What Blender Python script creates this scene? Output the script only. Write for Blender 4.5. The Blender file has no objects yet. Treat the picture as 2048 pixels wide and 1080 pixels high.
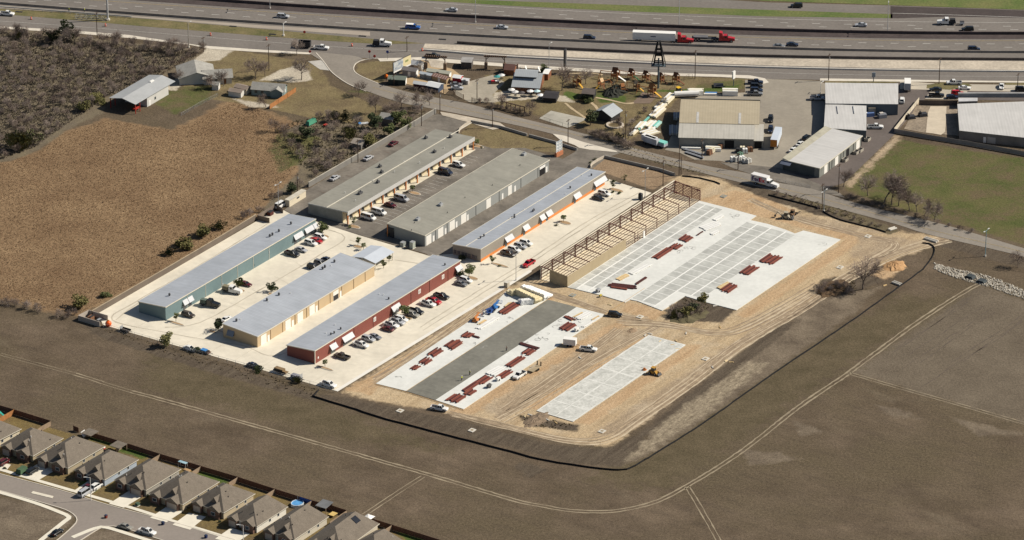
import bpy, math, random
import numpy as np
from mathutils import Vector, Matrix, Euler
random.seed(7)
RNG = np.random.default_rng(11)
sc = bpy.context.scene
COL = sc.collection
rad = math.radians
# ------------------------------------------------------------------ camera, world, sun, exposure
FPX, TILT, CAM_H = 9600.0, rad(25.1), 696.0           # long aerial lens, looking 25 degrees down
CAM_Y = -CAM_H / math.tan(TILT)
cam_d = bpy.data.cameras.new("camera"); cam = bpy.data.objects.new("camera", cam_d); COL.objects.link(cam)
cam_d.sensor_width = 36.0; cam_d.lens = FPX / 2048.0 * 36.0
cam_d.clip_start = 50.0; cam_d.clip_end = 20000.0
cam.location = (0, CAM_Y, CAM_H); cam.rotation_euler = (math.pi / 2 - TILT, 0, 0)
sc.camera = cam
SUN_EL, SUN_AZ = rad(40.0), rad(9.5)                  # azimuth counted from +x towards +y
world = bpy.data.worlds.new("World"); sc.world = world; world.use_nodes = True
wn = world.node_tree.nodes; wl = world.node_tree.links
sky = wn.new("ShaderNodeTexSky"); sky.sky_type = 'NISHITA'; sky.sun_disc = False
sky.sun_elevation = SUN_EL; sky.sun_rotation = math.pi / 2 - SUN_AZ
bg = wn["Background"]; bg.inputs[1].default_value = 0.05; wl.new(sky.outputs[0], bg.inputs[0])
sun_d = bpy.data.lights.new("sun", 'SUN'); sun_d.energy = 4.9; sun_d.angle = rad(0.53); sun_d.color = (1.0, 0.925, 0.80)
sun = bpy.data.objects.new("sun", sun_d); COL.objects.link(sun)
SUNV = Vector((math.cos(SUN_EL) * math.cos(SUN_AZ), math.cos(SUN_EL) * math.sin(SUN_AZ), math.sin(SUN_EL)))
sun.rotation_euler = SUNV.to_track_quat('Z', 'Y').to_euler(); sun.location = (200, 40, 300)
vs = sc.view_settings; vs.view_transform = 'Standard'; vs.look = 'None'; vs.exposure = 0.28; vs.gamma = 1.0

# ------------------------------------------------------------------ surveying: where a spot of the photograph lies on the ground
CT, ST = math.cos(TILT), math.sin(TILT)
def ray(px, py):
    u = px - 1024.0; v = py - 540.0
    return Vector((u, FPX * CT - v * ST, -FPX * ST - v * CT))
def G(px, py, z=0.0):
    d = ray(px, py); t = (z - CAM_H) / d.z
    return Vector((d.x * t, CAM_Y + d.y * t, z))
def Gs(pts, z=0.0): return [G(x, y, z) for x, y in pts]
def heading(p, q):
    a, b = G(*p), G(*q); return math.atan2(b.y - a.y, b.x - a.x)
AA = rad(56.2)                                        # the long direction of the sheds
BB = AA - math.pi / 2
def vplane(px, py, o, ang):
    """distance along and height on the upright plane through o with direction ang"""
    d = ray(px, py); c = Vector((0, CAM_Y, CAM_H)); n = Vector((-math.sin(ang), math.cos(ang), 0))
    t = (Vector((o[0], o[1], 0)) - c).dot(n) / d.dot(n); p = c + d * t
    return (p.x - o[0]) * math.cos(ang) + (p.y - o[1]) * math.sin(ang), p.z
def local(p, o, ang):
    dx, dy = p[0] - o[0], p[1] - o[1]
    return dx * math.cos(ang) + dy * math.sin(ang), -dx * math.sin(ang) + dy * math.cos(ang)

# ------------------------------------------------------------------ materials
MATS = {}
def lin(c):                                           # 0-255 surface colour to linear
    return tuple(((x / 255) / 12.92 if x / 255 <= 0.04045 else ((x / 255 + 0.055) / 1.055) ** 2.4) for x in c)
def mat(name, col, rough=0.8, var=0.18, scale=0.35, col2=None, metal=0.0, spec=0.3, ribs=None, fine=None, bump=0.0, coat=0.0, streak=0.0):
    """procedural surface: two noises (broad and fine) shift the colour; ribs = (axis, spacing, strength) for sheet metal"""
    if name in MATS: return MATS[name]
    m = bpy.data.materials.new(name); m.use_nodes = True; nt = m.node_tree; N = nt.nodes; L = nt.links
    b = N["Principled BSDF"]; b.inputs["Roughness"].default_value = rough; b.inputs["Metallic"].default_value = metal
    b.inputs["Specular IOR Level"].default_value = spec; b.inputs["Coat Weight"].default_value = coat
    geo = N.new("ShaderNodeNewGeometry"); pos = geo.outputs["Position"]
    n1 = N.new("ShaderNodeTexNoise"); n1.inputs["Scale"].default_value = scale; n1.inputs["Detail"].default_value = 6; n1.inputs["Roughness"].default_value = 0.65
    L.new(pos, n1.inputs["Vector"])
    r = N.new("ShaderNodeMapRange"); r.inputs[1].default_value = 0.32; r.inputs[2].default_value = 0.68; L.new(n1.outputs["Fac"], r.inputs[0])
    mx = N.new("ShaderNodeMix"); mx.data_type = 'RGBA'
    c2 = col2 if col2 else tuple(min(1, c * (1 + var)) for c in col); c1 = col if col2 else tuple(c * (1 - var) for c in col)
    mx.inputs[6].default_value = (*c1, 1); mx.inputs[7].default_value = (*c2, 1); L.new(r.outputs[0], mx.inputs[0])
    out = mx.outputs[2]
    if fine:
        n2 = N.new("ShaderNodeTexNoise"); n2.inputs["Scale"].default_value = fine[0]; n2.inputs["Detail"].default_value = 4
        L.new(pos, n2.inputs["Vector"])
        r2 = N.new("ShaderNodeMapRange"); r2.inputs[1].default_value = 0.25; r2.inputs[2].default_value = 0.75
        r2.inputs[3].default_value = 1 - fine[1]; r2.inputs[4].default_value = 1 + fine[1]; L.new(n2.outputs["Fac"], r2.inputs[0])
        mm = N.new("ShaderNodeMix"); mm.data_type = 'RGBA'; mm.blend_type = 'MULTIPLY'; mm.inputs[0].default_value = 1
        L.new(out, mm.inputs[6]); L.new(r2.outputs[0], mm.inputs[7]); out = mm.outputs[2]
    if streak:                                        # weather streaks running down the slope, and sheets of slightly different tone
        tc = N.new("ShaderNodeTexCoord"); mp = N.new("ShaderNodeMapping"); mp.inputs["Scale"].default_value = (1.1, 0.09, 0.2); L.new(tc.outputs["Object"], mp.inputs["Vector"])
        n4 = N.new("ShaderNodeTexNoise"); n4.inputs["Scale"].default_value = 1.0; n4.inputs["Detail"].default_value = 5; L.new(mp.outputs[0], n4.inputs["Vector"])
        r4 = N.new("ShaderNodeMapRange"); r4.inputs[1].default_value = 0.3; r4.inputs[2].default_value = 0.7; r4.inputs[3].default_value = 1 - streak; r4.inputs[4].default_value = 1 + streak; L.new(n4.outputs["Fac"], r4.inputs[0])
        mm = N.new("ShaderNodeMix"); mm.data_type = 'RGBA'; mm.blend_type = 'MULTIPLY'; mm.inputs[0].default_value = 1; L.new(out, mm.inputs[6]); L.new(r4.outputs[0], mm.inputs[7]); out = mm.outputs[2]
    if ribs:
        tc = N.new("ShaderNodeTexCoord"); sx = N.new("ShaderNodeSeparateXYZ"); L.new(tc.outputs["Object"], sx.inputs[0])
        md = N.new("ShaderNodeMath"); md.operation = 'PINGPONG'; md.inputs[1].default_value = ribs[1] / 2; L.new(sx.outputs[ribs[0]], md.inputs[0])
        r3 = N.new("ShaderNodeMapRange"); r3.inputs[2].default_value = ribs[1] / 2; r3.inputs[3].default_value = 1 - ribs[2]; r3.inputs[4].default_value = 1 + ribs[2] * .5
        L.new(md.outputs[0], r3.inputs[0])
        mm = N.new("ShaderNodeMix"); mm.data_type = 'RGBA'; mm.blend_type = 'MULTIPLY'; mm.inputs[0].default_value = 1
        L.new(out, mm.inputs[6]); L.new(r3.outputs[0], mm.inputs[7]); out = mm.outputs[2]
    L.new(out, b.inputs["Base Color"])
    if bump:
        bp = N.new("ShaderNodeBump"); bp.inputs["Strength"].default_value = bump; bp.inputs["Distance"].default_value = 0.3
        n3 = N.new("ShaderNodeTexNoise"); n3.inputs["Scale"].default_value = 1.4; n3.inputs["Detail"].default_value = 5; L.new(pos, n3.inputs["Vector"])
        L.new(n3.outputs["Fac"], bp.inputs["Height"]); L.new(bp.outputs[0], b.inputs["Normal"])
    MATS[name] = m
    return m
def paint(col, name=None):                            # car paint
    name = name or "paint_%d_%d_%d" % col
    return mat(name, lin(col), rough=0.32, var=0.04, spec=0.5, coat=0.3)
GLASS = mat("car_glass", (0.012, 0.015, 0.018), rough=0.08, var=0.05, spec=0.6)
TYRE = mat("tyre_rubber", (0.015, 0.015, 0.016), rough=0.9)
STEEL = mat("galvanised_steel", (0.36, 0.37, 0.38), rough=0.5, var=0.12, metal=0.2)
DARKM = mat("dark_metal", (0.03, 0.03, 0.033), rough=0.6)
WHITE = mat("white_paint", (0.74, 0.73, 0.70), rough=0.6, var=0.05)
OFFW = mat("cream_paint", (0.62, 0.55, 0.42), rough=0.7, var=0.06)
WOOD = mat("weathered_wood", (0.16, 0.105, 0.07), rough=0.9, var=0.3, scale=1.2)
POLEW = mat("pole_wood", (0.075, 0.05, 0.036), rough=0.9, var=0.25, scale=1.5)
BARK = mat("tree_bark", (0.15, 0.12, 0.10), rough=0.95, var=0.3, scale=2.0)
BOLT = mat("concrete_pale", (0.55, 0.52, 0.46), rough=0.85, var=0.1)

# ------------------------------------------------------------------ mesh building
class MB:
    def __init__(s): s.v = []; s.f = []; s.m = []
    def add(s, vs_, fs, mi=0):
        o = len(s.v); s.v.extend([tuple(p) for p in vs_]); s.f.extend([tuple(i + o for i in f) for f in fs]); s.m.extend([mi] * len(fs)); return s
    def hexa(s, p, mi=0):                             # p: 4 bottom (ccw), 4 top
        return s.add(p, [(3, 2, 1, 0), (4, 5, 6, 7), (0, 1, 5, 4), (1, 2, 6, 5), (2, 3, 7, 6), (3, 0, 4, 7)], mi)
    def box(s, x0, x1, y0, y1, z0, z1, mi=0):
        return s.hexa([(x0, y0, z0), (x1, y0, z0), (x1, y1, z0), (x0, y1, z0), (x0, y0, z1), (x1, y0, z1), (x1, y1, z1), (x0, y1, z1)], mi)
    def frust(s, x0, x1, y0, y1, z0, z1, ix0, ix1, iy, mi=0):   # box narrowing upwards
        return s.hexa([(x0, y0, z0), (x1, y0, z0), (x1, y1, z0), (x0, y1, z0), (x0 + ix0, y0 + iy, z1), (x1 - ix1, y0 + iy, z1), (x1 - ix1, y1 - iy, z1), (x0 + ix0, y1 - iy, z1)], mi)
    def face(s, pts, mi=0): return s.add(pts, [tuple(range(len(pts)))], mi)
    def prism(s, poly, z0, z1, mi=0):                 # poly ccw in xy
        n = len(poly); s.add([(x, y, z0) for x, y in poly] + [(x, y, z1) for x, y in poly],
            [tuple(range(n - 1, -1, -1)), tuple(range(n, 2 * n))] + [(i, (i + 1) % n, n + (i + 1) % n, n + i) for i in range(n)], mi); return s
    def extr(s, prof, y0, y1, mi=0):                  # profile in xz (ccw seen from -y) extruded along y
        n = len(prof); s.add([(x, y0, z) for x, z in prof] + [(x, y1, z) for x, z in prof],
            [tuple(range(n)), tuple(range(2 * n - 1, n - 1, -1))] + [(i, n + i, n + (i + 1) % n, (i + 1) % n) for i in range(n)], mi); return s
    def tube(s, p, q, r, n=6, r2=None, mi=0, cap=True):
        p, q = Vector(p), Vector(q); d = q - p
        if d.length < 1e-6: return s
        r2 = r if r2 is None else r2
        a = d.orthogonal().normalized(); b = d.normalized().cross(a)
        vs_ = [p + (a * math.cos(t) + b * math.sin(t)) * r for t in [2 * math.pi * i / n for i in range(n)]] + [q + (a * math.cos(t) + b * math.sin(t)) * r2 for t in [2 * math.pi * i / n for i in range(n)]]
        fs = [(i, (i + 1) % n, n + (i + 1) % n, n + i) for i in range(n)]
        if cap: fs += [tuple(range(n - 1, -1, -1)), tuple(range(n, 2 * n))]
        return s.add(vs_, fs, mi)
    def bar(s, p, q, w, h=None, mi=0):                # square bar between two points
        p, q = Vector(p), Vector(q); d = (q - p).normalized(); h = h or w
        up = Vector((0, 0, 1)) if abs(d.z) < 0.95 else Vector((1, 0, 0))
        a = d.cross(up).normalized() * w / 2; b = a.cross(d).normalized() * h / 2
        return s.hexa([p - a - b, p + a - b, q + a - b, q - a - b, p - a + b, p + a + b, q + a + b, q - a + b], mi)
    def arrays(s, V, F, mi=0): return s.add(V, F, mi)
    def build(s, name, mats, parent=None, loc=None, rz=0.0, smooth=False):
        me = bpy.data.meshes.new(name); me.from_pydata(s.v, [], s.f)
        if not isinstance(mats, (list, tuple)): mats = [mats]
        for m in mats: me.materials.append(m)
        if len(mats) > 1: me.polygons.foreach_set("material_index", s.m)
        if smooth: me.polygons.foreach_set("use_smooth", [True] * len(me.polygons))
        me.update(); o = bpy.data.objects.new(name, me); COL.objects.link(o)
        if parent: o.parent = parent
        if loc is not None: o.location = loc
        if rz: o.rotation_euler = (0, 0, rz)
        return o
def raw_mesh(name, V, Q, mats, parent=None):          # numpy vertices (n,3) and faces (m,k)
    V = np.asarray(V, np.float32); Q = np.asarray(Q, np.int32); k = Q.shape[1]
    me = bpy.data.meshes.new(name); me.vertices.add(len(V)); me.vertices.foreach_set("co", V.ravel())
    me.loops.add(Q.size); me.loops.foreach_set("vertex_index", Q.ravel())
    me.polygons.add(len(Q)); me.polygons.foreach_set("loop_start", np.arange(0, Q.size, k, dtype=np.int32))
    if not isinstance(mats, (list, tuple)): mats = [mats]
    for m in mats: me.materials.append(m)
    me.update(calc_edges=True); o = bpy.data.objects.new(name, me); COL.objects.link(o)
    if parent: o.parent = parent
    return o
def tag(o, label, cat, group=None, kind=None):
    o["label"] = label; o["category"] = cat
    if group: o["group"] = group
    if kind: o["kind"] = kind
    return o
def thing(name, label, cat, loc=(0, 0, 0), rz=0.0, group=None):
    o = bpy.data.objects.new(name, None); COL.objects.link(o); o.empty_display_size = 0.5
    o.location = loc; o.rotation_euler = (0, 0, rz); return tag(o, label, cat, group)
def structure(o): o["kind"] = "structure"; return o
def kids(o): return list(o.children)
def dup(root, loc, rz, label, group=None, paintm=None, scale=1.0):
    r = root.copy(); COL.objects.link(r); r.location = loc; r.rotation_euler = (0, 0, rz); r.scale = (scale,) * 3
    r["label"] = label
    if group: r["group"] = group
    elif "group" in r: del r["group"]
    for ch in PARTS[root.name]:
        c = ch.copy(); COL.objects.link(c); c.parent = r
        if paintm and c.get("painted"):
            c.material_slots[0].link = 'OBJECT'; c.material_slots[0].material = paintm
        for g in PARTS.get(ch.name, ()):
            d = g.copy(); COL.objects.link(d); d.parent = c
    return r
PARTS = {}
def reg(root):                                        # remember a finished prototype's parts for copying
    PARTS[root.name] = kids(root)
    for c in kids(root): PARTS[c.name] = kids(c)
    return root
# ------------------------------------------------------------------ the ground: one sheet, zones of soil and grass kept as masks on its points
def ss(a, b, n): return np.linspace(a, b, n)
gx = np.concatenate([[-9000, -3000, -1200, -600, -350, -260], np.arange(-222, 222.1, 0.95), [260, 350, 600, 1200, 3000, 9000]])
gy = np.concatenate([[-1400, -800, -500, -340, -260], np.arange(-212, 272.1, 0.95), [300, 350, 450, 700, 1400, 4000, 12000]])
GXm, GYm = np.meshgrid(gx, gy); PX, PY = GXm.ravel(), GYm.ravel(); NX, NY = len(gx), len(gy)
def zone(polys, w):
    """soft 0..1 membership of the ground points in any of the outlines (photo spots), half-way at the edge"""
    out = np.zeros(len(PX), np.float32)
    for poly in polys:
        P = np.array([G(*p)[:2] for p in poly]); lo, hi = P.min(0) - w - 2, P.max(0) + w + 2
        sel = np.where((PX > lo[0]) & (PX < hi[0]) & (PY > lo[1]) & (PY < hi[1]))[0]
        if not len(sel): continue
        x, y = PX[sel], PY[sel]; dist = np.full(len(sel), 1e9); ins = np.zeros(len(sel), bool)
        for i in range(len(P)):
            a, b = P[i], P[(i + 1) % len(P)]; e = b - a; l2 = max(e @ e, 1e-9)
            t = np.clip(((x - a[0]) * e[0] + (y - a[1]) * e[1]) / l2, 0, 1)
            dist = np.minimum(dist, np.hypot(x - a[0] - t * e[0], y - a[1] - t * e[1]))
            c = ((a[1] > y) != (b[1] > y)); xi = a[0] + (y - a[1]) * e[0] / (e[1] if abs(e[1]) > 1e-9 else 1e-9); ins ^= c & (x < xi)
        out[sel] = np.maximum(out[sel], np.clip(0.5 + np.where(ins, dist, -dist) / (2 * w), 0, 1))
    return out
DRY_FIELD = [(-80, 330), (20, 322), (78, 300), (128, 262), (185, 248), (210, 236), (255, 245), (345, 259), (430, 216), (462, 199), (545, 225), (640, 262), (655, 290), (600, 345), (555, 398), (512, 436), (340, 538), (160, 633), (90, 622), (0, 598), (-80, 560)]
SCRUB = [(-80, 52), (60, 62), (240, 83), (398, 97), (404, 112), (330, 150), (262, 178), (215, 205), (205, 226), (130, 262), (78, 300), (20, 322), (-80, 332)]
ZONES = [  # name, outlines, softness, colour a, colour b, noise scale
 ("dry", [DRY_FIELD], 4.5, (0.170, 0.108, 0.062), (0.310, 0.215, 0.125), 0.035),
 ("scrub", [SCRUB, [(560, 262), (640, 235), (735, 245), (800, 225), (868, 222), (700, 318), (600, 385), (560, 410), (520, 428), (545, 395), (600, 340)]], 3.0, (0.130, 0.107, 0.080), (0.175, 0.145, 0.095), 0.12),
 ("yard", [[(395, 112), (470, 100), (640, 128), (660, 170), (700, 190), (770, 215), (800, 228), (735, 250), (640, 240), (560, 222), (470, 205), (360, 190)],
           [(970, 150), (1340, 152), (1500, 158), (1505, 172), (1370, 185), (1300, 250), (1255, 285), (1180, 262), (1060, 228), (985, 205)],
           [(715, 128), (770, 119), (800, 122), (785, 150), (760, 168), (712, 145)],
           [(940, 246), (1130, 290), (1120, 305), (1040, 300), (985, 300), (945, 288), (920, 268)]], 2.0, (0.155, 0.125, 0.065), (0.21, 0.165, 0.09), 0.09),
 ("grass", [[(-80, 14), (0, 17), (150, 24), (330, 39), (512, 54), (700, 72), (850, 84), (760, 89), (512, 71), (300, 54), (120, 37), (-80, 25)],
            [(860, -6), (1024, 2), (1300, 12), (1536, 20), (1780, 27), (1780, 37), (1536, 33), (1280, 24), (1024, 12), (820, -2)],
            [(1330, -20), (1536, -2), (1790, 9), (2048, 19), (2200, 22), (2200, -60), (1330, -60)],
            [(1400, 168), (1488, 158), (1492, 176), (1455, 182), (1385, 180)], [(1180, 180), (1300, 180), (1285, 200), (1200, 205)],
            [(700, 182), (860, 205), (905, 210), (850, 196), (770, 178)],
            [(300, 200), (345, 178), (415, 170), (440, 190), (395, 210), (350, 228)],
            [(560, 262), (640, 275), (610, 320), (560, 345), (540, 300)],
            [(1700, 352), (1795, 280), (2048, 316), (2150, 335), (2150, 520), (2010, 478), (1880, 440), (1740, 398), (1690, 380)]], 3.5, (0.070, 0.086, 0.027), (0.128, 0.116, 0.050), 0.06),
 ("dirt", [[(684, 783), (1018, 573), (1075, 552), (1098, 560), (1300, 402), (1350, 352), (1420, 352), (1440, 357), (1540, 392), (1640, 425), (1730, 452), (1800, 462), (1868, 470), (1895, 478), (1850, 497), (1790, 520), (1700, 560), (1640, 590), (1560, 640), (1470, 700), (1390, 760), (1300, 835), (1225, 892), (1160, 890), (1080, 872), (960, 838), (880, 822), (760, 805)]], 4.0, (0.325, 0.238, 0.145), (0.515, 0.40, 0.255), 0.06),
 ("orange", [[(690, 780), (1020, 590), (1110, 592), (1105, 608), (1040, 600), (755, 775), (740, 790)], [(905, 822), (1235, 640), (1262, 648), (1230, 672), (980, 815), (935, 830)], [(1050, 815), (1290, 668), (1300, 674), (1085, 822)],
             [(1150, 845), (1375, 690), (1400, 690), (1390, 705), (1180, 850)], [(1475, 628), (1690, 482), (1710, 470), (1720, 484), (1520, 622), (1490, 640)], [(1400, 400), (1470, 380), (1540, 395), (1620, 440), (1720, 470), (1690, 480), (1600, 455), (1500, 428)],
             [(1740, 552), (1790, 520), (1815, 535), (1770, 560)], [(1255, 604), (1290, 610), (1330, 625), (1310, 640), (1240, 622)]], 3.0, (0.36, 0.24, 0.135), (0.49, 0.355, 0.22), 0.12),
 ("tread", [[(735, 775), (1015, 585), (1060, 570), (1062, 584), (1010, 606), (800, 750)], [(960, 815), (1240, 655), (1300, 660), (1010, 835)], [(1180, 870), (1560, 625), (1610, 612), (1250, 870)], [(1720, 470), (1850, 480), (1760, 520), (1700, 515)], [(1560, 420), (1730, 455), (1790, 470), (1690, 462), (1580, 440)], [(1690, 368), (1792, 270), (1802, 275), (1702, 374)]], 4.0, (0.25, 0.19, 0.13), (0.43, 0.335, 0.225), 0.1),
 ("parcel", [[(1700, 746), (1958, 570), (2150, 640), (2150, 880), (1900, 803)]], 6.0, (0.112, 0.090, 0.066), (0.165, 0.135, 0.100), 0.05),
 ("worn_grass", [[(1180, 960), (1500, 760), (1800, 590), (1900, 600), (1600, 800), (1330, 980)], [(300, 700), (620, 800), (900, 900), (700, 880), (300, 780)]], 14.0, (0.082, 0.066, 0.039), (0.126, 0.099, 0.062), 0.12),
 ("slope", [[(1240, 932), (1330, 835), (1500, 705), (1640, 600), (1720, 580), (1760, 575), (1690, 640), (1540, 748), (1400, 845), (1290, 915)], [(1480, 900), (1560, 905), (1600, 920), (1500, 930)], [(1590, 842), (1650, 862), (1600, 872)], [(1750, 810), (1800, 818), (1840, 838), (1780, 835)], [(1900, 835), (2050, 868), (1960, 872)], [(-60, 985), (100, 1012), (150, 1030), (110, 1075), (40, 1100), (-60, 1100)], [(165, 1065), (215, 1055), (330, 1085), (330, 1110), (120, 1100)]], 4.0, (0.105, 0.082, 0.060), (0.205, 0.165, 0.120), 0.10),
 ("soil", [[(165, 648), (300, 690), (430, 726), (640, 790), (632, 803), (420, 744), (190, 672)], [(1035, 925), (1070, 930), (1095, 940), (1060, 955), (1030, 935)], [(1260, 880), (1330, 826), (1480, 706), (1560, 648), (1600, 640), (1480, 738), (1340, 838), (1270, 890)], [(632, 785), (760, 808), (900, 838), (1040, 872), (1120, 892), (1215, 898), (1310, 850), (1290, 862), (1290, 890), (1240, 934), (1140, 926), (1000, 890), (760, 832), (640, 795)],
           [(1440, 358), (1530, 398), (1630, 428), (1770, 462), (1760, 452), (1700, 428), (1540, 378)], [(1360, 590), (1480, 615), (1440, 645), (1330, 640)], [(1640, 560), (1720, 545), (1770, 560), (1720, 580), (1640, 585)], [(1030, 828), (1160, 850), (1150, 862), (1060, 852)],
           [(1850, 485), (2060, 540), (2100, 560), (2100, 530), (1900, 478)]]  , 3.0, (0.065, 0.050, 0.037), (0.125, 0.100, 0.073), 0.14),
 ("straw", [[(1250, 922), (1330, 842), (1420, 778), (1500, 722), (1535, 728), (1430, 812), (1300, 902)]], 5.0, (0.135, 0.108, 0.076), (0.36, 0.30, 0.215), 0.22),
 ("bank", [[(1180, 262), (1260, 290), (1340, 318), (1440, 348), (1420, 352), (1330, 330), (1240, 306), (1160, 276)], [(1780, 470), (1800, 462), (1700, 420), (1560, 378), (1560, 388)]], 2.0, (0.10, 0.085, 0.052), (0.15, 0.12, 0.075), 0.2),
 ("plot", [[(1185, 337), (1210, 318), (1350, 352), (1306, 380)], [(740, 522), (785, 508), (812, 518), (765, 547)]], 0.8, (0.22, 0.155, 0.10), (0.29, 0.21, 0.135), 0.2),
 ("lawn", [[(-40, 900), (70, 918), (200, 950), (330, 990), (470, 1030), (620, 1075), (620, 1110), (330, 1050), (120, 985), (-40, 945)],
           [(-40, 813), (28, 833), (102, 856), (170, 875), (321, 922), (476, 968), (624, 1015), (694, 1036), (784, 1064), (930, 1110), (560, 1080), (300, 1000), (60, 920), (-40, 900)]], 1.5, (0.135, 0.098, 0.040), (0.20, 0.150, 0.065), 0.12),
 ("green", [[(240, 884), (300, 905), (290, 920), (235, 902)], [(395, 940), (465, 962), (450, 968), (400, 955)], [(790, 1060), (860, 1082), (820, 1085)], [(180, 872), (232, 888), (225, 894), (180, 880)], [(165, 950), (210, 966), (190, 985), (160, 970)],
            [(1130, 182), (1160, 188), (1150, 200), (1125, 196)], [(1190, 190), (1255, 192), (1250, 205), (1200, 205)], [(1285, 182), (1420, 176), (1480, 170), (1475, 180), (1380, 186)]], 2.0, (0.055, 0.085, 0.020), (0.095, 0.125, 0.035), 0.15),
 ("gravel", [[(600, 128), (560, 140), (520, 160), (590, 165), (625, 160), (620, 145)], [(340, 168), (395, 115), (420, 90), (470, 98), (440, 120), (400, 125), (360, 170), (352, 182), (300, 178)], [(985, 205), (1060, 198), (1150, 205), (1130, 192), (1040, 180), (985, 185)], [(460, 195), (520, 205), (560, 215), (500, 215)]]  , 2.0, (0.36, 0.315, 0.25), (0.50, 0.45, 0.36), 0.12),
]
Zc = np.zeros(len(PX), np.float32)
Vg = np.stack([PX, PY, Zc], 1)
ii = (np.arange(NY - 1)[:, None] * NX + np.arange(NX - 1)[None, :]).ravel()
Qg = np.stack([ii, ii + 1, ii + 1 + NX, ii + NX], 1)
gm = bpy.data.materials.new("earth_and_grass"); gm.use_nodes = True
gn = gm.node_tree.nodes; gl = gm.node_tree.links; gb = gn["Principled BSDF"]; gb.inputs["Roughness"].default_value = 0.95; gb.inputs["Specular IOR Level"].default_value = 0.1
gpos = gn.new("ShaderNodeNewGeometry").outputs["Position"]
def gnoise(scale, detail=6, rough=0.65, aniso=None):
    n = gn.new("ShaderNodeTexNoise"); n.inputs["Scale"].default_value = scale; n.inputs["Detail"].default_value = detail; n.inputs["Roughness"].default_value = rough
    if aniso:                                         # stretched along a ground direction
        mp = gn.new("ShaderNodeMapping"); mp.vector_type = 'TEXTURE'; mp.inputs["Rotation"].default_value = (0, 0, aniso[0]); mp.inputs["Scale"].default_value = (aniso[1], 1, 1)
        gl.new(gpos, mp.inputs["Vector"]); gl.new(mp.outputs[0], n.inputs["Vector"])
    else: gl.new(gpos, n.inputs["Vector"])
    return n.outputs["Fac"]
def gramp(f, a, b, c=0.0, d=1.0):
    r = gn.new("ShaderNodeMapRange"); r.inputs[1].default_value = a; r.inputs[2].default_value = b; r.inputs[3].default_value = c; r.inputs[4].default_value = d; gl.new(f, r.inputs[0]); return r.outputs[0]
def gmix(f, a, b, mode='MIX'):
    m = gn.new("ShaderNodeMix"); m.data_type = 'RGBA'; m.blend_type = mode
    if isinstance(f, float): m.inputs[0].default_value = f
    else: gl.new(f, m.inputs[0])
    for s_, x in ((6, a), (7, b)):
        if isinstance(x, tuple): m.inputs[s_].default_value = (*x, 1)
        else: gl.new(x, m.inputs[s_])
    return m.outputs[2]
def gmath(op, a, b):
    m = gn.new("ShaderNodeMath"); m.operation = op
    for i, x in enumerate((a, b)):
        if isinstance(x, (int, float)): m.inputs[i].default_value = x
        else: gl.new(x, m.inputs[i])
    return m.outputs[0]
edge = gnoise(0.22, 8, 0.7); fine = gnoise(1.1, 6, 0.75); broad = gnoise(0.018, 5, 0.6); mid = gnoise(0.06, 6, 0.65)
streakB = gnoise(0.30, 7, 0.75, (BB, 4.0)); streakA = gnoise(0.5, 6, 0.7, (AA, 14.0)); grain = gnoise(1.7, 5, 0.85)
# the mown field: grey brown with olive drifts, faint mowing streaks
base = gmix(gramp(mid, 0.35, 0.65), (0.088, 0.066, 0.045), (0.150, 0.114, 0.080))
base = gmix(gramp(broad, 0.42, 0.62), base, gmix(gramp(fine, 0.3, 0.7), (0.094, 0.074, 0.046), (0.122, 0.095, 0.062)))
base = gmix(gramp(streakB, 0.48, 0.72, 0, 0.55), base, (0.068, 0.053, 0.040))
base = gmix(gramp(gnoise(0.045, 7, 0.7, (BB, 2.5)), 0.60, 0.78, 0, 0.75), base, (0.185, 0.150, 0.105))
cur = base
for (nm, polys, w, c1, c2, nsc) in ZONES:
    at = gn.new("ShaderNodeAttribute"); at.attribute_name = nm
    e = gmath('ADD', at.outputs["Fac"], gramp(edge, 0.2, 0.8, -0.32, 0.32))
    f = gramp(e, 0.38, 0.62)
    f = gmath('MULTIPLY', f, gramp(at.outputs["Fac"], 0.02, 0.12))
    nz = gnoise(nsc, 7, 0.7) if nm not in ("dirt", "tread", "orange", "straw", "soil") else gnoise(nsc * 3.2, 7, 0.7, (AA if nm != "straw" else AA, 8.0 if nm != "straw" else 2.2))
    zc = gmix(gramp(nz, 0.32, 0.68), c1, c2)
    if nm in ("grass", "yard", "lawn"): zc = gmix(gramp(gnoise(0.10, 8, 0.75), 0.45, 0.62, 0, 0.85), zc, (0.128, 0.096, 0.058))
    if nm == "dirt": zc = gmix(gramp(streakA, 0.56, 0.72, 0, 0.6), zc, (0.24, 0.175, 0.11))
    if nm in ("dirt", "tread"): zc = gmix(gramp(gnoise(0.05, 6, 0.7), 0.5, 0.7, 0, 0.55), zc, (0.47, 0.40, 0.30))
    if nm == "dry": zc = gmix(gramp(gnoise(0.75, 5, 0.8), 0.42, 0.66, 0, 0.7), zc, (0.125, 0.076, 0.042))
    cur = gmix(f, cur, zc)
cur = gmix(1.0, cur, gramp(fine, 0.25, 0.75, 0.66, 1.34), 'MULTIPLY')
cur = gmix(1.0, cur, gramp(grain, 0.3, 0.7, 0.68, 1.32), 'MULTIPLY')
gl.new(cur, gb.inputs["Base Color"])
bp_ = gn.new("ShaderNodeBump"); bp_.inputs["Strength"].default_value = 0.55; bp_.inputs["Distance"].default_value = 0.35; gl.new(fine, bp_.inputs["Height"]); gl.new(bp_.outputs[0], gb.inputs["Normal"])
ground = structure(raw_mesh("ground", Vg, Qg, gm))
for (nm, polys, w, *_r) in ZONES:
    a_ = ground.data.attributes.new(nm, 'FLOAT', 'POINT'); a_.data.foreach_set("value", zone(polys, w))
del Vg, Qg, ii

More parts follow.
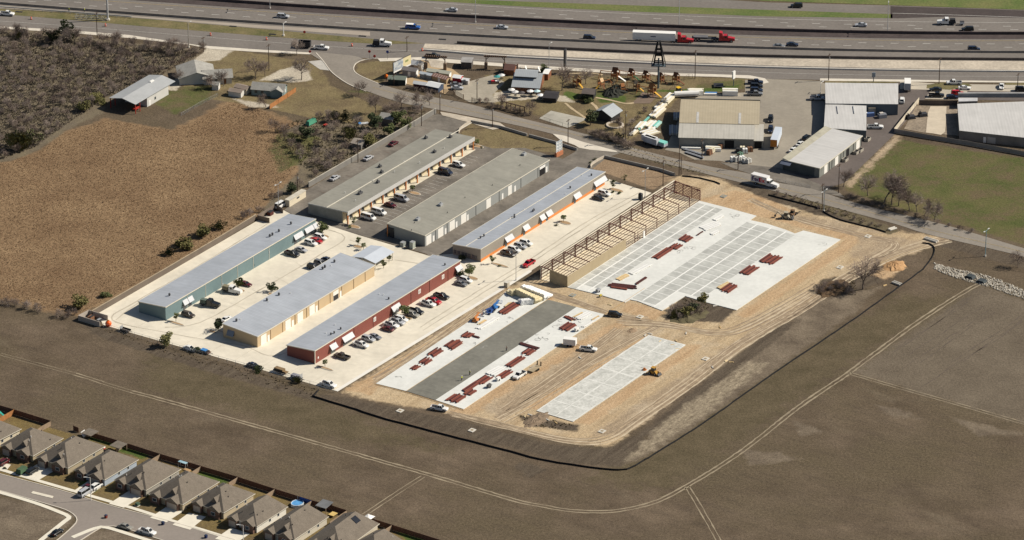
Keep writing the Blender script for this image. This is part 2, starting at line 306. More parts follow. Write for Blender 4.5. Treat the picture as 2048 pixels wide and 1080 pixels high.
# ------------------------------------------------------------------ paved sheets
ASPH = mat("highway_asphalt", (0.168, 0.150, 0.134), rough=0.9, var=0.1, scale=0.05, fine=(0.8, 0.10))
ASPH_D = mat("dark_asphalt", (0.058, 0.046, 0.043), rough=0.9, var=0.15, scale=0.1, fine=(0.8, 0.12))
ASPH_L = mat("yard_asphalt", (0.160, 0.142, 0.120), rough=0.9, var=0.36, scale=0.11, fine=(0.9, 0.14))
ROAD = mat("side_road_asphalt", (0.225, 0.200, 0.170), rough=0.9, var=0.12, scale=0.06, fine=(1.0, 0.1))
STREET = mat("street_asphalt", (0.235, 0.205, 0.18), rough=0.9, var=0.07, scale=0.06, fine=(1.0, 0.07))
CONC = mat("lot_concrete", (0.63, 0.58, 0.48), rough=0.85, var=0.11, scale=0.07, fine=(0.5, 0.07))
CONC_W = mat("new_concrete_white", (0.68, 0.655, 0.60), rough=0.85, var=0.06, scale=0.1)
GRAVEL = mat("caliche_gravel", (0.44, 0.385, 0.31), rough=0.95, var=0.2, scale=0.1, fine=(0.9, 0.2))
KERB = mat("kerb_concrete", (0.58, 0.53, 0.45), rough=0.85, var=0.1)
MARK = mat("road_paint_white", (0.62, 0.60, 0.56), rough=0.7, var=0.1)
YMARK = mat("road_paint_yellow", (0.50, 0.36, 0.13), rough=0.7, var=0.1)
def sheet(name, px, z, m):
    mb = MB(); mb.face([(p.x, p.y, z) for p in (px if isinstance(px[0], Vector) else Gs(px))])
    o = mb.build(name, m)
    if o.data.polygons[0].normal.z < 0: o.data.flip_normals()
    return structure(o)
def smooth_pts(pts, step=2.5):                        # Catmull-Rom through world points
    P = [Vector((p.x, p.y, 0)) for p in pts]; out = []
    for i in range(len(P) - 1):
        p0, p1, p2, p3 = P[max(i - 1, 0)], P[i], P[i + 1], P[min(i + 2, len(P) - 1)]
        n = max(2, int((p2 - p1).length / step))
        for k in range(n):
            t = k / n; out.append(0.5 * ((2 * p1) + (p2 - p0) * t + (2 * p0 - 5 * p1 + 4 * p2 - p3) * t * t + (3 * p1 - p0 - 3 * p2 + p3) * t ** 3))
    out.append(P[-1]); return out
def offs(P, d):
    out = []
    for i in range(len(P)):
        t = (P[min(i + 1, len(P) - 1)] - P[max(i - 1, 0)]).normalized(); out.append(P[i] + Vector((-t.y, t.x, 0)) * d)
    return out
def ribbon(mb, P, w, z, mi=0, side=0.0, jitter=0.0):
    a, b = offs(P, side + w / 2), offs(P, side - w / 2)
    if jitter:
        for i in range(len(P)):
            j = random.uniform(-jitter, jitter); a[i] = a[i] + (a[i] - b[i]) * j; b[i] = b[i] + (a[i] - b[i]) * random.uniform(-jitter, jitter)
    o = len(mb.v); mb.v.extend([(p.x, p.y, z) for p in b] + [(p.x, p.y, z) for p in a]); n = len(P)
    for i in range(n - 1): mb.f.append((o + i, o + i + 1, o + n + i + 1, o + n + i)); mb.m.append(mi)
def wallribbon(mb, P, w, z0, z1, mi=0):               # a solid strip of wall following P
    a, b = offs(P, w / 2), offs(P, -w / 2); n = len(P); o = len(mb.v)
    for q in (b, a):
        for z in (z0, z1): mb.v.extend([(p.x, p.y, z) for p in q])
    B0, B1, A0, A1 = o, o + n, o + 2 * n, o + 3 * n
    for i in range(n - 1):
        for f in ((B0 + i, B0 + i + 1, B1 + i + 1, B1 + i), (A0 + i + 1, A0 + i, A1 + i, A1 + i + 1), (B1 + i, B1 + i + 1, A1 + i + 1, A1 + i)): mb.f.append(f); mb.m.append(mi)
    for i in (0, n - 1): mb.f.append((B0 + i, B1 + i, A1 + i, A0 + i)); mb.m.append(mi)
def fit(pts, x0=-260, x1=2300, n=40, deg=3):          # smooth curve through photo spots, carried past the frame
    c = np.polyfit([p[0] for p in pts], [p[1] for p in pts], deg)
    return [G(x, float(np.polyval(c, x))) for x in np.linspace(x0, x1, n)]
E_BAR = [(0, 8), (256, 27.5), (512, 45.5), (1024, 77), (1536, 97.5), (1792, 103), (2048, 106)]
E_MT = [(512, 8), (768, 24), (1024, 40), (1280, 52.5), (1536, 61.5), (1792, 67), (2048, 69)]
E_MB = [(512, 18.5), (768, 34.5), (1024, 50), (1280, 62.5), (1536, 72), (1792, 76.5), (2048, 77.5)]
curve_bar, curve_mt, curve_mb = fit(E_BAR), fit(E_MT, x0=80), fit(E_MB, x0=80)
low_edge = [(-260, 42), (0, 55), (128, 62), (256, 72), (400, 90), (440, 96), (512, 100), (620, 108), (716, 116), (810, 118), (900, 126), (1024, 134), (1280, 148), (1536, 158), (1650, 160), (2048, 163), (2300, 165)]
up_edge = [(2300, -5), (2048, 20), (1781, 11), (1536, 5), (1200, -14), (700, -50), (100, -60), (-260, -60)]
sheet("highway", [*[(x, y) for x, y in low_edge], *up_edge], 0.03, ASPH)
sheet("ramp_resurfacing", [(1781, 12.5), (1900, 16), (2048, 21), (2300, 29), (2300, 46), (2048, 36), (1900, 33.5), (1781, 37)], 0.05, ASPH_D)
GRASSM = mat("verge_grass", (0.085, 0.088, 0.030), rough=0.95, var=0.25, scale=0.1, col2=(0.19, 0.150, 0.075), fine=(1.2, 0.3))
GRASSG = mat("green_verge_grass", (0.075, 0.115, 0.026), rough=0.95, scale=0.08, col2=(0.150, 0.150, 0.055), fine=(1.2, 0.3))
sheet("verge", [(-260, 1), (0, 18), (150, 26), (330, 41), (512, 57), (700, 74), (850, 87), (760, 88.5), (640, 81), (512, 71), (300, 54), (120, 38), (0, 28), (-260, 10)], 0.05, GRASSM)
sheet("median_verge", [(700, -14), (860, -4), (1024, 2.5), (1300, 12), (1536, 20), (1785, 28.5), (1785, 36.5), (1536, 33), (1280, 24), (1024, 12), (820, -1), (700, -10)], 0.05, GRASSG)
sheet("far_verge", [(1310, -12), (1536, 2), (1790, 10.5), (2048, 19.5), (2300, 26), (2300, -60), (1310, -60)], 0.05, GRASSG)
sheet("shoulder_concrete", [(-260, -10), (0, 11.5), (256, 31.5), (512, 50), (740, 64), (740, 72), (512, 56), (330, 40), (150, 25.5), (0, 17.5), (-260, 0.5)], 0.07, mat("shoulder_concrete", (0.33, 0.285, 0.235), var=0.1, scale=0.05))
sheet("gravel_strip", [(850, 87.5), (914, 90), (1024, 96.5), (1280, 109), (1536, 117), (1792, 120.5), (2048, 122.5), (2300, 124), (2300, 140), (2048, 140), (1792, 137), (1536, 131), (1280, 121), (1024, 109), (900, 100), (846, 96)], 0.05, GRAVEL)
sheet("pavement", [(632, 106), (512, 99), (400, 91), (256, 70), (128, 60), (0, 53), (-260, 41), (-260, 45), (0, 57.5), (128, 65), (256, 76), (380, 90), (420, 98), (512, 104), (620, 109)], 0.07, KERB)
sheet("pavement", [(755, 117), (845, 114.5), (1024, 128.5), (1280, 144), (1500, 151), (1530, 157), (1538, 165), (1526, 168), (1510, 158), (1440, 154), (1280, 150), (1024, 134.5), (900, 126), (850, 120), (760, 123)], 0.07, KERB)
sheet("pavement", [(1640, 157), (1810, 159.5), (1900, 161), (2100, 163), (2100, 166), (2048, 165.5), (1800, 163.5), (1640, 162)], 0.07, KERB)
# the wall between the carriageways and the barriers beside them
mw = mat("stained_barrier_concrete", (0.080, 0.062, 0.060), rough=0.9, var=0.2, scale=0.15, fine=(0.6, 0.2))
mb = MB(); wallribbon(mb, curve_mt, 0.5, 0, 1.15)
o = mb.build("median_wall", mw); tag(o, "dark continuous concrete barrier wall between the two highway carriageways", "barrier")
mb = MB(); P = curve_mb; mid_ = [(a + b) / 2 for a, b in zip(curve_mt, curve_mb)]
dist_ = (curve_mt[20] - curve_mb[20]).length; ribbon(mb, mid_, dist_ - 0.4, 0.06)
structure(mb.build("median_shadow_strip", mat("shadowed_median_asphalt", (0.062, 0.048, 0.046), rough=0.9, var=0.25, scale=0.12, fine=(0.7, 0.2))))  # dark asphalt strip with the median wall's shadow painted into its colour
bc = mat("barrier_concrete", (0.27, 0.24, 0.21), rough=0.9, var=0.25, scale=0.2)
mb = MB(); wallribbon(mb, curve_bar, 0.35, 0, 0.95); tag(mb.build("roadside_barrier", bc), "grey concrete barrier along the near edge of the highway lanes", "barrier")
mb = MB(); P = [G(x, y) for x, y in ((914, 87), (1024, 94), (1280, 106), (1536, 114), (1792, 118.5), (2048, 120.5), (2300, 122))]; wallribbon(mb, smooth_pts(P, 6), 0.4, 0, 1.0)
tag(mb.build("ramp_barrier", mat("dark_barrier_concrete", (0.10, 0.085, 0.08), rough=0.9, var=0.3, scale=0.2)), "dark low barrier between the exit ramp and the gravel strip", "barrier")
mb = MB(); P = smooth_pts([G(x, y) for x, y in ((846, 101), (900, 105), (1024, 115), (1280, 127), (1536, 136), (1792, 141.5), (2048, 144), (2300, 145))], 5); wallribbon(mb, P, 0.5, 0, 0.65)
tag(mb.build("kerb_wall", mat("white_kerb_concrete", (0.66, 0.62, 0.55), var=0.1)), "low white kerb wall along the frontage road below the gravel strip", "kerb")
mb = MB()
for ex in ([(0, 2), (100, 10), (250, 28)],): wallribbon(mb, smooth_pts([G(x, y + 11) for x, y in ((-100, 0), (0, 5), (120, 14), (250, 24), (262, 26))], 4), 0.2, 0.35, 0.75)
for k in range(20):
    p = G(-100 + k * 18.5, 11 + k * 18.5 * 0.08 - 2); mb.box(p.x - .08, p.x + .08, p.y - .08, p.y + .08, 0, 0.7)
tag(mb.build("guard_rail", STEEL), "weathered steel guard rail on the grass verge at upper left", "guard rail")
# lane markings
mb = MB()
def dashes(pts, on=3.05, gap=9.14, w=0.22, ph=0.0, x0=-260, x1=2300):
    P = fit(pts, x0, x1, 60, 2 if len(pts) < 5 else 3); s = -ph; 
    L_ = [0.0]
    for a, b in zip(P, P[1:]): L_.append(L_[-1] + (b - a).length)
    xs = [p.x for p in P]; ys = [p.y for p in P]
    while s < L_[-1] - on:
        if s > 0:
            q = [Vector((np.interp(t, L_, xs), np.interp(t, L_, ys), 0)) for t in (s, s + on)]; ribbon(mb, q, w, 0.075)
        s += on + gap
U1 = [(673, 3.7), (857, 15.5), (980, 22.5), (1226, 34.2), (1476, 43.2), (1665, 48), (1791, 50.7), (1982, 52.5)]
U2 = [(592, 4.5), (837, 21.3), (1083, 34.5), (1333, 45.2), (1456, 49.2), (1708, 55.5), (1900, 58.3), (2027, 59.5)]
L1 = [(0, -6), (633, 37), (757, 45.5), (1065, 62.5), (1571, 82.5), (1825, 87), (1956, 88.3)]
L2 = [(0, -1), (627, 42), (689, 46.7), (1061, 68.7), (1125, 71.7), (1632, 89.5), (1888, 94), (2016, 95.3)]
dashes(U1, x0=560); dashes(U2, ph=6, x0=480); dashes(L1, ph=3); dashes(L2, ph=9)
def solid(pts, w=0.16, x0=-260, x1=2300, mi=0): ribbon(mb, fit(pts, x0, x1, 60, 2 if len(pts) < 5 else 3), w, 0.075, mi)
solid([(820, 2.5), (1024, 16), (1280, 28), (1536, 38), (1781, 43), (2048, 45.5)], x0=640)
solid([(x, y - 2.2) for x, y in E_MT], 0.14, x0=80, mi=1); solid([(x, y + 4.2) for x, y in E_MB], 0.14, x0=80, mi=1)
solid([(x, y - 3.2) for x, y in E_BAR])
solid([(-200, 32), (0, 42), (256, 62), (512, 82), (640, 92), (760, 99)], 0.12, x1=840); solid([(900, 116), (1024, 123), (1280, 136), (1536, 146), (1792, 151), (2048, 153)], 0.12, x0=860)
solid([(1781, 26.5), (1900, 30), (2048, 35)], 0.2, x0=1785, x1=2300)
structure(mb.build("lane_markings", [MARK, YMARK]))

# side road running down to the right, its apron and centre line
RU = [(709, 112), (727, 119), (711, 127), (707, 140), (720, 151), (757, 167), (827, 187), (937, 208), (1024, 232), (1174, 269), (1239, 289), (1399, 329), (1505, 349), (1558, 366), (1621, 377), (1678, 396), (1748, 416), (1886, 449), (2048, 497), (2200, 542)]
RL = [(2200, 560), (2048, 514), (1861, 470), (1796, 450), (1686, 420), (1536, 379), (1439, 355), (1349, 332), (1234, 304), (1119, 272), (1024, 249), (882, 221), (800, 205), (732, 182), (697, 168), (665, 146), (647, 124), (620, 108), (632, 104)]
sheet("side_road", smooth_pts(Gs(RU), 4) + smooth_pts(Gs(RL), 4), 0.09, ROAD)
mb = MB(); C = smooth_pts(Gs([(745, 175), (860, 205), (1024, 240.5), (1174, 276), (1350, 325), (1500, 362), (1686, 409), (1861, 460), (2048, 505), (2200, 551)]), 3)
ribbon(mb, C, 0.12, 0.115, 0, side=0.15); ribbon(mb, C, 0.12, 0.115, 0, side=-0.15)
structure(mb.build("centre_line", mat("faded_yellow_paint", (0.36, 0.28, 0.15), var=0.2)))
mb = MB()
for pts in ([(757, 117), (730, 119.5), (712, 127), (707.5, 140), (720, 151.5), (757, 167.5)], [(632, 106), (647, 123), (665, 146), (697, 168.5), (732, 183)]):
    wallribbon(mb, smooth_pts(Gs(pts), 2), 0.35, 0, 0.17)
structure(mb.build("kerb", KERB))
# business park: concrete lots, asphalt lots, aprons
sheet("asphalt_lot", [(569, 420), (617, 378), (790, 272), (874, 227), (884, 231), (912, 237), (936, 246), (924, 255), (917, 266), (930, 273), (947, 286), (985, 297), (1034, 296), (1050, 296), (1125, 318), (1150, 304), (1157, 290), (1168, 284), (1240, 306), (1215, 315), (1184, 338), (1154, 336), (905, 508), (862, 520), (854, 508), (719, 470), (640, 446), (600, 437)], 0.04, ASPH_L)
sheet("concrete_lot", [(206, 650), (672, 782), (1017, 570), (1090, 524), (1180, 466), (1303, 386), (1240, 366), (1210, 356), (1200, 345), (1160, 336), (905, 508), (858, 512), (719, 471), (632, 443), (600, 438), (568, 421), (545, 424), (196, 627)], 0.06, CONC)
sheet("apron", [(1165, 284), (1130, 272), (1105, 268), (1120, 280), (1150, 291), (1158, 296), (1180, 300), (1235, 305), (1232, 302)], 0.12, KERB)
sheet("apron", [(880, 224), (900, 227), (1000, 246), (1012, 255), (985, 260), (940, 246), (884, 231)], 0.12, GRAVEL)
mb = MB()
for pts in ([(672, 782), (1017, 570), (1060, 541)],): wallribbon(mb, smooth_pts(Gs(pts), 6), 1.3, 0, 0.08)
structure(mb.build("lot_edge", CONC_W))
# joints and stall lines
mb = MB()
def seg(a, b, w=0.12, z=0.085, mi=0): ribbon(mb, [G(*a), G(*b)], w, z, mi)
for t in range(1, 9):
    f = t / 9; seg((206 + f * 466, 650 + f * 132), (206 + f * 466 + 45, 650 + f * 132 - 27), .05, mi=1)
for f in (0.15, 0.3, 0.45, 0.6, 0.75): seg((372 + 292 * f, 660 - 180 * f), (420 + 270 * f, 674 - 172 * f), .06, mi=1)
for (a, b, n) in (((835, 443), (932, 285 + 100), 0),): pass
pa, pb = G(745, 444), G(938, 311)
for k in range(27):
    p = pa.lerp(pb, k / 26); d = Vector((math.cos(BB), math.sin(BB), 0)); ribbon(mb, [p, p + d * 4.6], 0.1, 0.085, 0)
pa, pb = G(640, 383), G(842, 257)
for k in range(9):
    p = pa.lerp(pb, k / 8); d = Vector((math.cos(BB), math.sin(BB), 0)); ribbon(mb, [p, p + d * 3.0], 0.1, 0.085, 2)
for (a, b, n) in (((655, 742), (935, 569), 30), ((985, 528), (1215, 380), 26), ((385, 634), (640, 478), 24)):
    pa, pb = G(*a), G(*b)
    for k in range(n):
        p = pa.lerp(pb, k / (n - 1)); d = Vector((math.cos(BB), math.sin(BB), 0)); ribbon(mb, [p, p + d * 5.0], 0.1, 0.085, 3)
structure(mb.build("stall_lines", [MARK, mat("concrete_joint", (0.36, 0.32, 0.25)), mat("faded_red_paint", (0.22, 0.13, 0.10)), mat("worn_white_paint", (0.70, 0.66, 0.57))]))
# tyre marks and wear on the lots
mb = MB()
for pts in ([(790, 520), (850, 530), (900, 545)], [(700, 480), (740, 500), (700, 530), (560, 622), (480, 668), (420, 655)], [(1280, 385), (1180, 440), (1050, 525), (960, 580), (840, 655)], [(1285, 390), (1184, 446), (1056, 530), (966, 586), (846, 661)], [(640, 455), (690, 475), (640, 510), (520, 580), (400, 645), (330, 655)], [(540, 445), (400, 530), (270, 605), (225, 640), (330, 665), (480, 690), (590, 700), (900, 520)], [(546, 447), (406, 532), (276, 607), (232, 640)]):
    ribbon(mb, smooth_pts(Gs(pts), 3), 0.5, 0.08, 0, jitter=0.3)
structure(mb.build("tyre_marks", mat("tyre_smear", (0.45, 0.405, 0.325), var=0.22, scale=0.12)))
# yards and forecourts on the far side of the side road
sheet("forecourt", [(1490, 160), (1532, 158), (1640, 162), (1655, 170), (1652, 265), (1600, 330), (1558, 342), (1505, 335), (1440, 322), (1390, 320), (1360, 306), (1330, 300), (1370, 210), (1400, 190), (1490, 185)], 0.05, mat("worn_forecourt", (0.27, 0.24, 0.195), var=0.14, scale=0.05, fine=(0.7, 0.08)))
sheet("forecourt", [(1505, 349), (1470, 338), (1440, 325), (1500, 330), (1560, 336), (1680, 386), (1690, 396), (1640, 384), (1558, 364)], 0.055, ASPH_L)
sheet("forecourt", [(1640, 200), (1795, 165), (1880, 178), (1950, 182), (2200, 186), (2200, 205), (1850, 198), (1790, 268), (1690, 365), (1640, 382), (1560, 350), (1640, 270)], 0.045, mat("dark_forecourt", (0.12, 0.10, 0.09), var=0.15, scale=0.08, fine=(0.8, 0.1)))
sheet("forecourt", [(1800, 162), (1880, 168), (2200, 172), (2200, 186), (1935, 182), (1930, 200), (1850, 198), (1862, 180), (1800, 178)], 0.065, mat("pale_forecourt", (0.42, 0.375, 0.305), var=0.1, scale=0.06))
sheet("traffic_island", [(1854, 170), (1885, 165), (1935, 167), (1944, 172), (1900, 180), (1853, 177)], 0.085, GRASSM)
sheet("roadside_strip", [(1650, 162.5), (1800, 163.8), (1790, 166), (1650, 166)], 0.085, GRASSM)
sheet("roadside_strip", [(2010, 166), (2200, 168), (2200, 172), (2012, 170)], 0.085, GRASSM)
sheet("shed_lot", [(938, 163), (985, 150), (1010, 165), (985, 190), (990, 205), (940, 205), (912, 190), (900, 170)], 0.05, mat("caliche_lot", (0.33, 0.295, 0.235), var=0.16, scale=0.07, fine=(0.8, 0.12)))
sheet("shed_lot", [(790, 150), (845, 120), (862, 128), (905, 138), (938, 163), (905, 175), (890, 188), (868, 180), (800, 165)], 0.045, mat("dirt_lot", (0.40, 0.29, 0.17), var=0.15, scale=0.1))
sheet("entrance_drive", [(855, 118), (895, 124), (888, 138), (862, 134)], 0.075, GRAVEL)
sheet("concrete_pad", [(1078, 237), (1102, 221.5), (1175, 238), (1135, 256)], 0.06, mat("stained_pad", (0.36, 0.34, 0.29), var=0.25, scale=0.12))
sheet("concrete_pad", [(616, 123), (647, 120), (664, 142), (640, 139)], 0.06, mat("driveway_concrete", (0.42, 0.40, 0.36), var=0.12))
mb = MB()
for pts in ([(1192, 195), (1220, 200), (1250, 207), (1268, 206)], [(1182, 205), (1190, 212), (1198, 222)], [(1130, 206), (1150, 222), (1170, 236)], [(1122, 148), (1180, 146), (1205, 150)]): ribbon(mb, smooth_pts(Gs(pts), 2), 1.1, 0.06, jitter=0.15)
structure(mb.build("path", mat("sandy_path", (0.42, 0.33, 0.21), var=0.15)))
sheet("play_area", [(1264, 207), (1285, 184.5), (1318, 190), (1300, 207)], 0.055, mat("mulch", (0.17, 0.125, 0.095), var=0.2, scale=0.3))
sheet("walled_yard", [(1808, 258), (1838, 202), (1918, 204), (1920, 272), (1850, 266)], 0.07, mat("yard_gravel", (0.24, 0.195, 0.145), var=0.25, scale=0.3, fine=(1.2, 0.2)))
sheet("yard_path", [(1861, 213), (1893, 213), (1892, 240), (1890, 264), (1882, 270), (1852, 265), (1856, 225)], 0.09, mat("yard_concrete", (0.52, 0.45, 0.35), var=0.1))
# two-track paths worn into the field
mb = MB(); tracks = [([(150, 748), (180, 757), (206, 766)], .42), ([(262, 783), (330, 801), (512, 852), (700, 905), (860, 950), (1024, 999), (1080, 1011), (1140, 1021), (1200, 1023.5), (1250, 1019), (1310, 1004), (1370, 974), (1480, 905), (1600, 812), (1697, 746), (1820, 655), (1915, 592), (1958, 568)], .5), ([(1697, 746), (1790, 773), (1900, 804), (2060, 850)], .3), ([(1374, 973), (1400, 1015), (1445, 1095)], .32), ([(846, 953), (800, 982), (728, 1030)], .26), ([(0, 708), (90, 732), (150, 748)], .18), ([(206, 766), (262, 783)], .2)]
for pts, w in tracks:
    P = smooth_pts(Gs(pts), 1.6); ribbon(mb, P, w * 1.1, 0.02, side=.74, jitter=0.3); ribbon(mb, P, w * 1.1, 0.02, side=-.74, jitter=0.3)
rt = random.Random(4); m2 = MB()
for k in range(9):
    f = k / 9; x, y = 1960 + f * 130 - rt.uniform(0, 60), 590 + f * 60; P = [G(x - t * 30 + rt.uniform(-2, 2), y + t * 20 + rt.uniform(-2, 2)) for t in range(rt.randint(4, 9))]; ribbon(m2, smooth_pts(P, 2), .28, .018, jitter=.5)
structure(m2.build("tyre_marks", mat("dark_rut", (0.100, 0.078, 0.060), var=.3)))
for mi_, (nm_, c_, c2_) in enumerate((("pale_haul_rut", (0.38, 0.30, 0.205), (0.56, 0.47, 0.34)), ("dark_haul_rut", (0.20, 0.15, 0.10), (0.33, 0.25, 0.17)))):
    m3 = MB()
    for pts in ([(1895, 477), (1800, 505), (1700, 552), (1600, 618), (1480, 690), (1380, 765), (1280, 835), (1210, 878), (1130, 880), (1000, 850), (900, 826)], [(1500, 400), (1600, 440), (1720, 470), (1790, 490), (1700, 540)], [(1240, 645), (1330, 650), (1430, 665), (1500, 650), (1640, 570)], [(1010, 580), (930, 640), (840, 702), (750, 760)], [(1060, 575), (1140, 600), (1230, 630), (1300, 640)], [(1320, 655), (1200, 720), (1090, 790), (1000, 840)], [(1240, 660), (1130, 740), (1010, 822)]):
        for k in range(4):
            o_ = rt.uniform(-7, 7); P = smooth_pts([G(x + o_ + rt.uniform(-2, 2), y + o_ * .6 + rt.uniform(-1.5, 1.5)) for x, y in pts], 2.2); w = rt.uniform(.22, .45)
            for s_ in (-.85, .85): ribbon(m3, P, w, .012 + .003 * mi_ + .0005 * k, side=s_, jitter=.45)
    structure(m3.build("haul_ruts", mat(nm_, c_, col2=c2_, scale=.35, rough=.95)))
structure(mb.build("dirt_track", mat("worn_track", (0.20, 0.16, 0.11), col2=(0.33, 0.275, 0.19), scale=0.16)))
# residential street
sheet("street", [(-80, 928), (0, 948), (120, 980), (217, 1010), (330, 1040), (470, 1080), (560, 1108), (250, 1108), (330, 1082), (245, 1055), (215, 1052), (195, 1058), (120, 1110), (78, 1110), (135, 1062), (155, 1040), (140, 1024), (100, 1010), (0, 981), (-80, 960)], 0.05, STREET)
mb = MB()
def walk(pts, w, z, mi=0): ribbon(mb, smooth_pts(Gs(pts), 2), w, z, mi)
walk([(-80, 917), (0, 939), (40, 951), (150, 983), (260, 1015), (345, 1042), (440, 1071), (520, 1098)], 1.5, 0.09)
walk([(-80, 964), (0, 985), (70, 1006), (118, 1024), (138, 1034), (128, 1044), (80, 1082)], 1.6, 0.1)
walk([(145, 1075), (190, 1057), (212, 1055), (250, 1066), (300, 1082), (360, 1100)], 1.6, 0.1)
structure(mb.build("pavement", mat("sidewalk_concrete", (0.66, 0.62, 0.52), var=0.06)))
mb = MB()
for pts in ([(-80, 926), (0, 948), (120, 980), (217, 1010), (330, 1040), (470, 1080)], [(-80, 960.5), (0, 981.5), (100, 1010), (138, 1023), (154, 1040), (136, 1062), (80, 1108)], [(120, 1108), (196, 1059), (216, 1053), (246, 1056), (332, 1083)]): wallribbon(mb, smooth_pts(Gs(pts), 2), 0.3, 0, 0.14)
structure(mb.build("kerb", mat("street_kerb", (0.55, 0.50, 0.42), var=0.1)))
mb = MB(); mb.prism([(p.x, p.y) for p in Gs([(62, 987), (66, 983), (107, 993), (104, 997)])], 0, 0.16)
structure(mb.build("traffic_island", CONC))
mb = MB(); DRIVES = [(( -10, 922), (22, 930), (14, 940), (-30, 940)), ((40, 952), (75, 962), (112, 940), (75, 928)), ((145, 984), (176, 993), (210, 970), (180, 960)), ((218, 1008), (248, 1016), (290, 990), (258, 982)), ((300, 1036), (333, 1045), (368, 1022), (336, 1012)), ((345, 1050), (380, 1060), (412, 1034), (378, 1026)), ((430, 1078), (470, 1088), (500, 1068), (462, 1056)), ((520, 1095), (560, 1105), (590, 1085), (560, 1075))]
for q in DRIVES: mb.face([(p.x, p.y, 0.11) for p in Gs(q)])
dv = structure(mb.build("driveways", mat("driveway_white", (0.68, 0.635, 0.535), var=0.06)))
for p in dv.data.polygons:
    if p.normal.z < 0: p.flip()
# ------------------------------------------------------------------ business park sheds
ROOF_B = mat("blue_grey_metal_roof", streak=.07, col= (0.355, 0.380, 0.420), rough=0.55, var=0.09, scale=0.16, ribs=(0, 0.9, 0.07), metal=0.0, spec=0.4)
ROOF_G = mat("olive_grey_metal_roof", streak=.06, col=(0.268, 0.258, 0.220), rough=0.6, var=0.10, scale=0.14, ribs=(0, 0.9, 0.06), fine=(.5, .06))
TRIM = mat("cream_metal_trim", (0.60, 0.56, 0.47), rough=0.6, var=0.05)
DOORW = mat("white_roll_door", (0.74, 0.72, 0.67), rough=0.6, var=0.04, ribs=(2, 0.5, 0.05))
GLS = mat("window_glass", (0.05, 0.06, 0.07), rough=0.12, var=0.1, spec=0.6)
AWN = mat("galvanised_awning", (0.50, 0.51, 0.53), rough=0.5, var=0.06, ribs=(0, 0.4, 0.06))
VENT = mat("roof_vent_metal", (0.10, 0.10, 0.105), rough=0.5, var=0.2, metal=0.3)
def wallmat(name, col, rib=0.3): return mat(name, col, rough=0.65, var=0.06, scale=0.12, ribs=(0, rib, 0.07))
def vent_mesh(mb, x, y, z, s=1.0):
    mb.tube((x, y, z - .1), (x, y, z + .45 * s), .28 * s, 8); mb.tube((x, y, z + .4 * s), (x, y, z + .95 * s), .42 * s, 9, .34 * s); mb.tube((x, y, z + .95 * s), (x, y, z + 1.12 * s), .34 * s, 9, .1 * s)
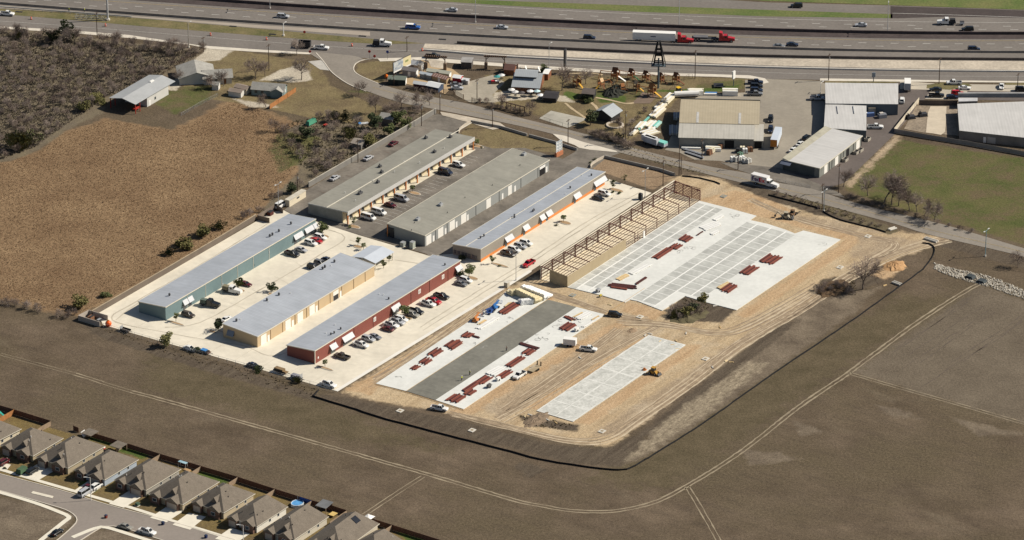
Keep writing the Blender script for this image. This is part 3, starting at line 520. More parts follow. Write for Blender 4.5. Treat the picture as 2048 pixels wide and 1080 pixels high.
class Shed:
    """box building: near bottom corner o, long front wall along ang, going back to its left by D; hf/hb front and back eave heights"""
    def __init__(s, name, label, npx, farpx, D, hf, hb, wm, rm, ang=AA, cat="building", over=0.15, far_is_base=False, trim=TRIM, nearh=None):
        s.o = G(*npx); s.ang = ang; s.hf, s.hb, s.D = hf, hb, D
        s.L = local(G(*farpx, 0 if far_is_base else hf), s.o, ang)[0] if isinstance(farpx, tuple) else farpx
        L = s.L; s.t = thing(name, label, cat, s.o, ang)
        mb = MB(); mb.hexa([(0, 0, 0), (L, 0, 0), (L, D, 0), (0, D, 0), (0, 0, hf), (L, 0, hf), (L, D, hb), (0, D, hb)]); s.wall = mb.build("wall", wm, s.t)
        mb = MB(); v = over; k = (hb - hf) / D
        def zz(y): return hf + k * y + 0.02
        mb.hexa([(-v, -v, zz(-v)), (L + v, -v, zz(-v)), (L + v, D + v, zz(D + v)), (-v, D + v, zz(D + v)), (-v, -v, zz(-v) + .12), (L + v, -v, zz(-v) + .12), (L + v, D + v, zz(D + v) + .12), (-v, D + v, zz(D + v) + .12)])
        s.roof = mb.build("roof", rm, s.t); s.zz = zz
        if trim:
            mb = MB(); w = v + .003
            for (x0, x1, y0, y1) in ((-w - .1, L + w + .1, -w - .12, -w), (-w - .1, L + w + .1, D + w, D + w + .1)):
                mb.hexa([(x0, y0, zz(y0) - .16), (x1, y0, zz(y0) - .16), (x1, y1, zz(y1) - .16), (x0, y1, zz(y1) - .16), (x0, y0, zz(y0) + .16), (x1, y0, zz(y0) + .16), (x1, y1, zz(y1) + .16), (x0, y1, zz(y1) + .16)])
            for x in (-w - .1, L + w):
                mb.hexa([(x, -w, zz(-w) - .14), (x + .1, -w, zz(-w) - .14), (x + .1, D + w, zz(D + w) - .14), (x, D + w, zz(D + w) - .14), (x, -w, zz(-w) + .155), (x + .1, -w, zz(-w) + .155), (x + .1, D + w, zz(D + w) + .155), (x, D + w, zz(D + w) + .155)])
            mb.build("trim", trim, s.t)
    def s_(s, px, py): return vplane(px, py, s.o, s.ang)           # place on the front wall
    def door(s, s0, s1, h, name="roll_up_door", m=None, z0=0.0, y=-.05):
        mb = MB(); mb.box(s0, s1, y, .02, z0, z0 + h); return mb.build(name, m or DOORW, s.t)
    def near(s, y0, y1, z0, z1, name, m):
        mb = MB(); mb.box(-.05, .02, y0, y1, z0, z1); return mb.build(name, m, s.t)
    def awning(s, s0, s1, ztop, drop, out, m=None):
        mb = MB(); mb.hexa([(s0, -out, ztop - drop), (s1, -out, ztop - drop), (s1, -.02, ztop), (s0, -.02, ztop), (s0, -out, ztop - drop + .07), (s1, -out, ztop - drop + .07), (s1, -.02, ztop + .07), (s0, -.02, ztop + .07)])
        a = mb.build("awning", m or AWN, s.t)
        for x in (s0 + .1, s1 - .15): mb = MB(); mb.bar((x, -.03, ztop - drop - .3), (x, -out + .1, ztop - drop), .07); mb.build("bracket", DARKM, a)
        return a
    def vent(s, px, py, sc_=1.0):
        z = s.hf
        for _ in range(4): x, y = local(G(px, py, z + .5), s.o, s.ang); z = s.zz(y) + .1
        mb = MB(); vent_mesh(mb, x, y, z, sc_); return mb.build("roof_vent", VENT, s.t)
    def pipe(s, px, py, m=None):
        z = s.hf
        for _ in range(4): x, y = local(G(px, py, z + .2), s.o, s.ang); z = s.zz(y) + .1
        mb = MB(); mb.tube((x, y, z - .1), (x, y, z + .5), .12, 6); mb.build("vent_pipe", m or WHITE, s.t)
    def ridge(s, y, w=.25, m=None):
        mb = MB(); z = s.zz(y) + .12; mb.box(0, s.L, y - w / 2, y + w / 2, z - .05, z + .06); mb.build("ridge_flashing", m or TRIM, s.t)

# 1 teal
teal = Shed("teal_shed", "long teal metal shed with blue grey roof nearest the dry field", (331.75, 641.25), (630.75, 438.75), 11.3, 5.0, 4.05, wallmat("teal_siding", (0.145, 0.210, 0.222)), ROOF_B)
for (x0, y0, x1, y1) in ((365, 610, 372, 601), (375, 600, 382, 593), (587, 480.5, 594, 475), (596, 475.5, 602, 471), (609, 468, 624, 459), (624.5, 457, 631, 452)):
    a, b = teal.s_(x0, y0)[0], teal.s_(x1, y1)[0]; teal.awning(a, b + .6, 3.6, 1.5, 1.0); teal.door(a + .3, b + .2, 2.1, "door", GLS)
for p in ((339, 589), (582, 446), (545, 468), (558, 461), (540, 471)): teal.vent(*p)
for k in range(1, 9): teal.pipe(631.75 - k * 31, 441 + k * 21.2) if k % 3 == 0 else None
for s0 in (12, 22, 31, 40, 49, 58): teal.door(s0, s0 + .12, 4.6, "downpipe", TRIM, y=-.1)
# 2 tan
tan_w = wallmat("tan_siding", (0.50, 0.38, 0.235))
tan = Shed("tan_shed", "tan metal shed with white roll doors between the teal and red sheds", (515.3, 695.3), (752.5, 532), 14.15, 4.05, 4.95, tan_w, ROOF_B)
for (x0, y0, x1, y1) in ((522, 690, 533, 683), (571, 662, 581.5, 655), (595, 646, 606, 639), (619, 631, 629.5, 624), (666.5, 601.5, 677, 593.5)):
    a, b = tan.s_(x0, y0)[0], tan.s_(x1, y1)[0]; tan.door(a, b, 3.4)
d_ = tan.door(tan.s_(666.5, 601.5)[0] + .1, tan.s_(677, 593.5)[0] - .1, 1.9, "door", DARKM, y=-.08)
for (x, y) in ((537, 683), (585.5, 654), (633, 622.5), (681.5, 593)): a = tan.s_(x, y)[0]; tan.door(a - .5, a + .6, 2.2, "door", WHITE)
for (x, y) in ((541, 681), (565, 665), (590, 651), (613, 635), (637, 620), (660, 605), (683, 590), (707, 575), (730, 559)): a = tan.s_(x, y)[0]; tan.door(a, a + .22, 3.95, "downpipe", mat("brown_downpipe", (0.22, 0.15, 0.085)), y=-.09)
for p in ((473, 640), (558, 588), (534, 599), (669, 522), (650, 532.5), (645.5, 536)): tan.vent(*p)
for p in ((481, 638), (581, 586), (662, 531), (537, 603)): tan.pipe(*p)
tan.near(9.6, 12.0, 1.6, 3.2, "window", GLS)
mb = MB(); mb.hexa([(-1.0, 9.4, 1.7), (-.02, 9.4, 3.4), (-.02, 12.2, 3.4), (-1.0, 12.2, 1.7), (-1.0, 9.4, 1.78), (-.02, 9.4, 3.48), (-.02, 12.2, 3.48), (-1.0, 12.2, 1.78)]); mb.build("awning", mat("blue_grey_awning", (0.16, 0.19, 0.24)), tan.t)
# 3 red
red = Shed("red_shed", "long brick red metal shed with blue grey roof at the lot front", (630, 728.3), (921.5, 521.25), 11.3, 4.85, 3.9, wallmat("red_siding", (0.215, 0.068, 0.052)), ROOF_B)
for (x0, y0, x1, y1) in ((659, 706, 670, 697), (684, 690, 703, 676), (782, 626, 797, 615), (910, 545, 920, 536)):
    a, b = red.s_(x0, y0)[0], red.s_(x1, y1)[0]; red.awning(a, b + .4, 3.4, 1.5, 1.2); red.door(a + .6, b + .3, 2.0, "door", GLS)
for (x, y) in ((749.5, 638), (839, 583.5), (886, 554)):
    a, z = red.s_(x, y); f = red.door(a - .7, a + .7, 1.5, "window", WHITE, z0=2.0); mb = MB(); mb.box(a - .5, a + .5, -.07, -.04, 2.2, 3.3); mb.build("pane", mat("shop_pane", (0.45, 0.40, 0.36)), f)
for p in ((681.5, 656), (668.5, 664), (662, 667), (777.5, 596), (890, 528)): red.vent(*p, .8)
for p in ((652, 666), (759, 588), (767, 589), (670, 649)): red.pipe(*p)
for k in range(7): red.door(11 + k * 11, 11.12 + k * 11, 4.5, "downpipe", mat("dark_red_downpipe", (0.12, 0.04, 0.03)), y=-.1)
red.door(1.6, 2.1, .7, "meter_box", WHITE, z0=1.3)
mb = MB(); mb.box(-.18, .06, -.18, .06, 0, 4.75); mb.build("corner_trim", TRIM, red.t)
# 4 grey with orange foot
gro = Shed("grey_orange_shed", "long beige grey shed with orange wainscot and blue grey roof", (961.4, 524.4), (1209.75, 344.25), 11.6, 4.9, 3.85, wallmat("beige_siding", (0.285, 0.255, 0.215)), ROOF_B)
mb = MB(); gaps = []
AWG = ((1009, 493, 1024, 479), (1045, 466, 1056, 458), (1078.5, 445, 1088, 438), (1091, 437, 1102, 430), (1146.5, 398, 1159, 392), (1187, 372, 1210, 356))
for (x0, y0, x1, y1) in AWG:
    a, b = gro.s_(x0, y0)[0], gro.s_(x1, y1)[0]; gro.awning(a, b, 3.5, 1.5, 1.2); gro.door(a + .3, a + 1.5, 2.2, "door", GLS); gaps.append((a + .2, a + 1.6))
x = 0.0
for a, b in gaps + [(gro.L, 0)]:
    if a > x: mb.box(x, a, -.06, .02, 0, 1.05)
    x = b
mb.build("wainscot", mat("orange_panels", (0.60, 0.215, 0.060), rough=0.6, var=0.06), gro.t)
gro.ridge(6.2, .3)
for p in ((1029, 433), (961, 474), (968, 470), (1029, 430), (1068, 419), (1140.5, 374), (1183, 349), (1066, 421)): gro.vent(*p, .85)
for p in ((1048, 419), (1131, 387.5), (1164, 350), (1020, 436)): gro.pipe(*p)
for y in (1.5, 2.6, 4.2, 5.6, 7.0, 8.6, 10.2): mb = MB(); mb.box(-.22, -.02, y, y + .9, .7, 1.9); mb.build("electric_box", mat("meter_grey", (0.13, 0.12, 0.12)), gro.t)
# 5 grey warehouse with white doors
gww = Shed("grey_warehouse", "grey ribbed warehouse with olive roof and row of white doors", (850, 493.25), (1099.75, 320.75), 15.6, 4.2, 4.8, wallmat("grey_siding", (0.275, 0.285, 0.275)), ROOF_G)
for (x0, y0, x1, y1) in ((852.5, 491, 862.5, 484.5), (876, 477, 886.5, 470), (899, 463, 909.5, 455.5), (922, 447.5, 932.5, 441), (972.5, 415.5, 981.5, 409), (1016, 388, 1023.5, 383)):
    a, b = gww.s_(x0, y0)[0], gww.s_(x1, y1)[0]; gww.door(a, b, 3.5)
for (x, y) in ((867, 481), (891, 466), (913, 451.5), (935.5, 438), (1005, 394.5), (1030, 378)): a = gww.s_(x, y)[0]; gww.door(a - .5, a + .5, 2.2, "door", WHITE)
a = gww.s_(1079, 346)[0]; b = gww.s_(1090, 339)[0]; o_ = gww.door(a, b, 3.4, "roll_up_door", mat("open_bay_dark", (0.012, 0.011, 0.012))); mb = MB(); mb.box(a, b, -.1, -.03, 2.6, 3.5); mb.build("door_curtain", WHITE, o_)
a = gww.s_(1093, 336)[0]; gww.door(a - .5, a + .5, 2.2, "door", WHITE)
for (x, y) in ((871, 478), (894, 465), (951.5, 428.5), (998, 399), (1041.5, 371), (1075.5, 349)): a = gww.s_(x, y)[0]; gww.door(a, a + .16, 4.1, "downpipe", DARKM, y=-.09)
for p in ((881, 411), (835.5, 440), (1048, 310)):
    z = gww.hf
    for _ in range(4): x, y = local(G(*p, z), gww.o, gww.ang); z = gww.zz(y) + .1
    mb = MB(); mb.box(x - .8, x + .8, y - .6, y + .6, z, z + .8); mb.tube((x + .3, y, z + .7), (x + .3, y, z + 1.3), .25, 8); mb.build("roof_unit", STEEL, gww.t)
for p in ((829, 445), (823, 460), (930, 395), (985, 370), (1040, 330), (895, 425)): gww.pipe(*p, DARKM)
mb = MB(); mb.box(-.32, -.02, 13.0, 15.4, .02, 3.6); mb.build("entry_recess", DARKM, gww.t)
mb = MB(); mb.box(-.45, -.1, 15.4, 15.7, 0, 4.5); mb.build("column", mat("orange_column", (0.52, 0.20, 0.07)), gww.t)
# 6 dark roof with veranda
o6 = G(684.5, 447.5); ver = Shed("veranda_shed", "cream fronted shed with olive roof, white fascia and orange posts", (684.5, 447.5), 90.0, 14.2, 4.75, 4.0, mat("cream_stucco", (0.60, 0.52, 0.36), var=0.07), ROOF_G, over=0.0, trim=None)
fx0, fz = vplane(695.75, 423.75, G(695.75, 449.5), AA); p6 = G(695.75, 449.5); fr = local(p6, ver.o, AA); ver_L = local(G(947.75, 273.75, 4.95), ver.o, AA)[0]
for c in list(ver.t.children): bpy.data.objects.remove(c)
D6 = 14.2; OUT = -fr[1]; XN = fr[0]; L6 = ver_L
lp = local(G(617, 427), ver.o, AA); D6 = lp[1]
mb = MB(); mb.hexa([(XN + .1, 0, 0), (L6 - .6, 0, 0), (L6 - .6, D6, 0), (XN + .1, D6, 0), (XN + .1, 0, 4.6), (L6 - .6, 0, 4.6), (L6 - .6, D6, 3.8), (XN + .1, D6, 3.8)]); mb.build("wall", [mat("cream_stucco", (0.60, 0.52, 0.36))], ver.t)
mb = MB(); mb.hexa([(XN - .02, .2, 0), (XN + .08, .2, 0), (XN + .08, D6 + .02, 0), (XN - .02, D6 + .02, 0), (XN - .02, .2, 4.55), (XN + .08, .2, 4.55), (XN + .08, D6 + .02, 3.75), (XN - .02, D6 + .02, 3.75)]); mb.build("end_wall", mat("grey_end_siding", (0.25, 0.245, 0.225), ribs=(1, .3, .08)), ver.t)
mb = MB(); mb.hexa([(XN - .1, -OUT, 4.78), (L6, -OUT, 4.78), (L6, D6 + .15, 3.85), (XN - .1, D6 + .15, 3.85), (XN - .1, -OUT, 4.92), (L6, -OUT, 4.92), (L6, D6 + .15, 3.99), (XN - .1, D6 + .15, 3.99)]); mb.build("roof", ROOF_G, ver.t)
mb = MB(); mb.box(XN - .15, L6 + .05, -OUT - .12, -OUT - .003, 3.55, 5.02); mb.hexa([(XN - .16, -OUT, 4.6), (XN - .1, -OUT, 4.6), (XN - .1, D6, 3.7), (XN - .16, D6, 3.7), (XN - .16, -OUT, 5.0), (XN - .1, -OUT, 5.0), (XN - .1, D6, 4.05), (XN - .16, D6, 4.05)]); mb.build("fascia", mat("pale_fascia", (0.50, 0.49, 0.47), var=0.04, ribs=(0, .4, .05)), ver.t)
zz6 = lambda y: 4.92 + (3.99 - 4.92) * (y + OUT) / (D6 + .15 + OUT); ver.zz = zz6
ver.ridge(6.6, .35)
OCOL = mat("orange_column", (0.52, 0.20, 0.07))
for i, x_ in enumerate(np.linspace(XN + .25, L6 - .5, 12)):
    mb = MB(); mb.box(x_ - .2, x_ + .2, -OUT, -OUT + .4, 0, 3.55); mb.build("column", OCOL, ver.t)
    if i < 11:
        w_ = (L6 - XN) / 11.4
        mb = MB(); mb.box(x_ + w_ * .25, x_ + w_ * .75, -.06, .02, 0.3, 2.6); f = mb.build("shop_window", GLS, ver.t)
        mb = MB(); mb.box(x_ + w_ * .47, x_ + w_ * .53, -.09, -.05, 0.3, 2.6); mb.build("frame", WHITE, f)
mb = MB(); mb.box(XN, L6, -OUT - .5, -.01, 0, .14); mb.build("walkway", mat("walkway_concrete", (0.60, 0.55, 0.44)), ver.t)
for p in ((852, 275), (901, 273), (760, 332), (763.5, 343.5), (756, 363.5), (719, 386.5), (722, 385), (869, 303)):
    z = 4.4
    for _ in range(4): x, y = local(G(*p, z + .4), ver.o, AA); z = zz6(y)
    mb = MB(); mb.box(x - .55, x + .55, y - .5, y + .5, z - .05, z + .75); mb.tube((x, y + .2, z + .7), (x, y + .2, z + 1.25), .22, 8); mb.build("roof_unit", VENT, ver.t)
for p in ((789, 343), (839, 325), (866, 301), (888, 295.5), (711, 400.5), (690, 384.5), (746, 361), (808, 323)): ver.hf = 4.6; ver.pipe(*p)
# small carport at the end of the tan shed
o = G(752, 553); t = thing("carport", "small open carport with light metal gable roof behind tan shed", "carport", G(755, 548), AA)
cx0, cy0 = local(G(727.5, 516, 3.6), t.location, AA); 
A_, B_, C_ = [local(G(*p, z), t.location, AA) for p, z in (((727, 516), 3.9), ((750, 527), 3.2), ((765, 493), 3.9))]
L_ = C_[0] - A_[0]; w_ = A_[1] - B_[1]
mb = MB()
for sg in (-1, 1): mb.hexa([(A_[0], A_[1], 3.9), (C_[0], A_[1], 3.9), (C_[0], A_[1] + sg * w_, 3.05), (A_[0], A_[1] + sg * w_, 3.05), (A_[0], A_[1], 4.0), (C_[0], A_[1], 4.0), (C_[0], A_[1] + sg * w_, 3.15), (A_[0], A_[1] + sg * w_, 3.15)][::1])
mb.build("roof", mat("pale_blue_roof", (0.50, 0.54, 0.60), rough=0.5, var=0.05, ribs=(0, .6, .05)), t)
for x in (A_[0] + .5, (A_[0] + C_[0]) / 2, C_[0] - .5):
    for y in (A_[1] - w_ + .4, A_[1] + w_ - .4): mb = MB(); mb.box(x - .1, x + .1, y - .1, y + .1, 0, 3.1); mb.build("post", TRIM, t)
# steel frame building going up
FO = G(1134.75, 574.5); fL = local(G(1399.75, 401), FO, AA)[0]; fD = local(G(1079, 560.5), FO, AA)[1]; HR, HL = 4.15, 5.35
fr_t = thing("steel_frame_building", "half built shed of red brown steel frames beside new slab", "building frame", FO, AA)
RUST = mat("red_oxide_steel", (0.115, 0.040, 0.042), rough=0.7, var=0.15); NB = 12; bay = fL / NB
hz = lambda y: HR + (HL - HR) * y / fD
for i in range(NB + 1):
    x = min(max(i * bay, .15), fL - .15); f = MB()
    f.box(x - .09, x + .09, fD - .36, fD - .1, 0, hz(fD) - .3); f.box(x - .09, x + .09, .12, .34, 0, hz(0) - .3)
    f.hexa([(x - .1, .1, hz(0) - .48), (x + .1, .1, hz(0) - .48), (x + .1, fD - .1, hz(fD) - .48), (x - .1, fD - .1, hz(fD) - .48), (x - .11, .1, hz(0) - .22), (x + .11, .1, hz(0) - .22), (x + .11, fD - .1, hz(fD) - .22), (x - .11, fD - .1, hz(fD) - .22)])
    f.build("portal_frame", RUST, fr_t)
PUR = mat("brown_purlin", (0.095, 0.045, 0.030), rough=0.7, var=0.15)
for k in range(10):
    y = .5 + k * (fD - 1.0) / 9; mb = MB(); z = hz(y) - .2; mb.box(0.02, fL - .02, y - .07, y + .07, z, z + .16); mb.build("purlin", PUR, fr_t)
for k in range(4):
    z = .9 + k * 1.15; mb = MB(); mb.box(0, fL, fD - .55, fD - .46, z, z + .17); mb.build("girt", PUR, fr_t)
ts = local(G(1249, 498), FO, AA)[0]
for k in range(4):
    z = .5 + k * .95; mb = MB(); mb.box(ts, fL, .02, .11, z, z + .15); mb.build("girt", PUR, fr_t)
for k in range(9):
    z = .35 + k * .52; mb = MB(); mb.box(fL - .1, fL, 0.2, fD, z, z + .2); mb.build("girt", RUST, fr_t)
for k in range(1, 3): y = fD * k / 3; mb = MB(); mb.box(fL - .3, fL - .12, y - .12, y + .12, 0, hz(y) - .5); mb.build("end_post", RUST, fr_t)
TANP = mat("tan_panel", (0.36, 0.29, 0.185), rough=0.65, var=0.05, ribs=(0, .3, .06))
mb = MB(); mb.box(0, ts, -.06, .0, 0, HR - .05); mb.build("wall_panel", TANP, fr_t)
yw = local(G(1100, 564), FO, AA)[1]
mb = MB(); mb.hexa([(-.06, -.06, 0), (0, -.06, 0), (0, yw, 0), (-.06, yw, 0), (-.06, -.06, HR - .04), (0, -.06, HR - .04), (0, yw, hz(yw) - .1), (-.06, yw, hz(yw) - .1)]); mb.build("wall_panel", mat("tan_end_panel", (0.36, 0.29, 0.185), ribs=(1, .3, .06)), fr_t)
mb = MB(); mb.box(-.06, fL, fD, fD + .06, 0, HL + .02); mb.build("wall_panel", mat("back_panel_cream", (0.66, 0.62, 0.52), var=0.05, ribs=(2, 1.15, .1)), fr_t)
mb = MB(); mb.box(0.05, fL - .05, .15, fD - .02, .0, .14); structure(mb.build("floor_slab", mat("floor_concrete", (0.66, 0.575, 0.43), var=0.1, scale=0.2), None, FO, AA))
a = local(G(1287, 477), FO, AA)[0]; mb = MB(); mb.box(a, a + .9, -.25, -.05, 0.14, 2.6); mb.build("door_panel", WHITE, fr_t); mb = MB(); mb.box(a - 3.2, a - 3.0, .02, .14, 0, 3.8); mb.build("door_post", RUST, fr_t)

# screen wall along the dry field, its bin yards and the low entrance walls
def wall_thing(name, label, px, w, h, m, cat="wall", cap=None):
    mb = MB(); P = Gs(px); o = P[0]; Q = [p - o for p in P]; wallribbon(mb, Q, w, 0, h); r = mb.build(name, m, None, o)
    if cap: c = MB(); wallribbon(c, Q, w + .12, h, h + .1); c.build("cap", cap, r)
    return tag(r, label, cat)
SCRW = mat("screen_wall_render", (0.145, 0.118, 0.095), rough=0.9, var=0.12, scale=0.2)
wall_thing("screen_wall", "long brown screen wall between dry field and teal shed lot", [(184, 633), (340, 543), (440, 484), (512, 440)], .25, 2.1, SCRW, cap=mat("wall_cap", (0.36, 0.29, 0.20)))
wall_thing("screen_wall", "grey screen wall beside the asphalt lot by the veranda shed", [(617, 375), (700, 327), (812, 262), (872, 226.5)], .25, 2.0, mat("grey_wall_render", (0.20, 0.19, 0.175), var=0.1), cap=mat("wall_cap_pale", (0.40, 0.37, 0.31)))
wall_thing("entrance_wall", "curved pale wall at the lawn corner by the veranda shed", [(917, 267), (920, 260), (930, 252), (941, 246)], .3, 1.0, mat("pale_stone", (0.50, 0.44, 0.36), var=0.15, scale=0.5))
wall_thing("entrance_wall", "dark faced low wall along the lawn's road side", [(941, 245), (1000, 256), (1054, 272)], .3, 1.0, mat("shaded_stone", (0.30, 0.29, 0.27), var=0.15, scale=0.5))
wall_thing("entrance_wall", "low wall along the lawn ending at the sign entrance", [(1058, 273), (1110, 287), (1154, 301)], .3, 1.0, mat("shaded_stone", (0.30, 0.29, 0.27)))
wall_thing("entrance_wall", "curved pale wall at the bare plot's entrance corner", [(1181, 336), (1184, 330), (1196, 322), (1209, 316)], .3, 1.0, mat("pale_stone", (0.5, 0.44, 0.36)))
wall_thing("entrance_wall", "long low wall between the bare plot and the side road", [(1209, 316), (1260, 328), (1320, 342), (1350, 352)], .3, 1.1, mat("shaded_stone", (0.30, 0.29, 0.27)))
def bin_yard(px, h, label, m, inner):
    P = Gs(px); o = P[0]; t = thing("bin_yard", label, "enclosure", o)
    mb = MB(); Q = [p - o for p in P]
    for a, b in zip(Q, Q[1:]): mb = MB(); wallribbon(mb, [a, b], .2, 0, h); mb.build("panel", m, t)
    return t
bin_yard([(200, 654), (157, 641), (178, 630), (216, 641)], 1.9, "pale walled bin yard at the lot's far left corner", mat("pale_panel", (0.40, 0.35, 0.30), var=0.1), 0)
bin_yard([(539, 446), (515, 440), (551, 418), (566, 427)], 1.9, "brown walled bin yard behind the teal shed", mat("brown_panel", (0.17, 0.135, 0.11), var=0.15), 0)
t = thing("storage_shed", "low cream storage shed with flat roof against grey screen wall", "shed", G(579, 414.5), heading((579, 414.5), (617, 391)))
mb = MB(); mb.box(0, 10.3, 0, 1.8, 0, 2.5); mb.build("wall", OFFW, t); mb = MB(); mb.box(-.15, 10.45, -.15, 1.95, 2.5, 2.65); mb.build("roof", mat("pale_flat_roof", (0.50, 0.46, 0.38)), t)
mb = MB(); mb.box(4.6, 6.2, -.04, .0, 1.4, 2.0); mb.build("window", GLS, t)
def junk(name, label, cat, px, boxes, group=None, rz=AA):
    t = thing(name, label, cat, G(*px), rz, group)
    for nm, m, b in boxes: mb = MB(); mb.box(*b); mb.build(nm, m, t)
    return t
BRN = mat("brown_wood_bin", (0.20, 0.10, 0.055), var=0.2)
junk("skip_bin", "brown rubbish bin inside the pale walled bin yard", "bin", (182, 639), [("box", BRN, (-1, 1, -.7, .7, 0, 1.3)), ("lid", DARKM, (-1.05, 1.05, -.75, .1, 1.3, 1.42))])
junk("skip_bin", "dark rubbish bin inside the pale walled bin yard", "bin", (197, 644), [("box", DARKM, (-.8, .8, -.6, .6, 0, 1.1)), ("lid", STEEL, (-.85, .85, -.65, .1, 1.1, 1.2))])
junk("skip_bin", "dark red rubbish bin inside the brown walled bin yard", "bin", (541, 430), [("box", mat("dark_red_bin", (0.09, 0.025, 0.02)), (-1, 1, -.7, .7, 0, 1.4)), ("lid", DARKM, (-1.05, 1.05, -.75, .75, 1.4, 1.5))])
for (px, lb, c) in (((626, 447), "green utility cabinet at the corner of teal shed", (0.22, 0.25, 0.2)), ((806, 492.5), "low grey utility cabinet in the warehouse shadow", (0.25, 0.27, 0.25)), ((825, 496), "tall pale green utility cabinet at the warehouse end", (0.36, 0.39, 0.34))):
    h = 2.4 if "tall" in lb else 1.6
    junk("utility_cabinet", lb, "cabinet", px, [("cabinet", mat("cabinet_%d" % int(c[0] * 100), c), (-.8, .8, -.7, .7, .12, h)), ("base", KERB, (-1, 1, -.9, .9, 0, .12)), ("lid", STEEL, (-.84, .84, -.74, .74, h, h + .06))])
# ------------------------------------------------------------------ the row of houses along the street
SHING = mat("brown_shingles", (0.155, 0.131, 0.105), rough=0.95, var=0.12, scale=0.5, fine=(3.0, 0.22))
BRICK = mat("house_brick", (0.16, 0.095, 0.07), rough=0.9, var=0.2, scale=1.5)
GARD = mat("garage_door", (0.36, 0.31, 0.26), rough=0.7, var=0.05)
def slab_quad(mb, pts, th=0.14):                      # a sheet with thickness from 3 or 4 corners
    n = len(pts); b = [(p[0], p[1], p[2] - th) for p in pts]
    mb.add(list(b) + list(pts), [tuple(range(n - 1, -1, -1)), tuple(range(n, 2 * n))] + [(i, (i + 1) % n, n + (i + 1) % n, n + i) for i in range(n)])
def house(label, near, far, W, hr, col, garage, ins=None, gables=((0.28, 5.2), (0.78, 4.0)), ze=2.6, hipfront=True, nm="house", dorm=True):
    a, b = G(*near, ze), G(*far, ze); ang = math.atan2(b.y - a.y, b.x - a.x); L = (b - a).length
    t = thing(nm, label, "house", (a.x, a.y, 0), ang); wm = mat("siding_%d_%d" % (int(col[0] * 100), int(col[2] * 100)), col, rough=0.8, var=0.05, ribs=(2, .35, .05))
    ins = W / 2 if ins is None else ins
    e = .45; mb = MB(); mb.box(e, L - e, e, W - e, 0, ze - .05); mb.build("wall", wm, t)
    mb = MB(); fi = W / 2 if hipfront else .0
    A, B, C, D = (0, 0, ze), (L, 0, ze), (L, W, ze), (0, W, ze); R0, R1 = (min(fi, L / 2 - .4), W / 2, hr), (L - min(ins, L / 2 - .3), W / 2, hr)
    o = len(mb.v); mb.add([A, B, C, D, R0, R1], [(0, 1, 5, 4), (1, 2, 5), (2, 3, 4, 5), (3, 0, 4), (3, 2, 1, 0)]); rf = mb.build("roof", SHING, t)
    mb = MB(); mb.box(-.02, L + .02, -.07, -.005, ze - .2, ze + .02); mb.box(-.07, -.025, -.07, W + .07, ze - .2, ze + .02); mb.build("gutter", TRIM, t)
    k = (hr - ze) / (W / 2)                           # roof pitch: front gables reach back to the main roof
    for (fy, gw) in gables:
        yc = fy * W; g2 = gw / 2; gh = ze + k * g2 * .95; pr = 1.1; back = min(gh - ze, hr - ze) / k + .2
        m2 = MB(); m2.add([(-pr, yc - g2, ze + .03), (back, yc - g2, ze + .03), (back, yc, gh + .03), (-pr, yc, gh + .03), (-pr, yc + g2, ze + .03), (back, yc + g2, ze + .03)], [(0, 1, 2, 3), (3, 2, 5, 4), (0, 3, 4), (1, 5, 2), (0, 4, 5, 1)]); m2.build("front_gable", SHING, t)
        m2 = MB(); m2.add([(-pr + .3, yc - g2 + .35, 0), (.5, yc - g2 + .35, 0), (.5, yc + g2 - .35, 0), (-pr + .3, yc + g2 - .35, 0), (-pr + .3, yc - g2 + .35, ze), (.5, yc - g2 + .35, ze), (.5, yc + g2 - .35, ze), (-pr + .3, yc + g2 - .35, ze)], [(0, 3, 7, 4), (0, 4, 5, 1), (3, 2, 6, 7)]); m2.build("gable_wall", BRICK, t)
        if (fy > .5) == garage: m2 = MB(); m2.box(-pr + .24, -pr + .31, yc - g2 + .7, yc + g2 - .7, .05, 2.2); m2.build("garage_door", GARD, t)
        else:
            m2 = MB(); m2.box(-pr + .24, -pr + .31, yc - .8, yc + .8, .9, 2.1); f = m2.build("window", WHITE, t); m2 = MB(); m2.box(-pr + .2, -pr + .25, yc - .7, yc + .7, 1.0, 2.0); m2.build("pane", GLS, f)
    m2 = MB(); m2.box(.35, .44, W * .5 - .5, W * .5 + .5, .05, 2.1); m2.build("front_door", BRN, t)
    if dorm:                                          # the small pale cross gable on the street side of the roof
        x0 = W * .30; y0 = W * .40; zb = ze + k * min(x0, y0)
        m2 = MB(); m2.add([(x0 - 2.2, y0 - 1.5, ze + .9), (x0 + 1.6, y0 - 1.5, ze + .9), (x0 + 2.2, y0, zb + .45), (x0 - 2.2, y0, zb + .45), (x0 - 2.2, y0 + 1.5, ze + .9), (x0 + 1.6, y0 + 1.5, ze + .9)], [(0, 1, 2, 3), (3, 2, 5, 4), (0, 3, 4)]); m2.build("dormer", SHING, t)
    for fx in (.45, .72):
        x = fx * L; m2 = MB(); m2.box(x - .55, x + .55, e - .05, e + .01, 1.0, 2.15); f = m2.build("window", WHITE, t); m2 = MB(); m2.box(x - .42, x + .42, e - .09, e - .04, 1.12, 2.03); m2.build("pane", GLS, f)
    rr = random.Random(label)
    for i in range(6):
        x, y = rr.uniform(2, L - 2), rr.uniform(.8, W - .8); z = ze + k * min(x, L - x, y, W - y); m2 = MB(); m2.tube((x, y, z - .2), (x, y, z + .45), .12, 6); m2.build("vent_pipe", WHITE if rr.random() < .4 else DARKM, t)
    return t
TANH, CRM = (0.36, 0.30, 0.20), (0.60, 0.53, 0.40)
house("cream walled house with brown hip roof cut off at the photo's left edge", (-24, 892), (43, 857.5), 12.5, 6.6, CRM, True)
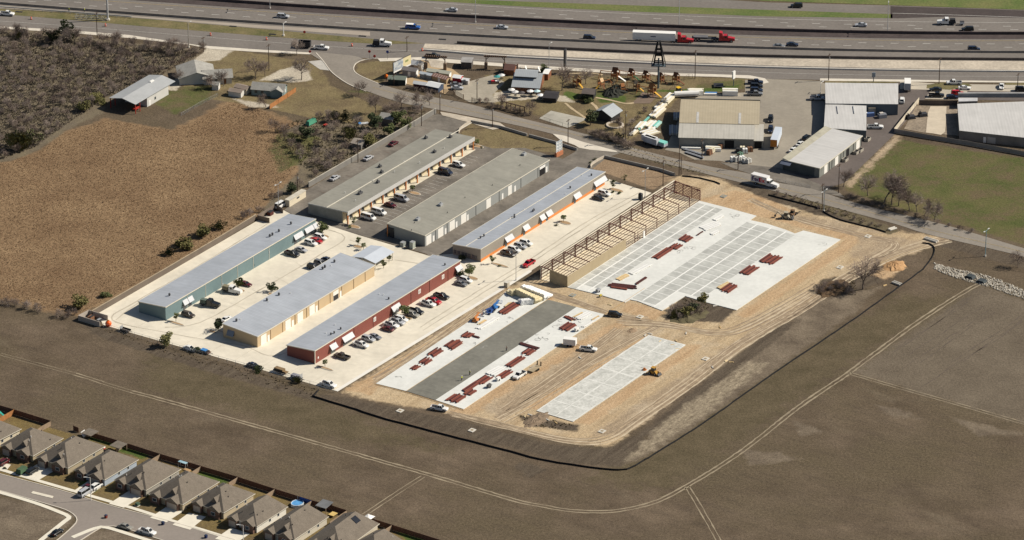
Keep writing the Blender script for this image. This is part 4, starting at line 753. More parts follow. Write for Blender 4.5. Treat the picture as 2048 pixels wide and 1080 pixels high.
house("tan house with brown roof beside the red car's driveway", (66, 912), (127, 876), 13.4, 6.7, TANH, True)
house("tan house with brick front behind the black car and green cover", (136, 936), (210.5, 892), 13.1, 6.8, (0.38, 0.32, 0.22), True)
house("house with pale blue side wall behind the two white vehicles", (209.5, 959.5), (277, 919), 12.3, 6.4, (0.36, 0.41, 0.47), False)
house("house with grey side wall and empty driveway below the blue swing frame", (292.5, 980.5), (362, 938), 12.7, 6.8, (0.33, 0.31, 0.27), False)
house("tan house with grey green backyard behind its roof", (365.5, 1009), (439, 963), 13.4, 6.8, (0.42, 0.35, 0.24), False)
house("tan house with three white roof vents next to the white walled house", (447.5, 1025.5), (510.5, 987), 12.9, 6.8, (0.44, 0.37, 0.26), True)
house("white walled house with a round street lamp standing in front", (514, 1053), (576, 1013), 11.5, 6.3, (0.66, 0.63, 0.56), True, ins=3.0, dorm=False)
house("beige house beside the blue pool and grey garden shelter", (589, 1079), (657.5, 1033), 11.8, 6.6, (0.50, 0.46, 0.38), True, ins=3.0)
house("house with a dark solar panel on its brown roof at the lower edge", (683, 1104), (759, 1047), 13.0, 7.6, (0.50, 0.44, 0.34), True, ins=3.5, ze=3.6)
pm = MB(); hs_ = [o for o in COL.objects if o.get("label", "").startswith("house with a dark solar")][0]
W_, k_ = 13.0, (7.6 - 3.6) / 6.5
pm.hexa([(14, 3.6, 3.6 + k_ * 3.6 + .05), (16.4, 3.6, 3.6 + k_ * 3.6 + .05), (16.4, 5.6, 3.6 + k_ * 5.6 + .05), (14, 5.6, 3.6 + k_ * 5.6 + .05), (14, 3.6, 3.6 + k_ * 3.6 + .15), (16.4, 3.6, 3.6 + k_ * 3.6 + .15), (16.4, 5.6, 3.6 + k_ * 5.6 + .15), (14, 5.6, 3.6 + k_ * 5.6 + .15)])
pm.build("solar_panel", mat("solar_glass", (0.02, 0.023, 0.03), rough=.2), hs_)
house("brown roofed house at the bottom edge beside a green lawn corner", (752, 1118), (812, 1084), 12, 6.4, (0.5, 0.44, 0.34), True, ins=3.0)
def fence(label, px, h, m, posts=True, nm="wooden_fence", cat="fence"):
    P = Gs(px); o = P[0]; Q = [p - o for p in P]; t = thing(nm, label, cat, o)
    mb = MB(); wallribbon(mb, Q, .06, .05, h); mb.build("boards", m, t)
    for a, b in zip(Q, Q[1:]):
        n = max(1, int((b - a).length / 5))
        for i in range(n): p = a.lerp(b, i / n); mb = MB(); mb.box(p.x - .07, p.x + .07, p.y - .07, p.y + .07, 0, h + .08); mb.build("post", m, t)
    return t
FB = mat("brown_fence_boards", (0.115, 0.060, 0.042), rough=0.9, var=0.22, scale=0.9)
FT = mat("pale_fence_boards", (0.28, 0.205, 0.14), rough=0.9, var=0.18, scale=0.9)
FO_ = mat("orange_fence_boards", (0.34, 0.15, 0.055), rough=0.9, var=0.2, scale=0.9)
fence("long dark brown board fence between backyards and mown field", [(170, 871), (246, 894), (321, 918), (402, 942), (476, 964), (550, 988), (624, 1011), (666, 1022), (694, 1031)], 1.85, FB)
fence("brown board fence behind the lowest houses beyond the white canopy", [(717, 1039), (784, 1060), (870, 1087), (930, 1105)], 1.85, FB)
fence("dark red board fence behind the cream house's backyard at far left", [(-30, 812), (28, 829), (102, 852)], 1.9, FB)
fence("orange lit side fence beside the teal slide at far left", [(-30, 866), (0, 846), (29, 829)], 1.9, FO_)
for px, lb in (([(102, 852), (84, 862), (76, 868)], "short weathered side fence ending the cream house's yard"), ([(248, 895), (232, 905)], "short side fence behind the house with brick front"), ([(321, 918), (304, 928)], "short side fence behind the pale blue house"), ([(402, 942), (385, 953)], "short side fence by the blue swing frame"), ([(476, 964), (458, 975)], "short side fence between two tan houses' yards"), ([(550, 988), (524, 1004)], "side fence above the white walled house's roof"), ([(624, 1011), (594, 1030)], "side fence beside the blue pool"), ([(694, 1031), (660, 1053)], "pale side fence around the yellow table's yard"), ([(784, 1060), (748, 1083)], "pale side fence below the dark solar panel house")): fence(lb, px, 1.75, FT)
fence("single brown fence panel standing alone behind a house", [(147, 861), (157.5, 865.5)], 1.8, FB)
# backyard things
def garden(nm, lb, cat, px, parts, rz=AA, group=None):
    t = thing(nm, lb, cat, G(*px), rz, group)
    for (pn, m, f) in parts: mb = MB(); f(mb); mb.build(pn, m, t)
    return t
BLUE = mat("blue_plastic", (0.06, 0.22, 0.50), rough=.5); NAVY = mat("navy_tarp", (0.012, 0.045, 0.20), rough=.6)
POOLW = mat("pool_water", (0.10, 0.30, 0.58), rough=.2, var=.25, scale=.8)
garden("pool", "round blue above ground pool in a fenced backyard", "pool", (595, 1010), [("rim", mat("pool_rim", (0.5, 0.55, 0.6)), lambda m: [m.hexa([(math.cos(a) * 2.3, math.sin(a) * 1.9, 0), (math.cos(a + .4) * 2.3, math.sin(a + .4) * 1.9, 0), (math.cos(a + .4) * 2.1, math.sin(a + .4) * 1.7, 0), (math.cos(a) * 2.1, math.sin(a) * 1.7, 0), (math.cos(a) * 2.3, math.sin(a) * 1.9, .9), (math.cos(a + .4) * 2.3, math.sin(a + .4) * 1.9, .9), (math.cos(a + .4) * 2.1, math.sin(a + .4) * 1.7, .9), (math.cos(a) * 2.1, math.sin(a) * 1.7, .9)]) for a in np.arange(0, 6.2, .4)]),
    ("water", POOLW, lambda m: m.face([(math.cos(a) * 2.12, math.sin(a) * 1.72, .78) for a in np.linspace(0, 6.28, 20)[:-1]]))])
a_ = heading((597, 1001), (624, 1010))
garden("tarp", "dark blue tarp hanging on the fence behind the pool", "tarp", (600, 1003.6), [("sheet", NAVY, lambda m: m.box(0, 4.6, -.12, -.05, .35, 1.75)), ("rope", WHITE, lambda m: m.box(-.8, -.7, -.13, -.1, .1, 1.8))], rz=a_)
garden("garden_shelter", "grey roofed garden shelter in a fenced backyard corner", "shelter", (640, 1020), [("roof", mat("grey_roll_roof", (0.16, 0.165, 0.17)), lambda m: slab_quad(m, [(-.4, -1.9, 2.3), (3.6, -1.9, 2.4), (3.6, 2.2, 2.9), (-.4, 2.2, 2.8)])), ("back_wall", FB, lambda m: m.box(0, 3.4, 1.7, 1.8, 0, 2.6))] + [("post", FT, (lambda x, y: lambda m: m.box(x - .07, x + .07, y - .07, y + .07, 0, 2.4))(x, y)) for x in (0, 3.4) for y in (-1.6,)], rz=BB)
garden("garden_table", "yellow topped square table in a fenced backyard", "table", (666, 1032), [("top", mat("yellow_wood", (0.58, 0.42, 0.15)), lambda m: m.box(-1.2, 1.2, -1.0, 1.0, .72, .8))] + [("leg", FT, (lambda x, y: lambda m: m.box(x - .06, x + .06, y - .06, y + .06, 0, .72))(x, y)) for x in (-1, 1) for y in (-.8, .8)])
garden("canopy", "white square canopy in the yard near the track", "canopy", (737, 1046), [("cover", WHITE, lambda m: m.add([(-1.7, -1.4, 2), (1.7, -1.4, 2), (1.7, 1.4, 2), (-1.7, 1.4, 2), (0, 0, 2.7)], [(0, 1, 4), (1, 2, 4), (2, 3, 4), (3, 0, 4)]))] + [("post", STEEL, (lambda x, y: lambda m: m.box(x - .04, x + .04, y - .04, y + .04, 0, 2))(x, y)) for x in (-1.6, 1.6) for y in (-1.3, 1.3)])
garden("patio_cover", "flat brown patio cover behind the brick front house", "patio cover", (175, 880), [("roof", SHING, lambda m: m.box(-1, 3.2, -2.2, 1.8, 2.3, 2.45))] + [("post", FT, (lambda x, y: lambda m: m.box(x - .07, x + .07, y - .07, y + .07, 0, 2.3))(x, y)) for x in (3,) for y in (-2, 1.6)])
garden("patio_cover", "flat brown patio cover behind the pale blue house", "patio cover", (232, 905), [("roof", SHING, lambda m: m.box(-1, 3.2, -2.2, 1.8, 2.3, 2.45))] + [("post", FT, (lambda x, y: lambda m: m.box(x - .07, x + .07, y - .07, y + .07, 0, 2.3))(x, y)) for x in (3,) for y in (-2, 1.6)])
garden("tarp", "crumpled white tarp lying over a backyard fence corner", "tarp", (167, 872), [("sheet", WHITE, lambda m: m.add([(-1, -.8, .1), (1, -.9, .3), (1.3, .6, 1.6), (-.3, .9, 1.2), (0, 0, 1.0)], [(0, 1, 4), (1, 2, 4), (2, 3, 4), (3, 0, 4)]))])
garden("swing_frame", "pale blue swing frame in front of the backyard fence", "swing", (366, 936), [("beam", mat("pale_blue_paint", (0.28, 0.42, 0.48)), lambda m: m.box(-1.5, 1.5, -.6, .6, 2.0, 2.15))] + [("leg", STEEL, (lambda x, y: lambda m: m.bar((x, y, 0), (x, y * .5, 2.0), .1))(x, y)) for x in (-1.4, 1.4) for y in (-.7, .7)], rz=BB)
garden("slide", "teal plastic slide in the far left backyard", "slide", (5, 834), [("chute", mat("teal_plastic", (0.03, 0.30, 0.24), rough=.4), lambda m: m.hexa([(-1.4, -.35, .2), (1.2, -.35, 1.6), (1.2, .35, 1.6), (-1.4, .35, .2), (-1.4, -.35, .3), (1.2, -.35, 1.7), (1.2, .35, 1.7), (-1.4, .35, .3)])), ("ladder", FT, lambda m: m.bar((1.9, 0, 0), (1.2, 0, 1.7), .5, .1))], rz=BB + math.pi)
garden("grill", "red and white garden grill beside a tan house corner", "grill", (208, 901), [("bowl", mat("red_enamel", (0.5, 0.04, 0.02)), lambda m: m.box(-.4, .4, -.3, .3, .6, 1.0)), ("lid", WHITE, lambda m: m.frust(-.4, .4, -.3, .3, 1.0, 1.3, .1, .1, .08)), ("stand", DARKM, lambda m: m.box(-.35, .35, -.25, .25, 0, .6))])
garden("lumber_pile", "small pile of pale boards by the blue swing frame", "pile", (374, 941), [("boards", mat("fresh_boards", (0.50, 0.33, 0.17)), lambda m: [m.box(-1.2, 1.2, -.5 + i * .28, -.28 + i * .28, 0, .3 + .06 * (i % 2)) for i in range(4)])], rz=BB)
for px, lb, c in (((44, 946), "green covered trailer parked beside the black car", (0.06, 0.11, 0.06)),):
    garden("covered_trailer", lb, "trailer", px, [("cover", mat("green_cover", c), lambda m: m.frust(-1.9, 1.9, -1.1, 1.1, .5, 1.9, .3, .4, .25)), ("frame", DARKM, lambda m: m.box(-2, 2.6, -.9, .9, .35, .5)), ("wheel", TYRE, lambda m: m.tube((0, -1.05, .33), (0, -.8, .33), .33, 10)), ("wheel", TYRE, lambda m: m.tube((0, 1.05, .33), (0, .8, .33), .33, 10))], rz=AA)
for px, lb, c in (((326, 1049.5), "dark blue wheeled bin standing at the street kerb", (0.012, 0.02, 0.06)), ((412, 1076), "navy wheeled bin at the kerb near the bottom edge", (0.01, 0.02, 0.09)), ((212, 1036), "small dark red bin lying in the street", (0.18, 0.03, 0.02))):
    garden("wheeled_bin", lb, "bin", px, [("body", mat("bin_%d" % int(c[0] * 1000 + c[2] * 100), c, rough=.5), lambda m: m.frust(-.33, .33, -.35, .35, .05, 1.0, -.06, -.06, -.05)), ("lid", mat("bin_lid", (0.02, 0.04, 0.09), rough=.5), lambda m: m.box(-.4, .42, -.4, .4, 1.0, 1.08))])
garden("transformer_box", "green transformer box on the front lawn by a driveway", "utility box", (275, 1011), [("cabinet", mat("transformer_green", (0.06, 0.10, 0.065)), lambda m: m.box(-.6, .6, -.5, .5, .1, 1.0)), ("base", KERB, lambda m: m.box(-.8, .8, -.7, .7, 0, .1))])
# ------------------------------------------------------------------ buildings between the side road and the highway, and the farmstead
def frame3(NL, NR, FR=None):
    a, b = G(*NL), G(*NR); ang = math.atan2(b.y - a.y, b.x - a.x); L = (b - a).length
    D = local(G(*FR), a, ang)[1] if FR else 0
    return a, ang, L, D
def gable_parts(t, L, D, h, hr, wm, rm, axis='x', over=.3, x0=0, y0=0, nm="roof", walls=True, split=.5):
    """gabled block in the thing's frame; axis: direction of the ridge"""
    X = (lambda u, v, z: (x0 + u, y0 + v, z)) if axis == 'x' else (lambda u, v, z: (x0 + v, y0 + u, z))
    l, d = (L, D) if axis == 'x' else (D, L); m_ = d * split
    if walls:
        mb = MB(); mb.add([X(0, 0, 0), X(l, 0, 0), X(l, d, 0), X(0, d, 0), X(0, 0, h), X(l, 0, h), X(l, d, h), X(0, d, h), X(0, m_, hr - .05), X(l, m_, hr - .05)], [(0, 1, 5, 4), (1, 2, 6, 9, 5), (2, 3, 7, 6), (3, 0, 4, 8, 7)])
        mb.build("wall", wm, t)
    mb = MB(); k1 = (hr - h) / m_; k2 = (hr - h) / (d - m_); e = over
    slab_quad(mb, [X(-e, -e, h - k1 * e + .1), X(l + e, -e, h - k1 * e + .1), X(l + e, m_, hr + .1), X(-e, m_, hr + .1)], .1)
    slab_quad(mb, [X(-e, m_ + .001, hr + .1), X(l + e, m_ + .001, hr + .1), X(l + e, d + e, h - k2 * e + .1), X(-e, d + e, h - k2 * e + .1)], .1)
    return mb.build(nm, rm, t)
def gable_shed(nm, lb, cat, NL, NR, FR, h, hr, wm, rm, axis='x', over=.2, group=None, door=None, split=.5):
    o, ang, L, D = frame3(NL, NR, FR); t = thing(nm, lb, cat, o, ang, group); gable_parts(t, L, D, h, hr, wm, rm, axis, over, split=split)
    if door: mb = MB(); mb.box(L * .5 - .5, L * .5 + .5, -.06, .02, .05, 2.0); mb.build("door", door, t)
    return t, L, D
def block(nm, lb, cat, roofpx, z, wm, rm, over=0.12, lip=.25, kind=None):
    """walls straight down from a roof outline seen in the photo"""
    P = Gs(roofpx, z); o = Vector((P[0].x, P[0].y, 0)); Q = [(p.x - o.x, p.y - o.y) for p in P]
    A2 = sum(Q[i][0] * Q[(i + 1) % len(Q)][1] - Q[(i + 1) % len(Q)][0] * Q[i][1] for i in range(len(Q)))
    if A2 < 0: Q = Q[::-1]
    t = thing(nm, lb, cat, o); mb = MB(); mb.prism(Q, 0, z); mb.build("wall", wm, t)
    c = (sum(q[0] for q in Q) / len(Q), sum(q[1] for q in Q) / len(Q)); R = [(q[0] + (q[0] - c[0]) * .006 * over / .12, q[1] + (q[1] - c[1]) * .006 * over / .12) for q in Q]
    mb = MB(); mb.prism(R, z + .004, z + .12); mb.build("roof", rm, t); return t, o
RF_T = mat("tan_metal_roof", (0.39, 0.335, 0.24), rough=.6, var=.06, ribs=(0, 1.0, .06)); RF_S = mat("silver_metal_roof", (0.43, 0.41, 0.365), rough=.55, var=.06, streak=.08, ribs=(0, 1.0, .06)); RF_L = mat("light_grey_roof", (0.50, 0.49, 0.475), rough=.55, var=.07, scale=.12, streak=.07, ribs=(0, 1.1, .05))
GREYW = mat("warehouse_grey_wall", (0.24, 0.235, 0.215), rough=.7, var=.06, ribs=(0, .4, .07)); BLUEW = mat("blue_grey_wall", (0.105, 0.125, 0.14), rough=.7, var=.1, ribs=(0, .4, .1))
# builders' merchant
o, ang = G(1358, 294), heading((1358, 294), (1509, 297.6)); t = thing("lumber_store", "large tan and silver roofed store with stacked white boards alongside", "building", o, ang)
Lm = local(G(1512.5, 279.2, 3.9), o, ang)[0]; y1 = local(G(1360, 246, 4.9), o, ang)[1]; y2 = local(G(1365, 223, 5.9), o, ang)[1]; y3 = local(G(1366, 199, 4.9), o, ang)[1]
mb = MB(); mb.add([(0, 0, 0), (Lm - 1, 0, 0), (Lm - 1, y3, 0), (0, y3, 0), (0, 0, 3.8), (Lm - 1, 0, 3.8), (0, y1, 4.8), (Lm - 1, y1, 4.8), (0, y2, 5.8), (Lm - 1, y2, 5.8), (0, y3, 4.8), (Lm - 1, y3, 4.8)], [(0, 1, 5, 4), (1, 2, 11, 9, 7, 5), (2, 3, 10, 11), (3, 0, 4, 6, 8, 10)]); mb.build("wall", GREYW, t)
mb = MB(); slab_quad(mb, [(-.3, -.3, 3.85), (Lm - .7, -.3, 3.85), (Lm - .7, y1, 4.85), (-.3, y1, 4.85)]); mb.build("lean_to_roof", RF_S, t)
mb = MB(); slab_quad(mb, [(-.3, y1, 5.05), (Lm + .9, y1, 5.05), (Lm + .9, y2, 5.95), (-.3, y2, 5.95)]); slab_quad(mb, [(-.3, y2 + .001, 5.95), (Lm + .9, y2 + .001, 5.95), (Lm + .9, y3 + .3, 4.95), (-.3, y3 + .3, 4.95)]); mb.build("roof", RF_T, t)
mb = MB(); mb.box(-.4, Lm + 1.0, y3 + .3, y3 + .5, 3.9, 5.25); mb.build("parapet", mat("dark_blue_parapet", (0.05, 0.06, 0.07)), t)
for fx in (.21, .76): mb = MB(); x = Lm * fx; slab_quad(mb, [(x, y1 + .2, 5.16), (x + .9, y1 + .2, 5.16), (x + .9, y2 - .2, 5.98), (x, y2 - .2, 5.98)], .1); mb.build("skylight", mat("skylight", (0.45, 0.44, 0.42), rough=.4), t)
for fx in (.09, .31): mb = MB(); x = Lm * fx; slab_quad(mb, [(x, 5, 4.18), (x + .8, 5, 4.18), (x + .8, 8.5, 4.47), (x, 8.5, 4.47)], .1); mb.build("skylight", mat("skylight", (0.45, 0.44, 0.42)), t)
xd = vplane(1449, 297, o, ang)[0]; mb = MB(); mb.box(xd, xd + 3.4, -.06, .02, 0, 3.1); mb.build("open_door", mat("open_bay_dark", (0.012, 0.011, 0.012)), t)
xd = vplane(1503, 297, o, ang)[0]; mb = MB(); mb.box(Lm - 1, Lm + 2.4, .5, 14, 0, 3.2); mb.build("side_wing", GREYW, t); mb = MB(); slab_quad(mb, [(Lm - .9, -.2, 3.25), (Lm + 2.6, -.2, 3.25), (Lm + 2.6, 14.2, 3.65), (Lm - .9, 14.2, 3.65)]); mb.build("wing_roof", RF_S, t)
mb = MB(); mb.box(Lm - .6, Lm + 2.0, .42, .49, 0, 2.6); mb.build("open_door", mat("open_bay_dark", (0.012, 0.011, 0.012)), t)
mb = MB(); mb.box(Lm * .14, Lm * .99, y3 + 1.5, y3 + 1.7, 0, 2.2); mb.build("back_wall", mat("tan_yard_wall", (0.42, 0.32, 0.22)), t)
# white L-shaped workshops
t, o = block("workshop", "white roofed workshop block nearest the frontage road", "building", [(1650.5, 166), (1796, 167.5), (1796, 208.7), (1651.5, 207.2)], 4.3, BLUEW, RF_L)
mb = MB(); p = G(1733, 231) - o; q = G(1751, 231.5) - o; mb.box(p.x + .6, q.x, p.y - .1, p.y + .5, 0, 3.0); mb.build("roll_up_door", mat("tan_door", (0.30, 0.26, 0.20)), t)
t, o = block("workshop", "white roofed middle workshop joined between the two others", "building", [(1651, 209), (1732.5, 212), (1732.5, 261.5), (1690, 259), (1648, 256)], 3.9, BLUEW, RF_L)
for fx in (.27, .68):
    mb = MB(); x = fx * 14.5; mb.box(x, x + .18, -9.0, -2.0, 3.95, 4.3); mb.build("roof_seam", STEEL, t)
ws = Shed("workshop", "long slanted pale roofed workshop with white roll doors by grass field", (1638.5, 356), (1725, 272.5), 14.6, 3.75, 3.9, mat("grey_green_wall", (0.20, 0.205, 0.185), ribs=(0, .4, .07)), RF_L, ang=rad(59.5))
for (x0, y0, x1, y1_) in ((1648, 350, 1654.5, 343), (1669.5, 332, 1676, 326), (1712, 300, 1719, 293)):
    a, b = ws.s_(x0, y0)[0], ws.s_(x1, y1_)[0]; ws.door(a, b, 3.2)
a = ws.s_(1692, 314)[0]; ws.door(a, a + 2.4, 3.0, "roll_up_door", mat("open_bay_dark", (0.012, 0.011, 0.012)))
for (x, y) in ((1658, 343), (1663, 339), (1681, 324), (1686, 320), (1706, 303), (1722, 291)): a = ws.s_(x, y)[0]; ws.door(a, a + .25, 3.5, "downpipe", DARKM, y=-.1)
mb = MB(); mb.box(-.06, 0, 2.0, 14.6, 0, 3.6); mb.build("end_panel", mat("dark_green_panel", (0.075, 0.085, 0.085), ribs=(1, .4, .08)), ws.t)
mb = MB(); slab_quad(mb, [(-2.0, 11, 3.0), (-.1, 11, 3.7), (-.1, 15, 3.7), (-2.0, 15, 3.0)]); mb.build("porch_roof", mat("blue_porch_roof", (0.10, 0.12, 0.17)), ws.t)
mb = MB(); slab_quad(mb, [(0, 12.2, 4.02), (ws.L, 12.2, 4.02), (ws.L, 14.9, 4.5), (0, 14.9, 4.5)], .08); mb.build("parapet_slope", mat("tan_flashing", (0.36, 0.34, 0.27)), ws.t)
for px, lb in (((1690, 322), "pale open skip at the workshop's first open door"), ((1712, 307), "grey skip beside the workshop's white door"), ((1720, 303), "narrow pale skip nearest the workshop's far end"), ((1735, 281), "wooden crate box at the workshop corner by the grass")):
    junk("skip", lb, "skip", px, [("side", mat("skip_pale", (0.34, 0.31, 0.26)), (-1.2, 1.2, -.8, -.7, 0, 1.1)), ("side", mat("skip_pale", (0.34, 0.31, 0.26)), (-1.2, 1.2, .7, .8, 0, 1.1)), ("end", mat("skip_pale", (0.34, 0.31, 0.26)), (-1.2, -1.1, -.7, .7, 0, 1.1)), ("end", mat("skip_pale", (0.34, 0.31, 0.26)), (1.1, 1.2, -.7, .7, 0, 1.1)), ("load", DARKM, (-1.1, 1.1, -.7, .7, .02, .75))], rz=rad(59))
# big pale building and walled yard at the right edge
t, o = block("warehouse", "wide pale roofed warehouse running out of the photo's right edge", "building", [(1915.5, 208.5), (1919.5, 261.5), (2048, 275.5), (2160, 288), (2160, 203), (2048, 203.7)], 3.6, mat("stone_grey_wall", (0.20, 0.185, 0.165), ribs=(0, 6, .1)), RF_L)
p = G(1916, 209) - o; mb = MB(); mb.box(p.x, p.x + 50, p.y + .6, p.y + 1.6, 2.5, 4.2); mb.build("parapet", mat("grey_parapet", (0.30, 0.30, 0.30)), t)
d0 = heading((1919, 277), (2048, 291)); q = G(1975, 283) - o
for (px, w, h, m, nm) in (((1967, 283.5), 1.0, 2.2, WHITE, "door"), ((1975, 284.5), 3.0, 2.4, mat("pale_roll_door", (0.40, 0.38, 0.35)), "roll_up_door")):
    P_, z_ = G(*px) - o, 0; mb = MB(); e = Vector((math.cos(d0), math.sin(d0), 0)); n = Vector((e.y, -e.x, 0)); base = (G(1919.5, 261.5, 3.6) - o); base.z = 0; s = (P_ - base).dot(e); a0 = base + e * s + n * -.3; b0 = a0 + e * w
    mb.hexa([a0 + n * .38, b0 + n * .38, b0, a0, a0 + n * .38 + Vector((0, 0, h)), b0 + n * .38 + Vector((0, 0, h)), b0 + Vector((0, 0, h)), a0 + Vector((0, 0, h))]); mb.build(nm, m, t)
fence("long grey panel fence below the walled yard and warehouse", [(1788, 266), (1850, 277), (1930, 290), (2048, 311.5), (2140, 329)], 1.75, mat("grey_panel_fence", (0.27, 0.245, 0.225), var=.1), nm="panel_fence")
fence("pale slatted panel fence on the left side of the walled yard", [(1788, 266), (1812, 236), (1838, 204)], 1.9, mat("cream_panel_fence", (0.52, 0.46, 0.36), var=.08), nm="panel_fence")
fence("dark braced gate fence at the top of the walled yard", [(1838, 210), (1875, 211), (1915, 211)], 2.0, mat("dark_gate", (0.085, 0.07, 0.065), var=.2), nm="gate_fence")
t, o = block("low_building", "low flat roofed annex in front of the pale warehouse", "building", [(1917, 196), (1955, 196), (1955, 202.5), (1917, 203.5)], 2.8, GREYW, mat("pale_annex_roof", (0.46, 0.46, 0.47)))
# the store by the playsets: red brown shop with metal roof and raised middle
o, ang, L, D = frame3((1025, 184), (1079, 187.2), (1086, 172)); D = 13.0
t = thing("garden_store", "rustic store with blue grey metal roof by the patio umbrellas", "building", o, ang); RFM = mat("blue_metal_roof", (0.34, 0.365, 0.385), rough=.5, var=.06, ribs=(0, .7, .07)); RUW = mat("rustic_wall", (0.20, 0.085, 0.045), var=.2)
mb = MB(); mb.add([(0, 0, 0), (L, 0, 0), (L, D, 0), (0, D, 0), (0, 0, 2.6), (L, 0, 2.6), (L, D, 2.6), (0, D, 2.6), (0, D / 2, 5.0), (L, D / 2, 5.0)], [(0, 1, 5, 4), (1, 2, 6, 9, 5), (2, 3, 7, 6), (3, 0, 4, 8, 7)]); mb.build("wall", RUW, t)
mb = MB(); slab_quad(mb, [(-.4, -.8, 2.45), (L + .3, -.8, 2.45), (L + .3, D / 2, 5.2), (-.4, D / 2, 5.2)]); slab_quad(mb, [(-.4, D / 2 + .001, 5.2), (L + .3, D / 2 + .001, 5.2), (L + .3, D + .6, 2.5), (-.4, D + .6, 2.5)]); mb.build("roof", RFM, t)
mb = MB(); mb.box(.4, L * .82, D * .30, D * .72, 3.4, 5.3); mb.build("shaded_clerestory", DARKM, t)  # window band as one dark box, the eave's shade put into its colour
mb = MB(); slab_quad(mb, [(.1, D * .24, 5.1), (L * .86, D * .24, 5.1), (L * .86, D * .52, 6.2), (.1, D * .52, 6.2)]); slab_quad(mb, [(.1, D * .52 + .001, 6.2), (L * .86, D * .52 + .001, 6.2), (L * .86, D * .8, 5.1), (.1, D * .8, 5.1)]); mb.build("raised_roof", RFM, t)
mb = MB(); mb.box(.1, .7, D * .7, D * .7 + .6, 3, 7.4); mb.build("chimney", BRICK, t)
for fx in (.3, .78): mb = MB(); mb.add([(L * fx - .7, D + .2, 3.2), (L * fx + .7, D + .2, 3.2), (L * fx, D + .2, 5.6), (L * fx - .7, D - 1, 3.6), (L * fx + .7, D - 1, 3.6), (L * fx, D - 2, 5.6)], [(0, 1, 2), (3, 0, 2, 5), (1, 4, 5, 2)]); mb.build("gable_peak", WHITE, t)
for k in range(5): mb = MB(); x = 1 + k * (L - 2) / 4; mb.box(x - .1, x + .1, -.7, -.5, 0, 2.4); mb.build("porch_post", WOOD, t)
gable_shed("porch_shelter", "white roofed lean-to beside the rustic store's brick side", "shelter", (1086, 160), (1096, 161), (1097, 150), 2.6, 2.9, RUW, WHITE)
gable_shed("brown_kiosk", "brown hip roofed kiosk next to the rustic store", "kiosk", (1008, 150), (1028, 151.5), (1030, 142), 2.2, 3.6, RUW, mat("brown_shakes", (0.12, 0.062, 0.05), var=.15))
def umbrella(px, lb, c, s=1.0):
    t = thing("patio_umbrella", lb, "umbrella", G(*px), 0, "patio umbrellas by the rustic store"); m = mat("canvas_%d_%d" % (int(c[0] * 100), int(c[2] * 100)), c)
    mb = MB(); n = 8; r = 1.35 * s; mb.add([(math.cos(6.283 * i / n) * r, math.sin(6.283 * i / n) * r, 2.0) for i in range(n)] + [(0, 0, 2.65)], [(i, (i + 1) % n, n) for i in range(n)]); mb.build("canopy", m, t)
    mb = MB(); mb.tube((0, 0, 0), (0, 0, 2.6), .05, 6); mb.build("pole", STEEL, t); mb = MB(); mb.tube((0, 0, .68), (0, 0, .74), .6, 10); mb.build("table", DARKM, t)
for px, lb, c in (((1023, 189), "white patio umbrella nearest the caliche lot", (0.72, 0.70, 0.66)), ((1030.5, 193.5), "small white patio umbrella second from the caliche lot", (0.62, 0.6, 0.58)), ((1043, 195), "dark closed patio umbrella in the middle of the patio", (0.09, 0.08, 0.08)), ((1060.5, 192), "tall white patio umbrella before the store's right half", (0.76, 0.75, 0.73)), ((1074, 192), "white and teal patio umbrella by the store corner", (0.45, 0.60, 0.63)), ((1081, 200), "wide white patio umbrella farthest from the lot", (0.74, 0.74, 0.74)), ((994, 163), "teal patio umbrella on the caliche lot edge", (0.05, 0.26, 0.26)), ((1003, 160), "white patio umbrella beside the brown kiosk", (0.7, 0.7, 0.7))): umbrella(px, lb, c)
junk("market_stall", "colourful stall of red and white goods on the caliche lot", "stall", (990, 167), [("counter", WOOD, (-1.5, 1.5, -.6, .6, 0, .8)), ("goods", mat("red_goods", (0.45, 0.03, 0.05)), (-1.4, -.2, -.5, .5, .8, 1.3)), ("goods", WHITE, (.1, 1.4, -.5, .5, .8, 1.2))], rz=.1)
# gateway pergolas on the frontage
STONE = mat("gate_stone", (0.17, 0.12, 0.085), var=.25, scale=1.5)
def gateway(lb, p0, p1):
    a, b = G(*p0), G(*p1); ang = math.atan2(b.y - a.y, b.x - a.x); L = (b - a).length; t = thing("gateway", lb, "gateway", a, ang)
    for x in (0, L): mb = MB(); mb.box(x - .6, x + .6, -.6, .6, 0, 2.6); mb.build("pillar", STONE, t); mb = MB(); mb.box(x - .16, x + .16, -.16, .16, 2.6, 5.0); mb.build("post", WOOD, t)
    for y in (-.35, .35): mb = MB(); mb.box(-.8, L + .8, y - .1, y + .1, 5.0, 5.35); mb.build("beam", mat("dark_beam", (0.06, 0.035, 0.025)), t)
    for s in (0, 1): mb = MB(); mb.bar((.1 + s * (L - .2), 0, 3.9), (1.1 + s * (L - 2.2), 0, 5.0), .2); mb.build("brace", mat("dark_beam", (0.06, 0.035, 0.025)), t)
    for k in range(12): mb = MB(); x = -.6 + k * (L + 1.2) / 11; mb.box(x - .07, x + .07, -.7, .7, 5.35, 5.5); mb.build("rafter", WOOD, t)
gateway("timber gateway on stone pillars by the display sheds", (852, 138), (890, 139.5)); gateway("timber gateway on stone pillars next to the rustic store", (972, 138), (1009, 139))
